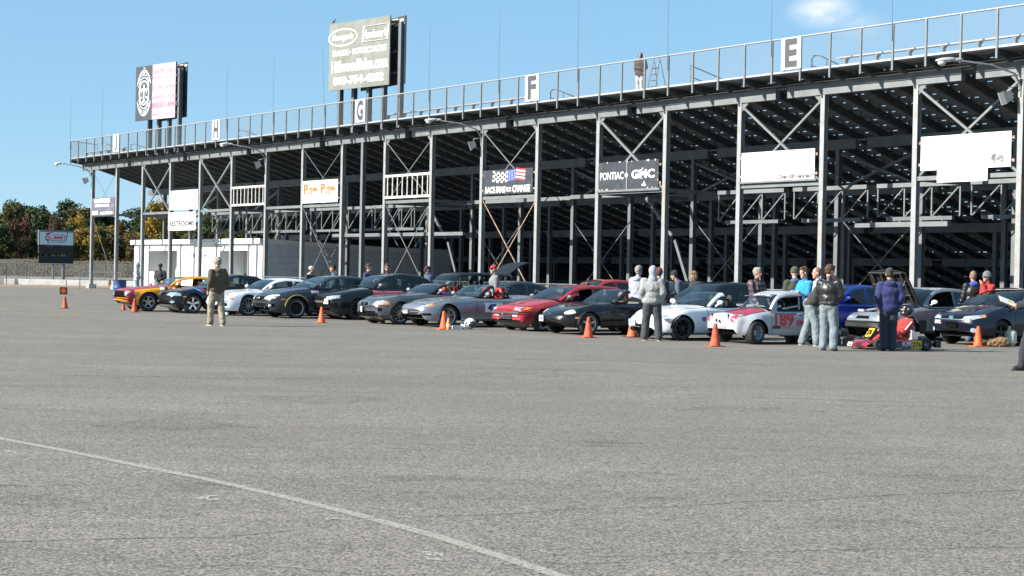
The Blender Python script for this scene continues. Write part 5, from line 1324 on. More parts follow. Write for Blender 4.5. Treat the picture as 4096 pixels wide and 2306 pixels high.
# --- dark grey four door with yellow arch stripe
sp = dict(L=4.68, W=1.80, fo=.93, wb=2.675, r=.325, rim='dish', rim_r=.232, tw=.235, rim_mat=SILVER, paint=paint('graphite', (.028, .033, .042)), gap=.055,
          top=[(0, .58), (.03, .66), (.12, .74), (.5, .84), (1.45, .985), (2.4, 1.0), (3.7, 1.03), (4.1, 1.06), (4.58, 1.04), (4.68, .92)], fend=[(0, 0), (.2, .0), (.7, .02), (1.4, 0), (4.68, 0)], cow=1.40, wt=2.25, rt=3.30, rb=4.05, bot=std_bot(4.68, .17),
          roof=[(1.40, .965), (1.8, 1.17), (2.25, 1.33), (2.75, 1.375), (3.3, 1.34), (3.7, 1.22), (4.05, 1.05)], bpil=(2.62, 2.74), win=(1.65, 3.85), door=(1.5, 2.62), door2=(2.68, 3.55))
def f_mazda(s):
    s.patch('headlight', [(.36, .62), (.50, .58), (.74, .63), (.84, .72), (.78, .755), (.50, .73)], LAMPY, 'front', .012, mirror=True)
    s.patch('grille', [(-.30, .60), (-.16, .545), (.16, .545), (.30, .60), (.34, .68), (-.34, .68)], MESH_D, 'front', .012)
    e = MB(); 
    for pts in (((-.09, .655), (-.05, .60), (0, .64), (.05, .60), (.09, .655)), ((-.1, .61), (-.09, .655)), ((.1, .61), (.09, .655))):
        for a, b in zip(pts, pts[1:]):
            p, dn = s.cast(a[0], a[1], 'front'); q, _ = s.cast(b[0], b[1], 'front'); e.bar(p + dn * .03, q + dn * .03, .02)
    e.build('emblem', CHROME, s.root)
    s.patch('lower_intake', [(-.40, .32), (.40, .32), (.44, .46), (-.44, .46)], MESH_D, 'front', .01)
    s.patch('fog_surround', [(.54, .33), (.74, .36), (.74, .46), (.54, .45)], MESH_D, 'front', .01, mirror=True); s.patch('fog_light', oval(.63, .40, .05, .045), LAMPC, 'front', .018, mirror=True)
    s.marker(.48, .60, .07, .018)
    y = MB(); ra = s.ra + .035; pts = []
    for k in range(13):
        t_ = math.radians(172 - k * 11.5); x, z = s.wx(s.fo) - ra * math.cos(t_) * -1, s.r + ra * math.sin(t_); x = s.wx(s.fo) - ra * math.cos(t_)
        p, dn = s.cast(x, z, 'side')
        if p is not None: pts.append(p + dn * .012)
    y.tube(pts, .010, 5); y.build('arch_stripe', pmat('tape_yellow', (.70, .52, .03), .5), s.root)
    s.patch('sticker', rect(s.wx(1.55) - .13, s.wx(1.55) + .13, .80, .88), pmat('decal_pinkwhite', (.70, .52, .54), .5), 'side', .008)
    for z, w, m in ((.74, .06, 'tape_yellow'), (.68, .07, 'tape_yellow'), (.62, .06, 'tape_yellow'), (.54, .08, 'decal_white')): s.patch('sticker', rect(s.wx(1.78) - w, s.wx(1.78) + w, z - .022, z + .022), MATS[m], 'side', .008)
sp['feat'] = [f_mazda]
Car(sp).build('parked_car', 'dark grey four door car with yellow tape around its wheel arch', (1184, 1275))
# --- black four door with pink door
sp = dict(L=4.5, W=1.81, fo=.95, wb=2.65, r=.325, rim='dark', rim_mat=DARKALLOY, tw=.24, paint=paint('black', (.007, .0075, .009)), mirror_mat=pmat('mirror_grey', (.18, .19, .2), .35),
          top=[(0, .60), (.03, .74), (.10, .80), (.5, .90), (1.40, 1.02), (2.4, 1.03), (3.6, 1.08), (3.95, 1.10), (4.4, 1.10), (4.5, .95)], cow=1.35, wt=2.2, rt=3.25, rb=3.9, bot=std_bot(4.5, .17),
          roof=[(1.35, 1.01), (1.75, 1.25), (2.2, 1.43), (2.7, 1.48), (3.25, 1.44), (3.6, 1.30), (3.9, 1.09)], bpil=(2.55, 2.66), win=(1.62, 3.7), door=(1.45, 2.52), door2=(2.6, 3.45), door_mat=pmat('pink_vinyl', (.62, .13, .20), .45), door_label='pink door on a black car', door_label_n=0)
def f_evo(s):
    s.patch('headlight', [(.40, .64), (.60, .62), (.82, .68), (.84, .77), (.60, .75), (.40, .71)], LAMPC, 'front', .014, mirror=True)
    s.patch('grille', [(-.42, .28), (.42, .28), (.34, .50), (.30, .69), (-.30, .69), (-.34, .50)], MESH_D, 'front', .008)
    s.patch('grille_bar', [(-.36, .52), (.36, .52), (.36, .58), (-.36, .58)], pmat('grey_primer', (.16, .165, .165), .55), 'front', .018)
    s.patch('side_intake', [(.52, .33), (.78, .38), (.76, .52), (.56, .50)], MESH_D, 'front', .01, mirror=True)
    s.patch('splitter', [(-.74, .235), (.74, .235), (.74, .28), (-.74, .28)], MATS['grey_primer'], 'front', .04)
    s.plate(.42, .565, 'KZY-9548')
sp['feat'] = [f_evo]
Car(sp).build('parked_car', 'black four door car with a pink front door and white licence plate', (1431, 1281))
# --- grey roadster
sp = dict(L=4.09, W=1.78, fo=.74, wb=2.495, r=.318, rim='ten', rim_r=.225, tw=.23, paint=paint('steel_grey', (.10, .105, .12), metallic=.45, rough=.3), conv=True, seat_mat=SEATR, frame_mat=BLACKP, seat_top=1.12,
          top=[(0, .56), (.03, .62), (.12, .69), (.5, .79), (1.2, .885), (1.75, .93), (2.6, .92), (3.2, .96), (3.7, .97), (4.0, .93), (4.09, .80)], fend=[(0, 0), (.2, .01), (.6, .05), (1.3, .01), (4.09, 0)], bow=(.26, .15), cow=1.72, wt=2.32, rt=2.4, rb=2.5, cockpit_end=3.02, bot=std_bot(4.09, .16),
          roof=[(1.72, .92), (2.0, 1.08), (2.32, 1.20), (2.5, 1.205)], door=(1.85, 2.95), seat_s=2.6, gy=.86, mirror_mat=pmat('mirror_silver', (.24, .25, .27), .3, .3))
def f_z4(s):
    s.patch('headlight', [(.42, .565), (.60, .545), (.80, .60), (.80, .68), (.60, .70), (.46, .67)], LAMPC, 'front', .012, mirror=True)
    s.patch('turn_lamp', [(.50, .545), (.80, .575), (.835, .66), (.76, .60)], AMBER, 'front', .016, mirror=True)
    for sd in (-1, 1): s.patch('kidney_grille', [(sd * .04, .53), (sd * .20, .535), (sd * .22, .60), (sd * .17, .635), (sd * .05, .635)][::sd], MESH_D, 'front', .022)
    for sd in (-1, 1): s.patch('kidney_frame', [(sd * .03, .52), (sd * .22, .525), (sd * .24, .605), (sd * .18, .645), (sd * .04, .645)][::sd], CHROME, 'front', .016)
    s.patch('lower_intake', [(-.62, .26), (.62, .26), (.50, .38), (-.50, .38)], MESH_D, 'front', .01)
    s.patch('fog_light', oval(.66, .43, .05, .05), MESH_D, 'front', .012, mirror=True)
    s.patch('splitter', [(-.72, .215), (.72, .215), (.76, .26), (-.76, .26)], s.sp['paint'], 'front', .03)
    s.plate(-.30, .42, '', yaw=-.3)
sp['feat'] = [f_z4]
Car(sp).build('parked_car', 'grey open roadster with red headrests and a driver in it', (1597.8, 1299.7))
# --- silver roadster 42
sp = dict(L=4.13, W=1.75, fo=.82, wb=2.40, r=.312, rim='six2', rim_r=.225, tw=.225, paint=paint('silver', (.235, .245, .275), metallic=.5, rough=.28), conv=True, seat_mat=SEATB, frame_mat=BLACKP, seat_top=1.0,
          top=[(0, .50), (.03, .57), (.12, .63), (.5, .71), (1.1, .80), (1.78, .87), (2.6, .86), (3.2, .90), (3.7, .92), (4.02, .88), (4.13, .75)], fend=[(0, 0), (.2, .0), (.6, .045), (.95, .045), (1.5, .005), (4.13, 0)], bow=(.26, .12), cow=1.74, wt=2.36, rt=2.4, rb=2.5, cockpit_end=3.02, bot=std_bot(4.13, .16),
          roof=[(1.74, .86), (2.05, 1.06), (2.36, 1.20), (2.5, 1.205)], door=(1.72, 2.82), seat_s=2.62, gy=.87, mirror_mat=pmat('mirror_silver', (.24, .25, .27), .3, .3))
RED_H = pmat('hoop_red', (.55, .03, .025), .4)
def f_s2k(s):
    s.patch('headlight', [(.40, .545), (.58, .53), (.72, .59), (.74, .655), (.60, .655), (.46, .60)], LAMPC, 'front', .012, mirror=True)
    s.patch('turn_lamp', [(.64, .57), (.76, .60), (.80, .68), (.70, .67)], AMBER, 'front', .016, mirror=True)
    s.patch('lower_intake', [(-.36, .27), (.36, .27), (.40, .41), (-.40, .41)], MESH_D, 'front', .01)
    for z in (.30, .34, .38): s.patch('intake_slat', [(-.36, z - .006), (.36, z - .006), (.36, z + .006), (-.36, z + .006)], pmat('slat_grey', (.12, .12, .13), .4), 'front', .02)
    s.patch('side_intake', [(.54, .31), (.76, .33), (.74, .39), (.54, .385)], MESH_D, 'front', .01, mirror=True)
    s.plate(-.28, .44, 'WYU-1224', yaw=-.12); s.marker(1.36, .60, .03, .016, REDL)
    for sd in (1, -1):
        h = MB(); y = sd * .35; x = s.wx(2.98)
        h.tube([(x, y - .17, .82), (x, y - .15, 1.02), (x, y - .08, 1.12), (x, y + .08, 1.12), (x, y + .15, 1.02), (x, y + .17, .82)], .035, 8); h.build('roll_hoop', BLACKP, s.root, 60)
        sx = s.wx(2.80); g_ = MB().tube([(sx, y - .15, .78), (sx, y - .14, .98), (sx, y - .07, 1.08), (sx, y + .07, 1.08), (sx, y + .14, .98), (sx, y + .15, .78)], .05, 8); g_.box((sx, y, .78), (.09, .28, .12)); g_.build('seat_shell', RED_H, s.root, 60)
    x = s.wx(2.30); pnl = s.patch('number_panel', rect(x - .30, x + .30, .43, .70), pmat('panel_white', (.70, .71, .73), .5), 'side', .012)
    nv = pmat('number_navy', (.02, .025, .16), .5); s.decal('42', x + .06, .565, .32, .21, nv, bold=.05, off=.02)
    s.decal('BS', x - .22, .60, .11, .08, nv, off=.02); s.decal('P', x - .22, .50, .06, .08, nv, off=.02)
    s.patch('side_skirt', [(s.wx(1.25), .215), (s.wx(2.75), .22), (s.wx(2.75), .31), (s.wx(1.4), .31)], s.sp['paint'], 'side', .02)
sp['feat'] = [f_s2k]
Car(sp).build('parked_car', 'silver open roadster with red seat hoops and number 42 on its door', (1790, 1310.5))
# --- red hatchback
sp = dict(L=3.93, W=1.67, fo=.72, wb=2.50, r=.288, rim='six2', rim_r=.205, tw=.205, paint=paint('red', (.33, .024, .032), rough=.4), glass=GLASS, mirror_mat=pmat('mirror_dull', (.12, .11, .12), .5), inset=.02,
          top=[(0, .60), (.02, .64), (.10, .68), (.5, .75), (1.25, .86), (2.2, .87), (3.0, .88), (3.6, .90), (3.9, .88), (3.97, .72)], wid=[(0, .84), (.06, .90), (.3, .96), (.76, .99), (2, 1.0), (3.4, .98), (3.97, .88)], bow=(.12, .08), crown=.045, cow=1.22, wt=2.0, rt=3.35, rb=3.85, rge=3.78,
          roof=[(1.22, .85), (1.6, 1.07), (2.0, 1.22), (2.6, 1.265), (3.35, 1.22), (3.65, 1.08), (3.85, .91)], bpil=(2.42, 2.52), win=(1.45, 3.4), door=(1.3, 2.45), gy=.93, tumble=.33, open_win=((1, False),), bot=[(0, .30), (.05, .22), (.3, .20), (2, .21), (3.6, .24), (3.97, .34)])
def f_civic(s):
    s.patch('headlight', [(.40, .56), (.68, .555), (.68, .645), (.42, .645)], LAMPC, 'front', .012, mirror=True)
    s.patch('turn_lamp', [(.69, .555), (.80, .56), (.80, .64), (.69, .645)], AMBER, 'front', .012, mirror=True)
    s.patch('bumper_strip', [(-.82, .47), (.82, .47), (.83, .525), (-.83, .525)], pmat('strip_grey', (.10, .09, .095), .5), 'front', .05)
    s.patch('lower_intake', [(-.30, .30), (.30, .30), (.30, .43), (-.30, .43)], MESH_D, 'front', .012)
    for z in (.335, .37, .405): s.patch('intake_slat', [(-.30, z - .006), (.30, z - .006), (.30, z + .006), (-.30, z + .006)], MATS['slat_grey'], 'front', .024)
    s.patch('front_lamp', [(.33, .39), (.56, .39), (.56, .43), (.33, .43)], LAMPC, 'front', .016, mirror=True)
    s.patch('chin_strip', [(-.78, .225), (.78, .225), (.80, .27), (-.80, .27)], MATS['strip_grey'], 'front', .02); s.patch('emblem', rect(-.03, .03, .60, .635), CHROME, 'front', .012)
sp['feat'] = [f_civic]
hatch = Car(sp).build('parked_car', 'red boxy hatchback between the silver 42 roadster and the black roadster', (2167.7, 1327.6))
# --- black roadster, white roadster
def roadster(pm, **kw):
    d = dict(L=3.90, W=1.68, fo=.74, wb=2.265, r=.287, rim='five', rim_r=.205, tw=.205, paint=pm, conv=True, frame_mat=BLACKP, seat_top=1.08,
             top=[(0, .42), (.03, .50), (.12, .57), (.4, .66), (1.0, .775), (1.6, .85), (2.4, .84), (2.95, .87), (3.5, .885), (3.85, .80), (3.95, .66)], fend=[(0, 0), (.15, .01), (.5, .055), (.85, .06), (1.4, .01), (2.2, 0), (2.8, .02), (3.4, .01), (3.95, 0)], bow=(.32, .18),
             wid=[(0, .52), (.06, .68), (.25, .86), (.6, .95), (.9, .98), (2, .96), (2.9, 1.0), (3.5, .93), (3.95, .70)], cow=1.50, wt=2.10, rt=2.2, rb=2.3, cockpit_end=2.72, roof=[(1.50, .835), (1.8, 1.03), (2.10, 1.17), (2.3, 1.175)], door=(1.5, 2.5), seat_s=2.3, gy=.88, bot=[(0, .30), (.05, .22), (.3, .18), (2, .19), (3.5, .22), (3.85, .32), (3.95, .40)])
    d.update(kw); return d
def f_miata_b(s):
    s.patch('headlight', oval(.56, .585, .13, .062), LAMPY, 'front', .012, mirror=True, bulge=.02)
    s.patch('mouth', [(-.36, .285), (.0, .265), (.36, .285), (.32, .355), (0, .335), (-.32, .355)], MESH_D, 'front', .008)
    s.plate(-.34, .40, 'XPS-5989', yaw=-.25, w=.305, h=.155); s.marker(.42, .44, .06, .02); s.patch('emblem', oval(0, .52, .022, .022), CHROME, 'front', .012)
Car(roadster(paint('black', (.007, .0075, .009)), rim='star', feat=[f_miata_b], seat_mat=pmat('seat_tan', (.25, .19, .13), .7), mirror=False)).build('parked_car', 'black open roadster with ivory oval headlights behind an orange cone', (2354.6, 1341.6))
def f_miata_w(s):
    s.patch('headlight', oval(.55, .575, .11, .05), LAMPC, 'front', .010, mirror=True)
    s.patch('mouth', [(-.36, .285), (.0, .265), (.36, .285), (.30, .37), (-.30, .37)], MESH_D, 'front', .008)
    s.plate(-.26, .41, 'WRJ-1819', yaw=-.15, w=.305, h=.155); s.marker(.42, .43, .06, .016)
    s.patch('round_decal', oval(s.wx(1.38), .52, .075, .055), pmat('decal_slate', (.13, .14, .20), .5), 'side', .008)
    ink = pmat('decal_ink', (.03, .03, .05), .5); s.patch('round_decal', oval(s.wx(2.12), .66, .05, .06), ink, 'side', .008); s.patch('round_decal', oval(s.wx(2.26), .67, .055, .055), ink, 'side', .008); s.patch('stripe', rect(s.wx(1.85) - .14, s.wx(1.85) + .10, .63, .68), ink, 'side', .008)
    MB().prism([(s.wx(2.3), .84), (s.wx(2.42), .84), (s.wx(2.36), 1.02), (s.wx(2.30), 1.0)], .15, .6).build('seat_cover', SEATB, s.root)
WHP = paint('white', (0, 0, 0))
Car(roadster(WHP, rim='dark', rim_mat=DARKALLOY, r=.292, tw=.225, frame_mat=WHP, feat=[f_miata_w])).build('parked_car', 'white open roadster behind the man in the pale grey jacket', (2727, 1363))
# --- tiny grey and red racer 189
GREYW = paint('pale_grey', (.36, .38, .42), rough=.4, flake=.06); REDW = paint('deep_red', (.30, .018, .035), rough=.35)
sp = dict(L=3.22, W=1.42, fo=.56, wb=2.0, r=.272, rim='steel', rim_r=.165, tw=.25, rim_mat=STEELW, paint=GREYW, hood_mat=REDW, hood=.13, steer=.30, inset=-.05, gap=.055, flare=.075,
          rear_in=.10, top=[(0, .54), (.02, .65), (.06, .70), (.25, .75), (.6, .80), (.98, .85), (1.5, .84), (2.2, .86), (2.7, .87), (3.0, .78), (3.15, .64), (3.22, .52)], fend=[(0, .0), (.10, -.01), (.3, -.02), (.6, .0), (1.0, 0), (3.22, 0)], crown=.07,
          wid=[(0, .80), (.03, .87), (.15, .93), (.56, .95), (1.2, .95), (2.4, .96), (2.9, .86), (3.22, .66)], bow=(.10, .2), cow=.92, wt=1.28, rt=2.25, rb=2.85, rge=2.75, mirror=False, bot=[(0, .34), (.04, .25), (.2, .21), (1.6, .21), (3.0, .30), (3.22, .44)],
          roof=[(.92, .83), (1.1, 1.04), (1.28, 1.17), (1.7, 1.25), (2.25, 1.22), (2.6, 1.07), (2.85, .89)], bpil=(1.98, 2.06), win=(1.12, 2.5), door=(1.02, 1.98), gy=.90, tumble=.25, seat_s=1.85, open_win=((1, False), (-1, False)), bowc=.12, seat_top=1.05)
def f_fiat(s):
    s.patch('headlight_cover', oval(.50, .59, .072, .078), pmat('cover_red', (.45, .03, .04), .4), 'front', .02, mirror=True)
    s.patch('headlight_ring', oval(.50, .59, .088, .095), GREYW, 'front', .014, mirror=True)
    for a, b in ((-.10, .53), (.03, .51)): s.patch('vent_hole', oval(a, b, .035, .04), MESH_D, 'front', .008)
    s.patch('tow_plate', rect(-.05, .22, .34, .41), pmat('plate_grey', (.28, .31, .33), .5), 'front', .012)
    s.patch('sticker', rect(-.02, .22, .265, .32), MATS['decal_white'], 'front', .012); s.decal('Omega', .10, .293, .18, .04, pmat('decal_redtext', (.5, .05, .05), .5), view='front', off=.02)
    s.decal('Hoosier', .10, .455, .26, .06, MATS['decal_white'], view='front', off=.012)
    rd = pmat('number_red', (.52, .03, .045), .5); s.decal('189', s.wx(1.38), .575, .54, .29, rd, bold=.03); s.decal('EM', s.wx(1.84), .51, .20, .12, rd)
    s.patch('sticker', rect(s.wx(1.16) - .11, s.wx(1.16) + .11, .365, .435), MATS['decal_black'], 'side', .008); s.decal('SRS', s.wx(1.43), .40, .26, .065, pmat('decal_orange', (.7, .2, .06), .5), shear=.25)
    lt = MB()
    for y in (-.33, .33):
        p, dn = s.cast(y, .66, 'front'); p = p if p is not None else Vector((s.front, y, .66)); lt.bar(p + Vector((.03, 0, .03)), p + Vector((.02, .01, -.12)), .025)
    lt.build('hood_strap', BLACKP, s.root)
    # white windscreen band with lettering
    G = pchip(s.sp['roof']); bd = MB()
    def pt(q, f):
        z = G(q); w = .5 - .25 * (z - .83); y = f * w * .92; return Vector((s.wx(q) - .12 * (y / .64) ** 2 * max(0, 1 - (q - .92) / .66) + .012, y, z - .02 * f * f + .012))
    n = 12; vs = [pt(q, -1 + 2 * i / n) for q in (1.17, 1.27) for i in range(n + 1)]
    bd.add(vs, [(i, i + 1, n + 2 + i, n + 1 + i) for i in range(n)]); o = bd.build('windscreen_band', pmat('band_dark', (.10, .11, .12), .4), s.root)
    mb = MB(); letters(mb, 'TIRE RACK', 0, 0, 1.7, 1, fn=lambda a, b: pt(1.22 - b * .04, a) + Vector((.008, 0, .004)), bold=.05, shear=.1); mb.build('lettering', MATS['decal_white'], o)
    cg = MB(); x = s.wx(1.95)
    cg.tube([(s.wx(1.25), .5, .5), (s.wx(1.3), .44, 1.10)], .022, 7).tube([(x, .5, .4), (x, .44, 1.14), (x, -.44, 1.14), (x, -.5, .4)], .022, 7).tube([(s.wx(1.3), .44, 1.10), (x, .44, 1.14)], .022, 7).tube([(x, .46, .9), (s.wx(1.3), .5, .8)], .02, 7)
    cg.build('roll_cage', pmat('cage_white', (.62, .63, .65), .4), s.root, 60)
    s.patch('rear_reflector', rect(s.wx(3.12) - .02, s.wx(3.12) + .03, .46, .62), REDL, 'side', .01)
sp['feat'] = [f_fiat]
fiat = Car(sp).build('race_car', 'tiny pale grey race car with red hood and red number 189', (3022, 1379), dyaw=-math.radians(7))
# --- blue grey three door 115, bonnet up
sp = dict(L=4.53, W=1.73, fo=.86, wb=2.61, r=.30, rim='seven', tw=.205, paint=paint('slate_blue', (.165, .195, .22), rough=.35), paint2=pmat('lower_cladding', (.025, .027, .03), .5), two_tone=3, open_hood=True, hood=.30,
          top=[(0, .52), (.02, .60), (.10, .66), (.5, .78), (1.4, .93), (2.2, .95), (3.6, .98), (4.2, .98), (4.45, .92), (4.53, .78)], cow=1.38, wt=2.05, rt=3.2, rb=4.2, rge=4.1, bow=(.14, .1), roof=[(1.38, .92), (1.7, 1.17), (2.05, 1.34), (2.5, 1.395), (3.2, 1.355), (3.7, 1.19), (4.2, .99)], bpil=(2.62, 2.70), win=(1.6, 3.75), door=(1.45, 2.64), bot=std_bot(4.53),
          mirror_mat=pmat('mirror_white', (.75, .76, .78), .3), gy=.91, tumble=.36, open_win=((1, False),))
def f_merk(s):
    s.patch('headlight', [(.36, .565), (.72, .55), (.74, .645), (.40, .655)], LAMPC, 'front', .012, mirror=True)
    s.patch('grille', [(-.24, .56), (.24, .56), (.22, .635), (-.22, .635)], MESH_D, 'front', .01)
    s.patch('front_bumper', [(-.80, .33), (.80, .33), (.82, .50), (-.82, .50)], MATS['lower_cladding'], 'front', .05); s.patch('blue_strip', [(-.4, .27), (.8, .27), (.8, .295), (-.4, .295)], pmat('strip_blue', (.05, .2, .6), .4), 'front', .06)
    s.decal('115', s.wx(2.35), .68, .40, .22, pmat('number_sky', (.42, .58, .66), .5), bold=.03)
    # engine bay under the raised bonnet
    bay = MB().box((s.wx(.85), 0, .62), (.95, 1.2, .05)); bay.box((s.wx(.8), .1, .74), (.5, .34, .16)); bay.box((s.wx(.7), -.35, .72), (.3, .24, .14)); bay.build('engine_bay', pmat('engine_dark', (.03, .03, .032), .6), s.root)
    e = MB().tube([(s.wx(.5), -.3, .76), (s.wx(.8), -.1, .82), (s.wx(1.1), .2, .80)], .035, 8).tube([(s.wx(.45), .4, .72), (s.wx(.7), .42, .80), (s.wx(1.1), .4, .8)], .03, 8).box((s.wx(.6), .32, .80), (.2, .16, .06)).box((s.wx(.5), -.45, .76), (.16, .2, .06)); e.build('engine_parts', pmat('engine_alloy', (.45, .46, .47), .4, .4), s.root, 50)
    hx, hz = s.wx(1.38), .95; lid = MB(); n = 8; Lh = 1.02; el = math.radians(58)
    for k in range(n + 1):
        for j in range(7):
            a = -1 + 2 * j / 6; d = Lh * k / n; w = .70 - .06 * (k / n) ** 2; bulge = .05 * (1 - a * a)
            lid.v.append((hx + d * math.cos(el) - bulge * math.sin(el) * 1.0 + .1 * (k / n) ** 2 * math.sin(el) * 0 - .06 * a * a * (k / n), a * w, hz + d * math.sin(el) + bulge * math.cos(el) - .05 * (a * a) * (k / n)))
    b0 = len(lid.v)
    lid.v += [(x + .03 * math.sin(el), y, z - .03 * math.cos(el)) for x, y, z in lid.v]
    for k in range(n):
        for j in range(6):
            q = (k * 7 + j, k * 7 + j + 1, (k + 1) * 7 + j + 1, (k + 1) * 7 + j); lid.f.append(q); lid.m.append(0); lid.f.append(tuple(b0 + i for i in q[::-1])); lid.m.append(1)
    edge = [j for j in range(7)] + [k * 7 + 6 for k in range(1, n + 1)] + [n * 7 + j for j in range(5, -1, -1)] + [k * 7 for k in range(n - 1, 0, -1)]
    for a, b in zip(edge, edge[1:] + edge[:1]): lid.f.append((a, b, b + b0, a + b0)); lid.m.append(1)
    o = lid.build('hood', [s.sp['paint'], pmat('hood_underside', (.024, .023, .021), .85, var=.5, spec=.2, vscale=5)], s.root); o['label'] = 'raised hood with dirty grey underside'
    rb_ = MB()
    for y in (-.55, -.2, .2, .55):
        u0, u1 = .12, Lh - .06; rb_.bar((hx + u0 * math.cos(el) + .05 * math.sin(el), y, hz + u0 * math.sin(el) - .05 * math.cos(el)), (hx + u1 * math.cos(el) + .045 * math.sin(el), y * .9, hz + u1 * math.sin(el) - .06 * math.cos(el)), .05, .03)
    for d in (.3, .62, .98): rb_.bar((hx + d * math.cos(el) + .05 * math.sin(el), -.58, hz + d * math.sin(el) - .055 * math.cos(el)), (hx + d * math.cos(el) + .05 * math.sin(el), .58, hz + d * math.sin(el) - .055 * math.cos(el)), .05, .03)
    rb_.build('hood_rib', pmat('rib_tan', (.032, .03, .027), .8), o); MB().tube([(s.wx(.45), .6, .74), (hx + .75 * math.cos(el), .55, hz + .72 * math.sin(el))], .008, 5).build('prop_rod', GALV, s.root)
sp['feat'] = [f_merk]
Car(sp).build('parked_car', 'slate blue three door car numbered 115 with its hood raised', (3631, 1366))
# --- dark blue four door at the right edge
sp = dict(L=4.49, W=1.75, fo=.90, wb=2.70, r=.318, rim='five', rim_mat=DARKALLOY, tw=.215, paint=paint('navy', (.005, .007, .020)), glass=GLASS,
          top=[(0, .58), (.03, .68), (.10, .75), (.5, .86), (1.2, 1.0), (2.4, 1.01), (3.5, 1.05), (4.0, 1.08), (4.4, 1.06), (4.49, .92)], cow=1.15, wt=2.15, rt=3.2, rb=3.95, bot=std_bot(4.49, .17), roof=[(1.15, .99), (1.6, 1.22), (2.15, 1.40), (2.6, 1.435), (3.2, 1.40), (3.6, 1.26), (3.95, 1.07)], bpil=(2.45, 2.56), win=(1.5, 3.7), door=(1.35, 2.45), door2=(2.5, 3.4))
def f_si(s):
    s.patch('headlight', [(.34, .655), (.60, .64), (.78, .70), (.80, .765), (.56, .74), (.36, .71)], LAMPC, 'front', .014, mirror=True)
    s.patch('turn_lamp', [(.70, .67), (.82, .715), (.835, .775), (.76, .76)], AMBER, 'front', .018, mirror=True)
    s.patch('grille', [(-.34, .635), (.34, .635), (.32, .70), (-.32, .70)], MESH_D, 'front', .01)
    s.patch('grille_bar', [(-.36, .625), (.36, .625), (.40, .645), (-.40, .645)], CHROME, 'front', .022); s.patch('emblem', rect(-.06, .06, .63, .72), CHROME, 'front', .03)
    s.patch('lower_intake', [(-.50, .29), (.50, .29), (.46, .41), (-.46, .41)], MESH_D, 'front', .01)
    s.patch('fog_light', oval(.62, .38, .065, .055), LAMPC, 'front', .012, mirror=True); s.patch('plate_bracket', rect(-.17, .17, .44, .58), MESH_D, 'front', .03)
    s.patch('sticker', rect(-.55, -.34, .52, .60), MATS['decal_white'], 'front', .012); s.patch('sticker_print', rect(-.52, -.37, .55, .565), MATS['decal_redtext'], 'front', .018)
sp['feat'] = [f_si]
Car(sp).build('parked_car', 'dark blue four door car at the right edge beside the propane tank', (4002, 1386))
# ------------------------------------------------------------------ the second row, seen between the others
def simple(kind, pm, **kw):
    if kind == 'suv':
        d = dict(L=4.1, W=1.74, fo=.8, wb=2.5, r=.32, paint=pm, top=[(0, .65), (.03, .80), (.2, .92), (1.0, 1.04), (1.5, 1.05), (3.8, 1.08), (4.05, 1.05), (4.1, .9)], cow=1.1, wt=1.6, rt=3.75, rb=4.02, rge=4.0, roof=[(1.1, 1.04), (1.35, 1.38), (1.6, 1.53), (2.4, 1.58), (3.75, 1.54), (3.92, 1.3), (4.02, 1.08)], bpil=(2.2, 2.32), win=(1.3, 3.7), door=(1.25, 2.2), gy=.95, tumble=.2)
    elif kind == 'coupe':
        d = dict(L=4.3, W=1.80, fo=.82, wb=2.65, r=.325, paint=pm, rim='five', top=[(0, .56), (.03, .64), (.15, .70), (.6, .80), (1.5, .93), (2.2, .95), (3.4, .98), (4.0, .96), (4.2, .9), (4.3, .75)], cow=1.45, wt=2.15, rt=2.8, rb=4.0, rge=3.8, roof=[(1.45, .92), (1.8, 1.14), (2.15, 1.27), (2.5, 1.315), (2.85, 1.30), (3.5, 1.14), (4.0, .97)], bpil=(2.62, 2.72), win=(1.68, 3.2), door=(1.5, 2.65), bow=(.25, .18))
    else:
        d = dict(L=4.5, W=1.76, fo=.9, wb=2.65, r=.315, paint=pm, top=[(0, .58), (.03, .68), (.12, .74), (.5, .84), (1.4, .99), (2.4, 1.0), (3.6, 1.03), (4.1, 1.05), (4.42, 1.03), (4.5, .9)], cow=1.35, wt=2.15, rt=3.2, rb=3.95, roof=[(1.35, .98), (1.75, 1.21), (2.15, 1.38), (2.65, 1.43), (3.2, 1.40), (3.6, 1.26), (3.95, 1.05)], bpil=(2.5, 2.62), win=(1.6, 3.75), door=(1.42, 2.5), door2=(2.56, 3.4))
    d.update(kw); return d
def f_lamps(s):
    s.patch('headlight', [(.42, .62), (.64, .60), (.80, .66), (.80, .73), (.58, .72)], LAMPC, 'front', .012, mirror=True); s.patch('grille', rect(-.32, .32, .54, .62), MESH_D, 'front', .01); s.patch('lower_intake', rect(-.44, .44, .30, .40), MESH_D, 'front', .01)
def second(kind, pm, label, px, py, fwd_s, **kw):
    """placed by where its roof shows: px, py of the roof top above the point fwd_s along the car"""
    sp_ = simple(kind, pm, **kw); sp_.setdefault('feat', [f_lamps]); c = Car(sp_); z = max(p[1] for p in sp_['roof'])
    d = ray(px, py); t_ = (z - CH) / d.z; P = cC + d * t_
    v = (P - SO).dot(SV)
    return sp_, c, P
def place2(kind, pm, label, u, v, dyaw=0, **kw):
    sp_ = simple(kind, pm, **kw); sp_.setdefault('feat', [f_lamps]); P = WS(u, v)
    return Car(sp_).build('parked_car', label, loc=(P.x, P.y, 0), dyaw=dyaw, group='cars parked in the second row')
def uv_at(px, py, v):
    """u where the sight line through px crosses the line v"""
    return stand_pt(px, py, v)[0]
suv = place2('suv', paint('black', (0, 0, 0)), 'black boxy hatch behind the roadsters with a raised tailgate', uv_at(1790, 1130, -12.5) , -13.2)
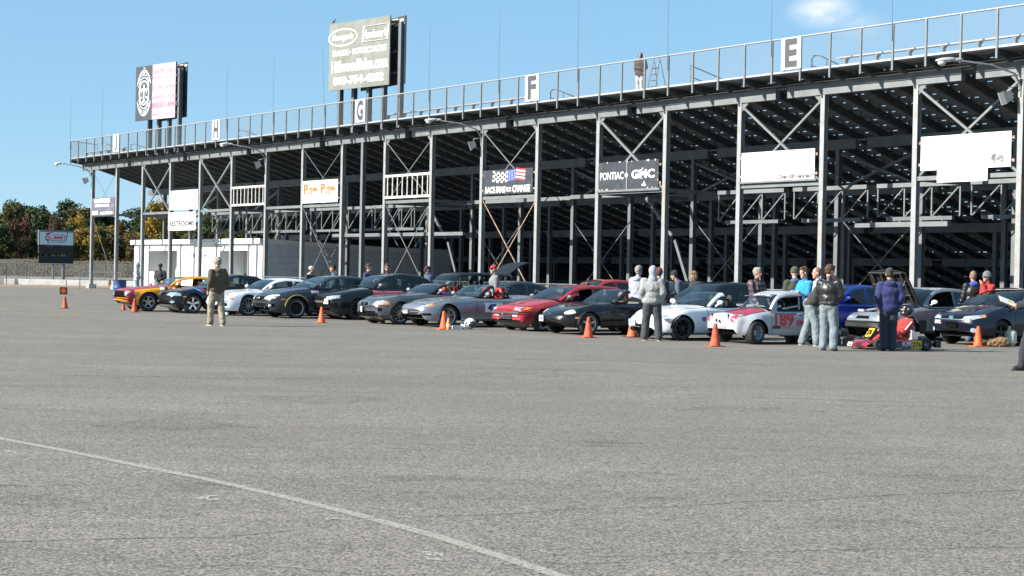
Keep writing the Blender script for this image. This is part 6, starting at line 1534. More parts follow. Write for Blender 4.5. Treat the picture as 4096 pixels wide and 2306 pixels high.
place2('coupe', paint('dark_slate', (.045, .05, .07), metallic=.3), 'dark slate coupe with a bag inside behind the silver 42 roadster', uv_at(2040, 1140, -13) - .2, -14.6)
place2('sedan', paint('red', (0, 0, 0)), 'red four door car behind the red hatchback', uv_at(2430, 1130, -9.5), -11.4)
place2('sedan', paint('deep_green_black', (.012, .018, .018)), 'very dark car behind the maroon knit cap', uv_at(2715, 1140, -11) , -12.6)
place2('sedan', paint('black_blue', (0, 0, 0)), 'black car behind the white roadster and the man in plaid', uv_at(2905, 1150, -13.0), -15.0)
BLUEP = paint('bright_blue', (.008, .03, .24)); Pm = depth_pt(3395, 1190, 41.5); yb0 = math.atan2(-SV.y, -SV.x) - math.radians(4); lx, ly = -.75, .94     # its left mirror shows above the grey car
rx, ry = Pm.x - (lx * math.cos(yb0) - ly * math.sin(yb0)), Pm.y - (lx * math.sin(yb0) + ly * math.cos(yb0))
sb_ = simple('sedan', BLUEP, mirror_mat=BLUEP, feat=[f_lamps]); Car(sb_).build('parked_car', 'bright blue four door car behind the raised hood', loc=(rx, ry, 0), group='cars parked in the second row')

# ================================================================== people
QUEUE = []
def cap(mb, p, q, r0, r1, n=10, mi=0):
    p, q = Vector(p), Vector(q); d = (q - p); L_ = d.length; d = d / max(L_, 1e-6)
    pts, rs = [], []
    for a in (90, 60, 30): pts.append(p - d * r0 * math.sin(math.radians(a))); rs.append(max(.001, r0 * math.cos(math.radians(a))))
    for t in (0, .33, .66, 1): pts.append(p.lerp(q, t)); rs.append(r0 + (r1 - r0) * t)
    for a in (30, 60, 90): pts.append(q + d * r1 * math.sin(math.radians(a))); rs.append(max(.001, r1 * math.cos(math.radians(a))))
    mb.tube(pts, rs, n, mi)
def organic(name, mb, m, parent, vox=.016, smooth=4, wrinkle=0.0, wsize=.09, label=None):
    """overlapping volumes fused into one continuous skin"""
    o = mb.build(name, m, parent)
    rm_ = o.modifiers.new('fuse', 'REMESH'); rm_.mode = 'VOXEL'; rm_.voxel_size = vox; rm_.use_smooth_shade = True
    sm_ = o.modifiers.new('smooth', 'SMOOTH'); sm_.factor = .5; sm_.iterations = smooth
    if wrinkle:
        tx = bpy.data.textures.get('folds%.3f' % wsize) or bpy.data.textures.new('folds%.3f' % wsize, 'CLOUDS'); tx.noise_scale = wsize; tx.noise_depth = 2
        dp = o.modifiers.new('folds', 'DISPLACE'); dp.texture = tx; dp.strength = wrinkle; dp.mid_level = .5; dp.texture_coords = 'GLOBAL'
    QUEUE.append(o); return o
def flush_organic():
    dg = bpy.context.evaluated_depsgraph_get()
    done = [(o, bpy.data.meshes.new_from_object(o.evaluated_get(dg))) for o in QUEUE]
    for o, me in done:
        mats = list(o.data.materials); o.modifiers.clear(); old = o.data; o.data = me
        me.materials.clear()
        for m in mats: me.materials.append(m)
        me.shade_smooth()
        bpy.data.meshes.remove(old)
    QUEUE.clear()
def cloth(name, col, rough=.85, var=.32, bump=.25, bscale=55, col2=None, **k): return pmat('cloth_' + name, col, rough, var=var, vscale=7, bump=bump, bscale=bscale, col2=col2, sheen=.15, **k)  # darker noise in the colour stands in for the shading of folds
SKIN = [pmat('skin_light', (.50, .29, .21), .55, var=.12, vscale=20), pmat('skin_ruddy', (.46, .23, .16), .55, var=.15, vscale=20), pmat('skin_brown', (.16, .085, .055), .5, var=.12, vscale=20)]
HAIR = {'dark': pmat('hair_dark', (.035, .022, .014), .7, var=.4, vscale=30, bump=.6, bscale=80), 'brown': pmat('hair_brown', (.085, .045, .022), .7, var=.4, vscale=30, bump=.6, bscale=80), 'blond': pmat('hair_blond', (.24, .15, .07), .65, var=.4, vscale=30, bump=.6, bscale=80), 'grey': pmat('hair_grey', (.33, .315, .29), .75, var=.6, vscale=45, bump=.6, bscale=80), 'buzz': pmat('hair_buzz', (.20, .12, .08), .8)}
SHOE_B = pmat('shoe_brown', (.10, .055, .03), .6, var=.3, vscale=20); SHOE_K = pmat('shoe_black', (.02, .02, .022), .55); SHOE_W = pmat('shoe_grey', (.40, .40, .40), .6, var=.5, vscale=25); SOLE = pmat('sole', (.45, .40, .33), .8)
def person(label, face, P, h=1.76, top=None, legs=None, shoes=SHOE_K, skin=0, hair=None, hat=None, hatm=None, hood=None, arms='down', lean=0.0, head_yaw=0.0, head_pitch=0.0, step=.0, stance=.1, bulk=1.0, coat=.0, shades=False, beard=None, collar=None, headband=None, knee=0.0, thing_name='person', arm_l=None, arm_r=None, moustache=None):
    """P: ground point; face: heading in degrees (0 right, 90 away, 180 left, 270 to the camera)"""
    t = thing(thing_name, label, 'person', (P[0], P[1], P[2] if len(P) > 2 else 0), math.radians(face), 'people around the cars'); k = h / 1.78; t.scale = (k, k, k)
    sk = SKIN[skin]; L = Vector; ca, sa = math.cos(lean), math.sin(lean)
    hipz = .93 - knee * .05
    def up(p):                                   # points above the hip lean forward with the torso
        p = Vector(p); z = p.z - hipz; return Vector((p.x * ca + z * sa, p.y, hipz + z * ca - p.x * sa))
    pel = Vector((0, 0, hipz))
    hip = {s: Vector((0, s * .085, hipz - .02)) for s in (1, -1)}
    ank = {s: Vector((s * step, s * stance, .09)) for s in (1, -1)}
    kn = {s: (hip[s] + ank[s]) / 2 + Vector((.045 + knee * .12, s * .01, .02)) for s in (1, -1)}
    chest, neck = up((.0, 0, 1.28)), up((-.01, 0, 1.47)); sh = {s: up((-.015, s * .185, 1.405)) for s in (1, -1)}
    headc = up((.03, 0, 1.655)); HR = Matrix.Rotation(head_yaw, 3, 'Z') @ Matrix.Rotation(head_pitch + lean * .6, 3, 'Y')
    A = {}
    for s, mode in ((1, arm_l or arms), (-1, arm_r or arms)):
        e, w = {'down': ((.0, .25, 1.13), (.06, .26, .88)), 'pockets': ((-.09, .255, 1.15), (.09, .20, .93)), 'front': ((.02, .25, 1.14), (.22, .10, 1.08)), 'crossed': ((.06, .23, 1.16), (.25, -.08, 1.20)),
                'chin': ((.16, .20, 1.18), (.20, .06, 1.46)), 'reach': ((.20, .22, 1.20), (.46, .12, 1.12)), 'low': ((.08, .22, 1.14), (.22, .20, .93)), 'wheel': ((.14, .26, 1.16), (.36, .16, 1.16)), 'clip': ((.05, .24, 1.13), (.30, .12, 1.12)), 'hang': ((.02, .23, 1.12), (.05, .24, .86))}[mode]
        A[s] = (up((e[0], s * e[1], e[2])), up((w[0], s * w[1], w[2])))
    # body: one continuous skin
    b = MB()
    b.ell(headc + HR @ Vector((-.005, 0, .02)), (.098, .077, .115), 16, 12, rot=HR); b.ell(headc + HR @ Vector((.025, 0, -.055)), (.068, .058, .075), 12, 9, rot=HR)
    b.ell(headc + HR @ Vector((.10, 0, -.018)), (.022, .014, .026), 8, 6, rot=HR); b.ell(headc + HR @ Vector((.075, 0, .03)), (.022, .05, .012), 8, 6, rot=HR); b.ell(headc + HR @ Vector((.082, 0, -.075)), (.014, .028, .014), 8, 6, rot=HR); b.ell(headc + HR @ Vector((.066, 0, -.115)), (.025, .03, .022), 8, 6, rot=HR)
    for s in (1, -1): b.ell(headc + HR @ Vector((-.005, s * .08, -.01)), (.024, .012, .034), 8, 6, rot=HR)
    cap(b, neck - Vector((0, 0, .06)), headc + HR @ Vector((-.02, 0, -.06)), .058, .052)
    b.ell(chest, (.10, .145, .20), 12, 9); b.ell(pel + Vector((0, 0, .04)), (.095, .13, .13), 12, 8)
    cap(b, pel, chest, .095, .105)
    for s in (1, -1):
        e, w = A[s]; cap(b, sh[s], e, .045, .037); cap(b, e, w, .036, .028); cap(b, chest + (sh[s] - chest) * .4 + Vector((0, 0, .08)), sh[s], .06, .048)
        cap(b, hip[s], kn[s], .070, .05); cap(b, kn[s], ank[s], .048, .034); cap(b, ank[s], ank[s] + Vector((.12, 0, -.05)), .034, .028)
        d = (w - e).normalized(); fwd_ = Vector((1, 0, 0)) if abs(d.x) < .8 else Vector((0, 0, -1)); side = d.cross(fwd_).normalized(); fw = side.cross(d).normalized()
        pc = w + d * .05; cap(b, w, pc, .030, .038, 8)
        for i, (o_, ln) in enumerate(((-.028, .060), (-.009, .075), (.010, .07), (.028, .055))):
            p0 = pc + fw * o_ + d * .02; p1 = p0 + d * ln * .6 + side * -.006 * s; p2 = p1 + d * ln * .4 - side * .018 * s; cap(b, p0, p1, .0105, .0095, 6); cap(b, p1, p2, .0095, .008, 6)
        p0 = w + fw * .03 + d * .02; cap(b, p0, p0 + fw * .03 + d * .035, .012, .010, 6)
    organic('body', b, sk, t, .0115, 2)
    # eyes
    ey = MB()
    for s in (1, -1): ey.ell(headc + HR @ Vector((.083, s * .031, .008)), (.010, .013, .008), 8, 6, rot=HR)
    ey.build('eyes', pmat('eye_dark', (.03, .02, .018), .2), t, 60)
    if shades:
        g = MB()
        for s in (1, -1):
            g.ell(headc + HR @ Vector((.092, s * .034, .006)), (.012, .032, .022), 10, 6, rot=HR); g.bar(headc + HR @ Vector((.088, s * .06, .012)), headc + HR @ Vector((-.01, s * .083, .012)), .008)
        g.build('sunglasses', pmat('shades_black', (.01, .01, .012), .15), t, 60)
    # trousers
    tr = MB(); tr.ell(pel + Vector((-.01, 0, .02)), (.12 * bulk, .165 * bulk, .15), 14, 10)
    for s in (1, -1): cap(tr, hip[s], kn[s], .102 * bulk, .082 * bulk); cap(tr, kn[s], ank[s] + Vector((-.008, 0, -.0)), .081 * bulk, .074 * bulk); 
    organic('trousers', tr, legs or cloth('jeans', (.10, .15, .22)), t, .016, 4, .030, .13)
    for s in (1, -1):
        sh_ = MB(); a_ = ank[s]; yw = s * .14; f_ = Vector((math.cos(yw), math.sin(yw), 0))
        cap(sh_, a_ + Vector((-.035, 0, -.035)), a_ + f_ * .13 + Vector((0, 0, -.05)), .046, .038); sh_.ell(a_ + f_ * .05 + Vector((0, 0, -.03)), (.09, .045, .04), 10, 7)
        o = organic('shoe', sh_, shoes, t, .012, 2)
        sl = MB(); c0, c1 = a_ - f_ * .085, a_ + f_ * .175; n_ = Vector((-f_.y, f_.x, 0))
        ring_ = [c0 + n_ * .03, c0 + f_ * .05 + n_ * .04, c1 - f_ * .07 + n_ * .047, c1 + n_ * .02, c1 - n_ * .02, c1 - f_ * .07 - n_ * .047, c0 + f_ * .05 - n_ * .04, c0 - n_ * .03]
        sl.add([(p.x, p.y, .0) for p in ring_] + [(p.x, p.y, .022) for p in ring_], [tuple(range(7, -1, -1)), tuple(range(8, 16))] + [(i, (i + 1) % 8, (i + 1) % 8 + 8, i + 8) for i in range(8)]); sl.build('sole', SOLE if shoes is not SHOE_K else pmat('sole_black', (.03, .03, .03), .8), t)
    # jacket
    j = MB(); top = top or cloth('navy', (.02, .025, .05))
    j.ell(up((-.01, 0, 1.27)), (.145 * bulk, .20 * bulk, .20), 16, 12); j.ell(up((-.005, 0, 1.08)), (.140 * bulk, .185 * bulk, .19), 16, 10); j.ell(up((-.005, 0, .985 - coat * .5)), (.145 * bulk, .19 * bulk, .10 + coat * .8), 16, 10)
    j.ell(up((-.02, 0, 1.41)), (.09, .15, .065), 12, 8)
    for s in (1, -1):
        e, w = A[s]; cap(j, sh[s], e, .078 * bulk, .064 * bulk); cap(j, e, w, .064 * bulk, .048); cap(j, up((-.01, s * .08, 1.37)), sh[s], .09, .076 * bulk)
    if collar is None: cap(j, up((-.02, 0, 1.43)), up((-.005, 0, 1.50)), .078, .068)
    organic('jacket', j, top, t, .016, 4, .034, .12)
    hm_ = MB(); zc = .93 - coat
    for s in (1, -1):
        e, w = A[s]; d = (w - e).normalized(); hm_.tube([w - d * .045, w - d * .005], [.053, .049], 10, caps=False)
    hm_.build('cuffs', top, t, 60)
    if collar is not None:
        c_ = MB(); c_.ell(up((-.05, 0, 1.46)), (.10, .12, .075), 12, 8); organic('collar', c_, collar, t, .014, 3, .02, .06)
    # head gear
    if hood == 'up':
        g = MB(); g.ell(headc + HR @ Vector((-.028, 0, .02)), (.115, .102, .125), 14, 10, rot=HR); g.ell(headc + HR @ Vector((-.05, 0, -.07)), (.09, .09, .09), 12, 9, rot=HR); cap(g, neck + Vector((-.02, 0, -.02)), headc + HR @ Vector((-.04, 0, -.08)), .115, .085); organic('hood', g, hatm or top, t, .015, 3, .02, .07)
    elif hood == 'down':
        g = MB(); g.ell(up((-.10, 0, 1.44)), (.085, .125, .075), 12, 8); g.ell(up((-.05, .07, 1.46)), (.07, .05, .05), 10, 7); g.ell(up((-.05, -.07, 1.46)), (.07, .05, .05), 10, 7); organic('hood', g, hatm if (hatm and hood == 'down' and hat is None) else top, t, .015, 3, .02, .06)
    if hair and hat is None and hood != 'up':
        g = MB(); hv = .016 if hair == 'buzz' else .03
        g.ell(headc + HR @ Vector((-.022, 0, .035)), (.096 + hv * .45, .078 + hv * .4, .103 + hv * .4), 16, 11, rot=HR); g.ell(headc + HR @ Vector((-.055, 0, -.01)), (.06, .074, .075), 12, 8, rot=HR)
        if hair != 'buzz': g.ell(headc + HR @ Vector((.045, 0, .105)), (.055, .065, .035), 10, 7, rot=HR)
        if hair == 'blond':
            for s in (1, -1): g.ell(headc + HR @ Vector((-.01, s * .085, -.05)), (.05, .025, .09), 10, 7, rot=HR)
        organic('hair', g, HAIR[hair], t, .011, 1, .028 if hair != 'buzz' else 0, .035)
    if hat:
        if hair:
            g = MB(); g.ell(headc + HR @ Vector((-.035, 0, -.01)), (.075, .084, .085), 12, 8, rot=HR); organic('hair', g, HAIR[hair], t, .011, 1)
        g = MB()
        if hat == 'cap':
            g.ell(headc + HR @ Vector((-.012, 0, .058)), (.108, .092, .085), 16, 10, rot=HR)
            br = [HR @ Vector((.075 + .10 * math.cos(a) * .9, .075 * math.sin(a), .055 - .012 * abs(math.sin(a)))) for a in [math.radians(-90 + 15 * i) for i in range(13)]]
            vs = [headc + p for p in br] + [headc + p - HR @ Vector((0, 0, .012)) for p in br]; n_ = len(br)
            g.add(vs, [tuple(range(n_)), tuple(range(2 * n_ - 1, n_ - 1, -1))] + [(i, i + n_, (i + 1) % n_ + n_, (i + 1) % n_) for i in range(n_)]); organic('cap', g, hatm, t, .009, 1)
        else:
            g.ell(headc + HR @ Vector((-.012, 0, .06)), (.112, .096, .098), 16, 10, rot=HR); g.lathe([(.0, .0), (.108, .0), (.112, .03), (.1, .05)], 16, c=tuple(headc + Vector((-.01, 0, .0)))); organic('knit_cap', g, hatm, t, .012, 2)
    if headband is not None:
        MB().lathe([(.095, -.016), (.103, 0), (.095, .016)], 18, c=tuple(headc + Vector((-.01, 0, .045)))).build('headband', headband, t, 60)
    if beard:
        g = MB(); g.ell(headc + HR @ Vector((.045, 0, -.095)), (.05, .055, .05), 10, 7, rot=HR); organic('beard', g, HAIR[beard], t, .011, 1)
    if moustache:
        MB().ell(headc + HR @ Vector((.095, 0, -.05)), (.016, .036, .013), 10, 6, rot=HR).build('moustache', HAIR[moustache], t, 60)
    t['wrist'] = [*(A[-1][1])]; t['wrist_l'] = [*(A[1][1])]
    return t
def foot(x, y): return gp(x, y)
def behind(x, ytop, Y):
    """ground point and height of someone whose head top shows at x, ytop when they stand at depth Y"""
    q = depth_pt(x, ytop, Y); return (q.x, q.y, 0), q.z
OLIVE = cloth('olive_brown', (.085, .068, .040)); KHAKI = cloth('khaki', (.30, .255, .19)); BLACKC = cloth('black', (.016, .016, .018)); WHITEC = cloth('white_lilac', (.46, .46, .54)); NAVYC = cloth('navy', (.02, .025, .05)); JEANS = cloth('jeans', (.10, .15, .22)); JEANS_L = cloth('faded_jeans', (.19, .235, .26), var=.35); DKGREY = cloth('charcoal', (.045, .05, .06)); LTGREY = cloth('pale_grey', (.30, .305, .30)); SLATE = cloth('slate_blue', (.06, .085, .13))
LEATHER = pmat('leather_black', (.018, .018, .020), .40, var=.3, vscale=8, bump=.25, bscale=14); ROYAL = cloth('royal_blue', (.013, .021, .105)); DKBLUE = cloth('indigo', (.018, .024, .045)); GREENC = cloth('forest_green', (.035, .042, .025)); SKYB = cloth('sky_blue', (.01, .25, .52)); REDC = cloth('red', (.45, .025, .02)); GREYS = cloth('heather_grey', (.20, .205, .22))
def plaid():
    m, nt, b = new_mat('cloth_plaid'); N, L = nt.nodes, nt.links; t = N.new('ShaderNodeTexCoord'); sep = N.new('ShaderNodeSeparateXYZ'); L.new(t.outputs['Object'], sep.inputs[0]); acc = None
    for ax, f_ in ((1, 46), (2, 46)):
        mu_ = N.new('ShaderNodeMath'); mu_.operation = 'MULTIPLY'; mu_.inputs[1].default_value = f_; L.new(sep.outputs[ax], mu_.inputs[0]); si = N.new('ShaderNodeMath'); si.operation = 'SINE'; L.new(mu_.outputs[0], si.inputs[0])
        g = N.new('ShaderNodeMath'); g.operation = 'GREATER_THAN'; g.inputs[1].default_value = .35; L.new(si.outputs[0], g.inputs[0])
        if acc is None: acc = g
        else: a = N.new('ShaderNodeMath'); a.operation = 'ADD'; L.new(acc.outputs[0], a.inputs[0]); L.new(g.outputs[0], a.inputs[1]); acc = a
    cr = N.new('ShaderNodeValToRGB'); cr.color_ramp.interpolation = 'CONSTANT'; e = cr.color_ramp.elements; e[0].color = (.035, .022, .035, 1); e[1].position = .4; e[1].color = (.10, .055, .07, 1); k = e.new(.8); k.color = (.20, .16, .17, 1)
    h = N.new('ShaderNodeMath'); h.operation = 'MULTIPLY'; h.inputs[1].default_value = .5; L.new(acc.outputs[0], h.inputs[0]); L.new(h.outputs[0], cr.inputs[0]); L.new(cr.outputs[0], b.inputs['Base Color']); b.inputs['Roughness'].default_value = .9
    return m
PLAID = plaid()
person('grey haired man in olive jacket and khaki trousers walking alone', 128, foot(866, 1304), 1.80, OLIVE, KHAKI, SHOE_B, 0, 'grey', hood='down', arms='pockets', step=.14, stance=.11, bulk=1.16, coat=.06, shades=True, head_yaw=.35)
p, h = behind(549, 1052, 71.5); person('person in white hooded sweatshirt beside the blue barrel', 8, p, h, WHITEC, cloth('pale_jeans', (.22, .28, .36)), SHOE_K, 0, 'dark', hood='up', arms='front', shades=True, bulk=1.05)
p, h = behind(642, 1057, 69.5); person('man in dark jacket and black beanie by the orange race car', 262, p, h, cloth('black_navy', (.016, .02, .032)), JEANS, SHOE_K, 2, None, 'knit', BLACKC, hood='down', arms='front', shades=True, head_yaw=-.25, bulk=1.12)
p, h = behind(1243, 1066, 56.5); person('man in white cap and black jacket behind the grey car', 330, p, h, BLACKC, JEANS, SHOE_K, 1, 'dark', 'cap', cloth('cream', (.55, .51, .42)), arms='down', beard='dark', collar=cloth('pale_scarf', (.5, .5, .52)))
p, h = behind(1334, 1062, 56.5); person('dark haired man in slate sweater facing the white cap', 195, p, h, SLATE, JEANS, SHOE_K, 1, 'dark', hood='down', bulk=1.05)
p, h = behind(1473, 1056, 53); person('stocky man in navy sweater with dark hair behind the pink door car', 340, p, h, cloth('indigo_sweater', (.022, .026, .075)), JEANS, SHOE_K, 0, 'dark', bulk=1.12, arms='crossed')
p, h = behind(1549, 1058, 52); person('bearded man in sunglasses and black top facing the camera', 275, p, h, BLACKC, JEANS, SHOE_K, 1, 'brown', shades=True, beard='brown')
p, h = behind(1714, 1066, 52); person('man in dark red cap and blue jacket looking down', 200, p, h, cloth('mid_blue', (.035, .06, .14)), JEANS, SHOE_K, 0, 'dark', 'cap', cloth('maroon_cap', (.06, .012, .015)), hood='down', head_pitch=.35, arms='front')
p, h = behind(1978, 1062, 47.5); person('man in red cap and grey sweatshirt behind the silver 42 roadster', 195, p, h, GREYS, JEANS, SHOE_K, 0, 'grey', 'cap', cloth('red_cap', (.42, .02, .03)), bulk=1.14, shades=True)
hb = person('man in pale lilac hoodie with headband holding a helmet', 52, foot(2548, 1338), 1.80, cloth('lilac_hoodie', (.36, .375, .47)), cloth('bright_jeans', (.13, .22, .40)), SHOE_W, 1, 'grey', hood='down', arms='pockets', arm_l='hang', arm_r='low', headband=BLACKC, bulk=1.05, coat=.06)
person('hooded man in pale grey jacket and charcoal trousers seen from behind', 84, foot(2606, 1364), 1.77, LTGREY, DKGREY, SHOE_W, 0, None, hood='up', hatm=cloth('lilac_hood', (.33, .345, .40)), arms='pockets', stance=.17, bulk=1.30, coat=.05)
p, h = behind(2637, 1074, 40.6); person('person in maroon knit cap and black jacket behind the pale jacket', 88, p, h, BLACKC, JEANS, SHOE_K, 0, 'dark', 'knit', cloth('maroon_knit', (.13, .018, .022)), hood='down', bulk=1.05)
p, h = behind(2733, 1093, 48); person('man in black cap and slate sweater bending toward a car', 178, p, h * 1.06, SLATE, JEANS, SHOE_K, 0, 'dark', 'knit', BLACKC, lean=.35, arms='low')
p, h = behind(2780, 1087, 46); person('blond person in black jacket looking down behind the white roadster', 205, p, h, BLACKC, JEANS, SHOE_K, 0, 'blond', head_pitch=.45, arms='front', bulk=1.1)
p, h = behind(3028, 1073, 40); person('grey haired man with moustache in plaid shirt', 305, p, h, PLAID, JEANS, SHOE_K, 1, 'grey', arms='low', head_yaw=.3, bulk=1.12, moustache='grey')
p, h = behind(3180, 1071, 38); person('person in green coat with blue hood and olive knit cap, back turned', 95, p, h, GREENC, JEANS, SHOE_K, 0, None, 'knit', cloth('olive_knit', (.05, .055, .035)), collar=cloth('hood_blue', (.05, .09, .20)), bulk=1.18)
p, h = behind(3220, 1070, 37.4); person('brown haired person in bright blue jacket', 205, p, h, SKYB, JEANS, SHOE_K, 0, 'brown', arms='crossed', head_pitch=.15)
p, h = behind(3272, 1072, 37.8); person('man with shaved head and pale grey hooded top', 190, p, h, cloth('ash_hoodie', (.40, .42, .44)), JEANS, SHOE_K, 0, 'buzz', hood='down')
person('man in dark coat and faded jeans bending over', 350, foot(3238, 1384), 1.82, cloth('soot', (.030, .030, .026)), JEANS_L, SHOE_W, 0, 'dark', lean=.72, arms='reach', step=-.16, stance=.14, bulk=1.26, coat=.03, head_pitch=.5)
person('man in black leather jacket and faded jeans, back turned', 60, foot(3312, 1404), 1.84, LEATHER, JEANS_L, SHOE_K, 0, 'brown', arms='front', stance=.11, bulk=1.16, head_yaw=-.6, head_pitch=.25)
person('man in royal blue hooded parka and dark jeans beside the kart', 84, foot(3552, 1405), 1.80, ROYAL, DKBLUE, SHOE_K, 1, 'dark', 'cap', cloth('black_cap', (.03, .028, .026)), hood='down', arms='pockets', stance=.085, bulk=1.25, coat=.08, head_pitch=.2)
p, h = behind(3894, 1087, 41); person('man in black leather jacket with blue collar, back turned', 92, p, h, LEATHER, JEANS, SHOE_K, 1, 'buzz', collar=cloth('collar_blue', (.03, .08, .40)), bulk=1.1)
p, h = behind(3951, 1089, 40.5); person('man in grey knit cap and red jacket with hand at his chin', 200, p, h, REDC, JEANS, SHOE_K, 1, 'dark', 'knit', cloth('grey_knit', (.15, .17, .18)), arm_l='chin', arms='down', shades=True)
ed = person('dark clothed person with a clipboard cut off at the right edge', 182, gp(4128, 1484), 1.80, cloth('edge_navy', (.02, .022, .03)), cloth('edge_trousers', (.02, .021, .028)), SHOE_K, 1, 'dark', arms='clip', step=.22, stance=.08)
u_, z_ = stand_pt(2560, 352, -.38)
pw = WS(u_, -.38, 9.34); person('person in dark brown hooded coat on the top walkway', 250, (pw.x, pw.y, pw.z), 1.68, cloth('dark_brown', (.045, .022, .018)), cloth('pale_trousers', (.55, .56, .58)), SHOE_W, 1, None, hood='up', hatm=BLACKC, arms='pockets', coat=.22, bulk=1.32, stance=.08, head_pitch=.25)
# driver sitting in the grey roadster
def bust(label, P, face, top, skin, hat=None, hatm=None, hair=None):
    t = thing('person', label, 'person', P, math.radians(face), 'people around the cars'); L = Vector; hc = Vector((.02, 0, .78)); HR = Matrix.Identity(3); b = MB()
    b.ell(hc + Vector((-.005, 0, .02)), (.098, .077, .115), 16, 12); b.ell(hc + Vector((.025, 0, -.055)), (.068, .058, .075), 12, 9); b.ell(hc + Vector((.10, 0, -.018)), (.022, .014, .026), 8, 6); b.ell(hc + Vector((.075, 0, .03)), (.022, .05, .012), 8, 6)
    for s in (1, -1): b.ell(hc + Vector((-.005, s * .08, -.01)), (.024, .012, .034), 8, 6)
    cap(b, (0, 0, .5), hc + Vector((-.02, 0, -.06)), .058, .052); b.ell((0, 0, .35), (.1, .15, .22), 12, 9); b.ell((.05, 0, .1), (.12, .16, .1), 12, 8)
    for s in (1, -1):
        cap(b, (0, s * .18, .52), (.15, s * .24, .3), .045, .038); cap(b, (.15, s * .24, .3), (.4, s * .14, .38), .036, .03); b.ell((.43, s * .13, .39), (.04, .03, .035), 8, 6); cap(b, (.05, s * .09, .1), (.5, s * .12, .2), .08, .06); cap(b, (.5, s * .12, .2), (.85, s * .12, .0), .055, .04)
    organic('body', b, SKIN[skin], t, .0115, 2)
    j = MB(); j.ell((-.01, 0, .36), (.15, .2, .22), 14, 10); j.ell((0, 0, .15), (.15, .19, .15), 12, 9)
    for s in (1, -1): cap(j, (0, s * .18, .52), (.15, s * .24, .3), .08, .065); cap(j, (.15, s * .24, .3), (.38, s * .15, .37), .062, .048); cap(j, (0, s * .06, .5), (0, s * .18, .52), .08, .078)
    organic('jacket', j, top, t, .017, 3, .02, .08)
    ps = MB()
    for s in (1, -1): cap(ps, (.03, s * .09, .1), (.5, s * .12, .2), .1, .075); cap(ps, (.5, s * .12, .2), (.84, s * .12, .02), .07, .055)
    organic('trousers', ps, NAVYC, t, .018, 3)
    if hair: g = MB(); g.ell(hc + Vector((-.035, 0, -.01)), (.075, .084, .085), 12, 8); organic('hair', g, HAIR[hair], t, .011, 1)
    if hat == 'cap':
        g = MB(); g.ell(hc + Vector((-.012, 0, .058)), (.108, .092, .085), 16, 10); br = [Vector((.075 + .09 * math.cos(a), .075 * math.sin(a), .055)) for a in [math.radians(-90 + 15 * i) for i in range(13)]]; n_ = 13
        g.add([hc + p_ for p_ in br] + [hc + p_ - Vector((0, 0, .012)) for p_ in br], [tuple(range(n_)), tuple(range(2 * n_ - 1, n_ - 1, -1))] + [(i, i + n_, (i + 1) % n_ + n_, (i + 1) % n_) for i in range(n_)]); organic('cap', g, hatm, t, .009, 1)
    return t
z4r = [o for o in COL.objects if o.get('label', '').startswith('grey open roadster')][0]
yw = z4r.rotation_euler.z; lp = Vector((.74 - 2.66, .36, 0)); off = Vector((lp.x * math.cos(yw) - lp.y * math.sin(yw), lp.x * math.sin(yw) + lp.y * math.cos(yw), .36))
bust('driver in grey cap and blue shirt sitting in the grey roadster', z4r.location + off, math.degrees(yw) + 12, cloth('blue_shirt', (.03, .05, .16)), 0, 'cap', cloth('grey_cap', (.12, .12, .13)), 'grey')
# ================================================================== kart and its driver
a, b = gp(3400, 1396), gp(3735, 1400)
kd = (a - b); kyaw = math.atan2(kd.y, kd.x); mid = (a + b) / 2
kart = thing('go_kart', 'red and black racing kart with yellow number plates before the blue car', 'go-kart', (mid.x, mid.y, 0), kyaw)
KR = paint('kart_red', (.42, .02, .03)); KB = pmat('kart_black', (.02, .02, .022), .4); KY = pmat('kart_yellow', (.75, .50, .03), .45)
fr_ = MB()
for s in (1, -1):
    fr_.tube([(.72, s * .16, .07), (.35, s * .3, .06), (-.3, s * .34, .06), (-.72, s * .26, .09)], .018, 8)
for x in (.6, .1, -.45): fr_.tube([(x, -.3, .065), (x, .3, .065)], .016, 8)
fr_.build('frame', KB, kart, 50)
MB().box((.22, 0, .055), (.9, .5, .012)).build('floor_tray', SILVER, kart)
nose = MB()
for (x, w, z0, z1) in ():
    pass
n = 9; vs = []
prof_ = [(1.02, .05, .10), (1.0, .16, .13), (.9, .22, .16), (.72, .25, .2)]
rows = [(1.00, .46, .05), (1.03, .46, .09), (.98, .44, .15), (.84, .40, .20), (.66, .28, .235), (.56, .20, .24)]
for (x, w, z) in rows:
    for i in range(n + 1):
        f_ = -1 + 2 * i / n; vs.append((x - .18 * f_ * f_, f_ * w, z - .05 * abs(f_) ** 3))
nose.add(vs, [(r_ * (n + 1) + i, r_ * (n + 1) + i + 1, (r_ + 1) * (n + 1) + i + 1, (r_ + 1) * (n + 1) + i) for r_ in range(len(rows) - 1) for i in range(n)])
no = nose.build('nose_fairing', pmat('kart_livery', (.42, .02, .03), .2, vscale=7, col2=(.05, .008, .012), lo=.46, hi=.5, coat=.8), kart, 50)
MB().add([(1.035 - .18 * .04, -.12, .07), (1.035 - .18 * .04, .12, .07), (.99, .12, .155), (.99, -.12, .155)], [(0, 1, 2, 3)]).build('nose_plate', pmat('nose_white', (.72, .72, .73), .4), no)
fp = MB().prism([(.44, .28), (.56, .24), (.60, .26), (.47, .46), (.43, .45)], -.15, .15).build('front_panel', KB, kart)
yp = MB().add([(.605, -.15, .27), (.605, .15, .27), (.48, .15, .465), (.48, -.15, .465)], [(0, 1, 2, 3)]).build('number_plate', KY, fp)
mb = MB(); dn_ = Vector((-.125, 0, .195)).normalized()
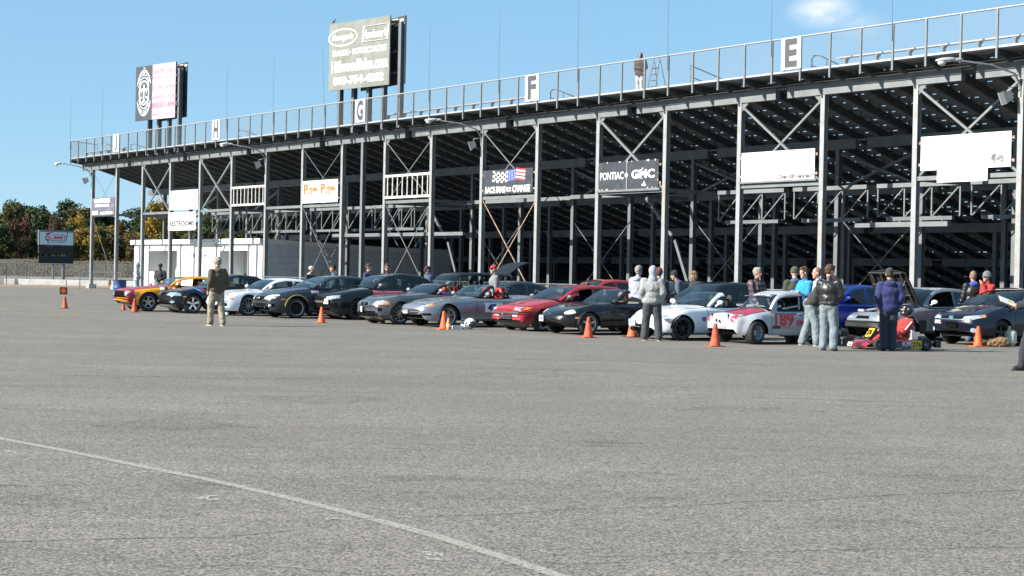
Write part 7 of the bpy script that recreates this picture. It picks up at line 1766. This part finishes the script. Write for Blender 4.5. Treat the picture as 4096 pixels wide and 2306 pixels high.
letters(mb, '276', 0, 0, .24, .14, fn=lambda a_, b_: tuple(Vector((.546, a_, .368)) + dn_ * b_ + Vector((.006, 0, .006))), bold=.04); mb.build('lettering', KB, yp)
for s in (1, -1):
    pod = MB(); vs = []
    for (x, y, z0, z1) in ((.40, .50, .06, .15), (.25, .60, .05, .22), (-.1, .64, .05, .24), (-.38, .64, .05, .25)):
        vs += [(x, s * (y - .12), z0), (x, s * y, z0), (x, s * y, z1 * .75), (x, s * (y - .05), z1), (x, s * (y - .14), z1)]
    pod.add(vs, [(r_ * 5 + i, r_ * 5 + i + 1, (r_ + 1) * 5 + i + 1, (r_ + 1) * 5 + i) for r_ in range(3) for i in range(4)] + [(0, 1, 2, 3, 4), (19, 18, 17, 16, 15)])
    po = pod.build('side_pod', pmat('pod_livery', (.05, .012, .025), .25, vscale=4, col2=(.20, .015, .03), lo=.5, hi=.54, coat=.7), kart, 40)
    if s > 0:
        q = MB().box((-.28, .6445, .135), (.24, .006, .17)).build('number_plate', KY, po)
        mb = MB(); letters(mb, '276', 0, 0, .22, .12, fn=lambda a_, b_: (-.28 - a_, .649, .135 + b_), bold=.04); mb.build('lettering', KB, q)
        mb = MB(); letters(mb, 'KM', 0, 0, .2, .11, fn=lambda a_, b_: (-.04 - a_, .648, .15 + b_), bold=.03); mb.build('lettering', MATS['decal_white'], po)
ft = tyre_mesh(.13, .065, .13).mesh('wheel', RUBBER, 40); rt_ = tyre_mesh(.14, .065, .2).mesh('wheel', RUBBER, 40); fr2 = rim_mesh('steel', .065, .1).mesh('rim', [SILVER, WELL], 40)
for x, y, m_, ww in ((.55, .52, ft, .13), (.55, -.52, ft, .13), (-.52, .56, rt_, .2), (-.52, -.56, rt_, .2)):
    w = link('wheel', m_, kart, (x, y, .13 if ww < .15 else .14), (0, 0, math.pi if y > 0 else 0)); link('rim', fr2, w)
MB().tube([(-.52, -.5, .14), (-.52, .5, .14)], .02, 8).build('axle', SILVER, kart, 50)
MB().tube([(-.72, -.55, .14), (-.80, -.5, .14), (-.82, 0, .14), (-.80, .5, .14), (-.72, .55, .14)], .035, 8).build('rear_bumper', KB, kart, 50); MB().box((-.80, .56, .15), (.12, .16, .16)).build('bumper_end', KB, kart)
MB().prism([(.12, .09), (-.16, .09), (-.30, .50), (-.26, .50), (-.12, .14), (.14, .13)], -.19, .19).build('seat', KB, kart, 40)
en = MB().box((-.36, -.36, .22), (.26, .2, .2)).box((-.36, -.36, .36), (.16, .16, .12)); en.build('engine', pmat('engine_alloy', (.45, .46, .47), .4), kart)
rad = MB()
for i in range(6): rad.box((-.40 + i * .025, .34, .27 + i * .012), (.016, .16, .24))
rad.box((-.34, .34, .20), (.22, .18, .05)); rad.build('radiator', pmat('radiator_alloy', (.55, .57, .58), .35, .4), kart)
MB().lathe([(.115, -.012), (.13, 0), (.115, .012), (.1, 0)], 18, axis='X', c=(.30, 0, .47), closed=True).tube([(.30, 0, .47), (.5, 0, .14)], .012, 6).build('steering_wheel', KB, kart, 60)
# driver: one continuous body, suit and helmet
dv = thing('person', 'kart driver in red race suit and black helmet sitting in the kart', 'person', (mid.x - .14 * math.cos(kyaw), mid.y - .14 * math.sin(kyaw), .02), kyaw, 'people around the cars')
SUIT = cloth('suit_red', (.46, .028, .025)); b_ = MB(); hc = Vector((-.20, 0, .86))
b_.ell(hc, (.1, .08, .12), 14, 10); cap(b_, (-.2, 0, .6), hc, .055, .05); b_.ell((-.18, 0, .45), (.11, .16, .2), 12, 9); b_.ell((-.08, 0, .22), (.13, .16, .1), 12, 8)
HD = {1: Vector((.28, .11, .50)), -1: Vector((.28, -.11, .50))}; EL = {s: Vector((.02, s * .30, .40)) for s in (1, -1)}; SHD = {s: Vector((-.2, s * .18, .60)) for s in (1, -1)}; KN = {s: Vector((.36, s * .17, .36)) for s in (1, -1)}; FT = {s: Vector((.70, s * .14, .14)) for s in (1, -1)}
j = MB(); j.ell((-.18, 0, .46), (.155, .205, .22), 14, 10); j.ell((-.10, 0, .24), (.17, .2, .14), 12, 9)
for s in (1, -1):
    cap(b_, SHD[s], EL[s], .045, .038); cap(b_, EL[s], HD[s], .036, .03); cap(b_, (-.05, s * .09, .2), KN[s], .07, .055); cap(b_, KN[s], FT[s], .05, .036)
    cap(j, SHD[s], EL[s], .085, .07); cap(j, EL[s], HD[s], .068, .05); cap(j, (-.18, s * .06, .58), SHD[s], .085, .08); cap(j, (-.06, s * .09, .2), KN[s], .10, .08); cap(j, KN[s], FT[s], .078, .055)
    g = MB(); g.ell(HD[s] + Vector((.02, 0, .0)), (.045, .032, .04), 10, 7)
    for i in range(4): cap(g, HD[s] + Vector((.035, (i - 1.5) * .018, .02)), HD[s] + Vector((.03, (i - 1.5) * .018, -.035)), .011, .01, 6)
    cap(g, HD[s] + Vector((.0, -s * .03, .02)), HD[s] + Vector((.03, -s * .045, .01)), .012, .01, 6); organic('glove', g, pmat('glove_tan', (.16, .06, .045), .7), dv, .008, 1)
    g = MB(); cap(g, FT[s], FT[s] + Vector((.06, 0, .10)), .045, .04); organic('shoe', g, SHOE_K, dv, .012, 2)
organic('body', b_, SKIN[1], dv, .0125, 2); organic('race_suit', j, SUIT, dv, .016, 3, .035, .07)
for s in (1, -1): MB().bar(SHD[s].lerp(EL[s], .1) + Vector((-.01, s * .085, .03)), SHD[s].lerp(EL[s], .95) + Vector((0, s * .075, .02)), .03, .012).build('sleeve_stripe', MATS['decal_white'], dv)
g = MB(); g.ell(hc + Vector((-.01, 0, .02)), (.15, .128, .145), 18, 12); g.ell(hc + Vector((.06, 0, -.075)), (.10, .105, .07), 14, 9); he = organic('helmet', g, pmat('helmet_black', (.016, .017, .02), .2, coat=.8), dv, .012, 3)
MB().ell(hc + Vector((.085, 0, .015)), (.055, .09, .045), 14, 8).build('visor_opening', SKIN[1], dv, 60); MB().ell(hc + Vector((.035, .0, .12)), (.11, .11, .02), 14, 6).build('visor', pmat('visor_grey', (.12, .13, .15), .12, coat=.8), dv, 60)
for s in (1, -1): MB().ell(hc + Vector((.03, s * .127, .02)), (.025, .008, .025), 10, 6).build('visor_pivot', SILVER, dv, 60)
flush_organic()
# ================================================================== cones and small things on the lot
CONE = pmat('cone_orange', (.62, .10, .018), .6, var=.25, vscale=7); CONE_D = pmat('cone_scuffed', (.50, .075, .022), .7, vscale=6, col2=(.12, .04, .03), lo=.46, hi=.64)
cone_me = {m.name: MB().lathe([(0, .72), (.03, .72), (.045, .70), (.06, .60), (.135, .06), (.15, .035), (.15, .03)], 22).mesh('cone_body', m, 40) for m in (CONE, CONE_D)}
base_me = {m.name: MB().prism([(-.19, 0), (.19, 0), (.19, .035), (-.19, .035)], -.19, .19).mesh('base', m) for m in (CONE, CONE_D)}
base_blk = MB().prism([(-.2, 0), (.2, 0), (.2, .035), (-.2, .035)], -.2, .2).mesh('base', pmat('base_black', (.02, .02, .02), .8))
def cone(label, x, y, h=.46, m=CONE, black=False, rz=.3, w=1.22):
    t = thing('traffic_cone', label, 'traffic cone', gp(x, y), rz, 'orange cones along the row'); s = h / .72; t.scale = (s * w, s * w, s)
    link('cone_body', cone_me[m.name], t); link('base', base_blk if black else base_me[m.name], t); return t
cone('scuffed upright orange cone standing alone at the far left', 259, 1235, .44, CONE_D)
cone('small orange cone under the nose of the orange race car', 494, 1241, .30, CONE_D, w=1.3)
cone('scuffed orange cone before the orange race car', 538, 1250, .46, CONE_D)
cone('bright orange cone before the black four door car', 1286, 1293, .47)
cone('bright orange cone before the silver 42 roadster', 1775, 1318, .49)
cone('scuffed orange cone before the black roadster', 2353, 1352, .50, CONE_D)
cone('wide orange cone with black base beside the hooded man', 2528, 1350, .48, CONE, True, w=1.4)
cone('orange cone before the tiny race car numbered 189', 2860, 1387, .51, CONE_D)
cone('orange cone beside the propane tank', 3912, 1387, .49)
t = thing('tipped_cone', 'orange cone lying on its side with its base toward us at the far left', 'traffic cone', gp(254, 1179), .2, 'orange cones along the row')
c = link('cone_body', cone_me[CONE_D.name], t, (0, .1, .2), (-math.pi / 2 + .15, 0, 0)); o = MB().prism([(-.2, 0), (.2, 0), (.2, .4), (-.2, .4)], -.02, .02).build('base', pmat('base_brown', (.08, .035, .025), .8), t)
MB().lathe([(.0, -.024), (.13, -.024), (.13, -.021), (0, -.021)], 18, axis='Y', c=(0, 0, .2)).build('inside', CONE, t)
# blue barrel
t = thing('barrel', 'blue plastic drum behind the orange race car', 'barrel', gp(478, 1204), 0)
pr = [(0, 0), (.28, 0), (.285, .02), (.29, .28), (.30, .30), (.29, .32), (.29, .58), (.30, .60), (.29, .62), (.285, .86), (.295, .88), (.285, .9), (0, .89)]
MB().lathe(pr, 26).build('drum', pmat('drum_blue', (.03, .075, .26), .5, var=.2, vscale=3), t, 40); MB().lathe([(.27, .9), (.30, .9), (.30, .94), (.27, .94)], 26, closed=True).build('rim_ring', KB, t, 40)
t = thing('fire_hydrant', 'small red hydrant behind the orange race car', 'hydrant', gp(603, 1188), 0)
MB().lathe([(0, 0), (.11, 0), (.1, .1), (.09, .5), (.13, .52), (.13, .56), (.1, .62), (.05, .68), (.03, .74), (0, .74)], 16).lathe([(0, -.17), (.05, -.17), (.05, .17), (0, .17)], 10, axis='X', c=(0, 0, .45)).build('body', pmat('hydrant_red', (.45, .03, .03), .5), t, 40)
t = thing('utility_box', 'pale cabinet standing by the restroom wall behind the orange race car', 'cabinet', WS(11.9, -.6), -SA)
MB().box((0, 0, .62), (.7, .4, 1.24)).box((0, 0, 1.27), (.76, .46, .05)).build('cabinet', RW, t); MB().box((0, -.21, .62), (.6, .02, 1.05)).build('door', RW, t)
# helmet, bottles and box by the silver roadster
t = thing('helmet', 'white helmet with black visor on the ground by the silver 42 roadster', 'helmet', gp(1880, 1317), math.radians(-10))
MB().ell((0, 0, .15), (.165, .135, .15), 20, 14).build('shell', pmat('helmet_white', (.74, .74, .75), .25, coat=.7), t, 60)
MB().ell((.05, -.02, .135), (.135, .13, .11), 18, 10).build('visor', pmat('helmet_visor', (.02, .02, .024), .12, coat=.9), t, 60)
def bottle(label, x, y, body, capc, h=.26, r=.036, liquid=None):
    t = thing('bottle', label, 'bottle', gp(x, y), 0, 'drinks on the ground')
    MB().lathe([(0, 0), (r, 0), (r, h * .62), (r * .8, h * .72), (r * .42, h * .86), (r * .42, h * .92), (0, h * .92)], 16).build('bottle', body, t, 40); MB().lathe([(0, h), (r * .46, h), (r * .46, h * .9), (0, h * .9)], 12).build('cap', capc, t, 40); MB().lathe([(r + .001, h * .25), (r + .001, h * .5)], 16).build('wrap', MATS['decal_white'], t)
JUICE = pmat('juice_orange', (.65, .28, .03), .2, coat=.6); CLEARB = glass_mat('bottle_clear', (.85, .88, .9)); BLUECAP = pmat('cap_blue', (.08, .2, .55), .4)
bottle('orange juice bottle beside the cone before the silver roadster', 1793, 1319, JUICE, MATS['decal_white'], .30, .05)
bottle('clear water bottle left of the white helmet', 1850, 1317, CLEARB, BLUECAP, .28, .045); bottle('clear water bottle nearest the white helmet', 1859, 1319, CLEARB, BLUECAP, .27, .045)
bottle('clear water bottle behind the man in khaki', 908, 1268, CLEARB, BLUECAP, .28, .05)
t = thing('cardboard_box', 'small flat white box beside the water bottles', 'box', gp(1828, 1318), .15); MB().box((0, 0, .05), (.26, .18, .10)).build('box', MATS['decal_white'], t); MB().box((0, -.003, .101), (.25, .05, .002)).build('flap', pmat('box_grey', (.3, .31, .33), .6), t)
MBk = thing('dark_bag', 'small black pouch left of the flat white box', 'bag', gp(1808, 1316), 0); MB().ell((0, 0, .05), (.07, .05, .05), 12, 8).tube([(-.04, 0, .09), (0, 0, .13), (.04, 0, .09)], .006, 6).build('pouch', KB, MBk, 60)
# helmet held by the man with the headband
w = hb.matrix_world; k = hb.scale[0]; ya = hb.rotation_euler.z; wr = Vector(hb['wrist']) * k
P = Vector(hb.location) + Vector((wr.x * math.cos(ya) - wr.y * math.sin(ya), wr.x * math.sin(ya) + wr.y * math.cos(ya), wr.z))
t = thing('helmet', 'black helmet with white dots carried by the man with the headband', 'helmet', P + Vector((.03, -.1, -.38)), ya + 1.2)
MB().ell((0, 0, .15), (.155, .13, .15), 20, 14).build('shell', pmat('helmet_gloss_black', (.015, .015, .018), .2, coat=.8), t, 60); MB().ell((.05, 0, .15), (.12, .125, .05), 16, 8).build('visor', MATS['visor_grey'], t, 60)
dm_ = MB(); rq = random.Random(5)
for _ in range(9):
    a_, b_ = rq.uniform(-1.5, 1.5), rq.uniform(-.8, .9); dm_.ell((.155 * math.cos(b_) * math.cos(a_), .13 * math.cos(b_) * math.sin(a_), .15 + .15 * math.sin(b_)), (.018, .018, .018), 8, 6)
dm_.build('dots', MATS['decal_white'], t, 60); MB().tube([(-.05, .1, .05), (0, .14, .22), (0, .08, .40), (.0, -.02, .42)], .01, 6).build('strap', KB, t, 60)
# bags by the bending man
t = thing('backpack', 'black backpack on the ground behind the man in leather', 'backpack', gp(3368, 1386), .4); g = MB(); g.box((0, 0, .2), (.24, .16, .36)); g.ell((0, 0, .36), (.11, .08, .07), 10, 7); g.box((0, -.1, .13), (.18, .08, .18)); organic('pack', g, pmat('nylon_black', (.022, .022, .024), .6, vscale=9, col2=(.10, .10, .10), lo=.55, hi=.6, bump=.6, bscale=20), t, .012, 3, .03, .05); MB().tube([(-.1, .1, .4), (-.16, .14, .25), (-.12, .14, .06)], .014, 6).tube([(.05, .1, .42), (0, .02, .50), (-.05, .1, .42)], .012, 6).build('strap', KB, t, 60)
t = thing('duffel_bag', 'grey bag with a red cloth on it left of the kart', 'bag', gp(3396, 1384), .3); MB().ell((0, 0, .12), (.24, .16, .13), 14, 9).build('bag', pmat('bag_grey', (.07, .068, .065), .8, bump=.5, bscale=18), t, 60); MB().ell((0, 0, .21), (.16, .12, .05), 12, 7).tube([(.1, 0, .24), (.2, .03, .2), (.26, .05, .1)], .02, 6).build('red_cloth', cloth('rag_red', (.5, .04, .03)), t, 60)
t = thing('helmet', 'dark helmet hanging at the side of the bending man', 'helmet', gp(3285, 1382) + Vector((0, 0, .70)), .2); MB().ell((0, 0, .15), (.145, .13, .15), 18, 12).build('shell', pmat('bag_cloth', (.03, .028, .026), .8), t, 60); MB().tube([(-.03, 0, .28), (-.05, .02, .42)], .012, 6).build('strap', KB, t, 60)
# propane tank, brown bundle
t = thing('propane_tank', 'off white propane tank behind the right hand cone', 'tank', gp(4040, 1386), .5)
MB().lathe([(0, .03), (.09, .03), (.14, .06), (.155, .12), (.155, .30), (.14, .36), (.09, .40), (.03, .41), (0, .41)], 24).build('vessel', pmat('tank_ivory', (.56, .54, .47), .5, var=.2, vscale=5), t, 50); MB().lathe([(.10, 0), (.105, .03), (.10, .06)], 20).build('foot_ring', pmat('tank_ivory2', (.42, .40, .35), .6), t, 50)
cl = MB()
for a0 in (-1.2, 1.9):
    pts = [(.085 * math.cos(a0 + i * .25), .085 * math.sin(a0 + i * .25)) for i in range(9)]
    cl.add([(x, y, .39) for x, y in pts] + [(x, y, .50) for x, y in pts], [(i, i + 1, i + 10, i + 9) for i in range(8)])
cl.build('collar', pmat('tank_ivory', (0, 0, 0)), t); MB().lathe([(0, .40), (.03, .40), (.025, .46), (.045, .47), (.045, .49), (0, .49)], 12).build('valve', pmat('brass', (.35, .26, .12), .4, .6), t, 50)
t = thing('canvas_bundle', 'crumpled tan canvas bundle between the cone and the propane tank', 'cloth', gp(3990, 1388), 0); g = MB(); g.ell((0, 0, .07), (.32, .16, .13), 16, 10); g.ell((.12, .02, .14), (.18, .12, .1), 12, 8); g.ell((-.2, -.02, .06), (.16, .12, .08), 12, 8)
organic('canvas', g, cloth('canvas_tan', (.21, .115, .045), var=.4), t, .016, 2, .09, .07)
t = thing('canvas_bundle', 'small dark brown cloth heap right beside the cone', 'cloth', gp(3938, 1386), 0); g = MB(); g.ell((0, 0, .06), (.14, .1, .1), 12, 8); organic('canvas', g, cloth('canvas_brown', (.10, .04, .02), var=.4), t, .014, 2, .07, .05)
t = thing('helmet', 'dark helmet lying behind the tan canvas bundle', 'helmet', gp(3985, 1380), .6); MB().ell((0, 0, .13), (.15, .12, .13), 18, 12).build('shell', pmat('helmet_navy', (.02, .025, .04), .15, coat=.8), t, 60); MB().ell((.05, -.02, .13), (.11, .11, .05), 14, 8).build('visor', MATS['visor_grey'], t, 60)
# clipboard with papers held at the right edge
ya = ed.rotation_euler.z; k = ed.scale[0]; wr = (Vector(ed['wrist']) + Vector(ed['wrist_l'])) / 2 * k
P = Vector(ed.location) + Vector((wr.x * math.cos(ya) - wr.y * math.sin(ya), wr.x * math.sin(ya) + wr.y * math.cos(ya), wr.z))
t = thing('clipboard', 'clipboard of white papers held at the right edge', 'clipboard', P + Vector((-.16, 0, .06)), 0)
cb = MB().box((0, 0, 0), (.32, .24, .008)).build('board', pmat('board_brown', (.2, .1, .05), .6), t, rot=(.5, .35, .1)); MB().box((0, 0, .008), (.29, .21, .006)).build('papers', MATS['decal_white'], cb); MB().box((.05, .03, .0125), (.1, .07, .002)).build('yellow_note', MATS['tape_yellow'], cb)
# red flare bar on the red hatchback roof
t = thing('cloth_bundle', 'dark bundle with orange trim lying on the red hatchback roof', 'bundle', hatch.root.matrix_basis @ Vector((hatch.wx(2.75), -.1, 1.26)), hatch.yaw + 1.2); t.scale = (.75, .75, .75); g = MB(); g.ell((0, 0, .04), (.22, .1, .06), 12, 8); g.ell((.3, .02, .05), (.14, .09, .08), 12, 8); organic('bundle', g, cloth('bundle_black', (.03, .028, .03)), t, .012, 2, .05, .05)
MB().ell((-.16, -.07, .06), (.05, .03, .02), 8, 6).ell((.38, -.06, .06), (.035, .03, .025), 8, 6).build('orange_trim', pmat('trim_orange', (.7, .14, .02), .5), t, 60)
# folding ladder on the walkway
u_, z_ = stand_pt(2625, 342, -.40); P = WS(u_, -.40, 9.34); t = thing('step_ladder', 'dark folding step ladder on the top walkway beside the coated person', 'ladder', P, -SA)
for s in (-1, 1):
    MB().tube([(s * .26, -.28, 0), (s * .17, 0, 1.3)], .018, 6).build('front_rail', pmat('ladder_dark', (.10, .09, .085), .6), t); MB().tube([(s * .26, .35, 0), (s * .17, .04, 1.25)], .016, 6).build('rear_rail', MATS['ladder_dark'], t)
for i in range(4):
    f_ = .15 + i * .26; MB().box((0, -.28 * (1 - f_ / 1.3), f_), (.5 - .14 * f_, .08, .03)).build('step', MATS['ladder_dark'], t)
MB().tube([(-.17, 0, 1.3), (-.15, 0, 1.46), (.15, 0, 1.46), (.17, 0, 1.3)], .018, 6).build('top_bow', MATS['ladder_dark'], t, 50)
# raised tailgate of the black hatch
sv = suv.root
tg = MB(); n = 6; x0, z0 = suv.wx(3.72), 1.55
for k in range(n + 1):
    for j in range(5):
        a_ = -1 + j / 2; d = k / n; tg.v.append((x0 - d * .95, a_ * (.62 - .06 * d), z0 + .42 * math.sin(d * 1.6) + .03 * (1 - a_ * a_)))
bb = len(tg.v); tg.v += [(x, y, z - .05) for x, y, z in tg.v]
for k in range(n):
    for j in range(4):
        q = (k * 5 + j, k * 5 + j + 1, (k + 1) * 5 + j + 1, (k + 1) * 5 + j); tg.f += [q, tuple(bb + i for i in q[::-1])]; tg.m += [0, 0]
eg = list(range(5)) + [k * 5 + 4 for k in range(1, n + 1)] + [n * 5 + j for j in range(3, -1, -1)] + [k * 5 for k in range(n - 1, 0, -1)]
for a_, b_ in zip(eg, eg[1:] + eg[:1]): tg.f.append((a_, b_, b_ + bb, a_ + bb)); tg.m.append(0)
tg.build('tailgate', pmat('tailgate_dark', (.012, .014, .018), .45, spec=.2), sv, 40)
flush_organic()
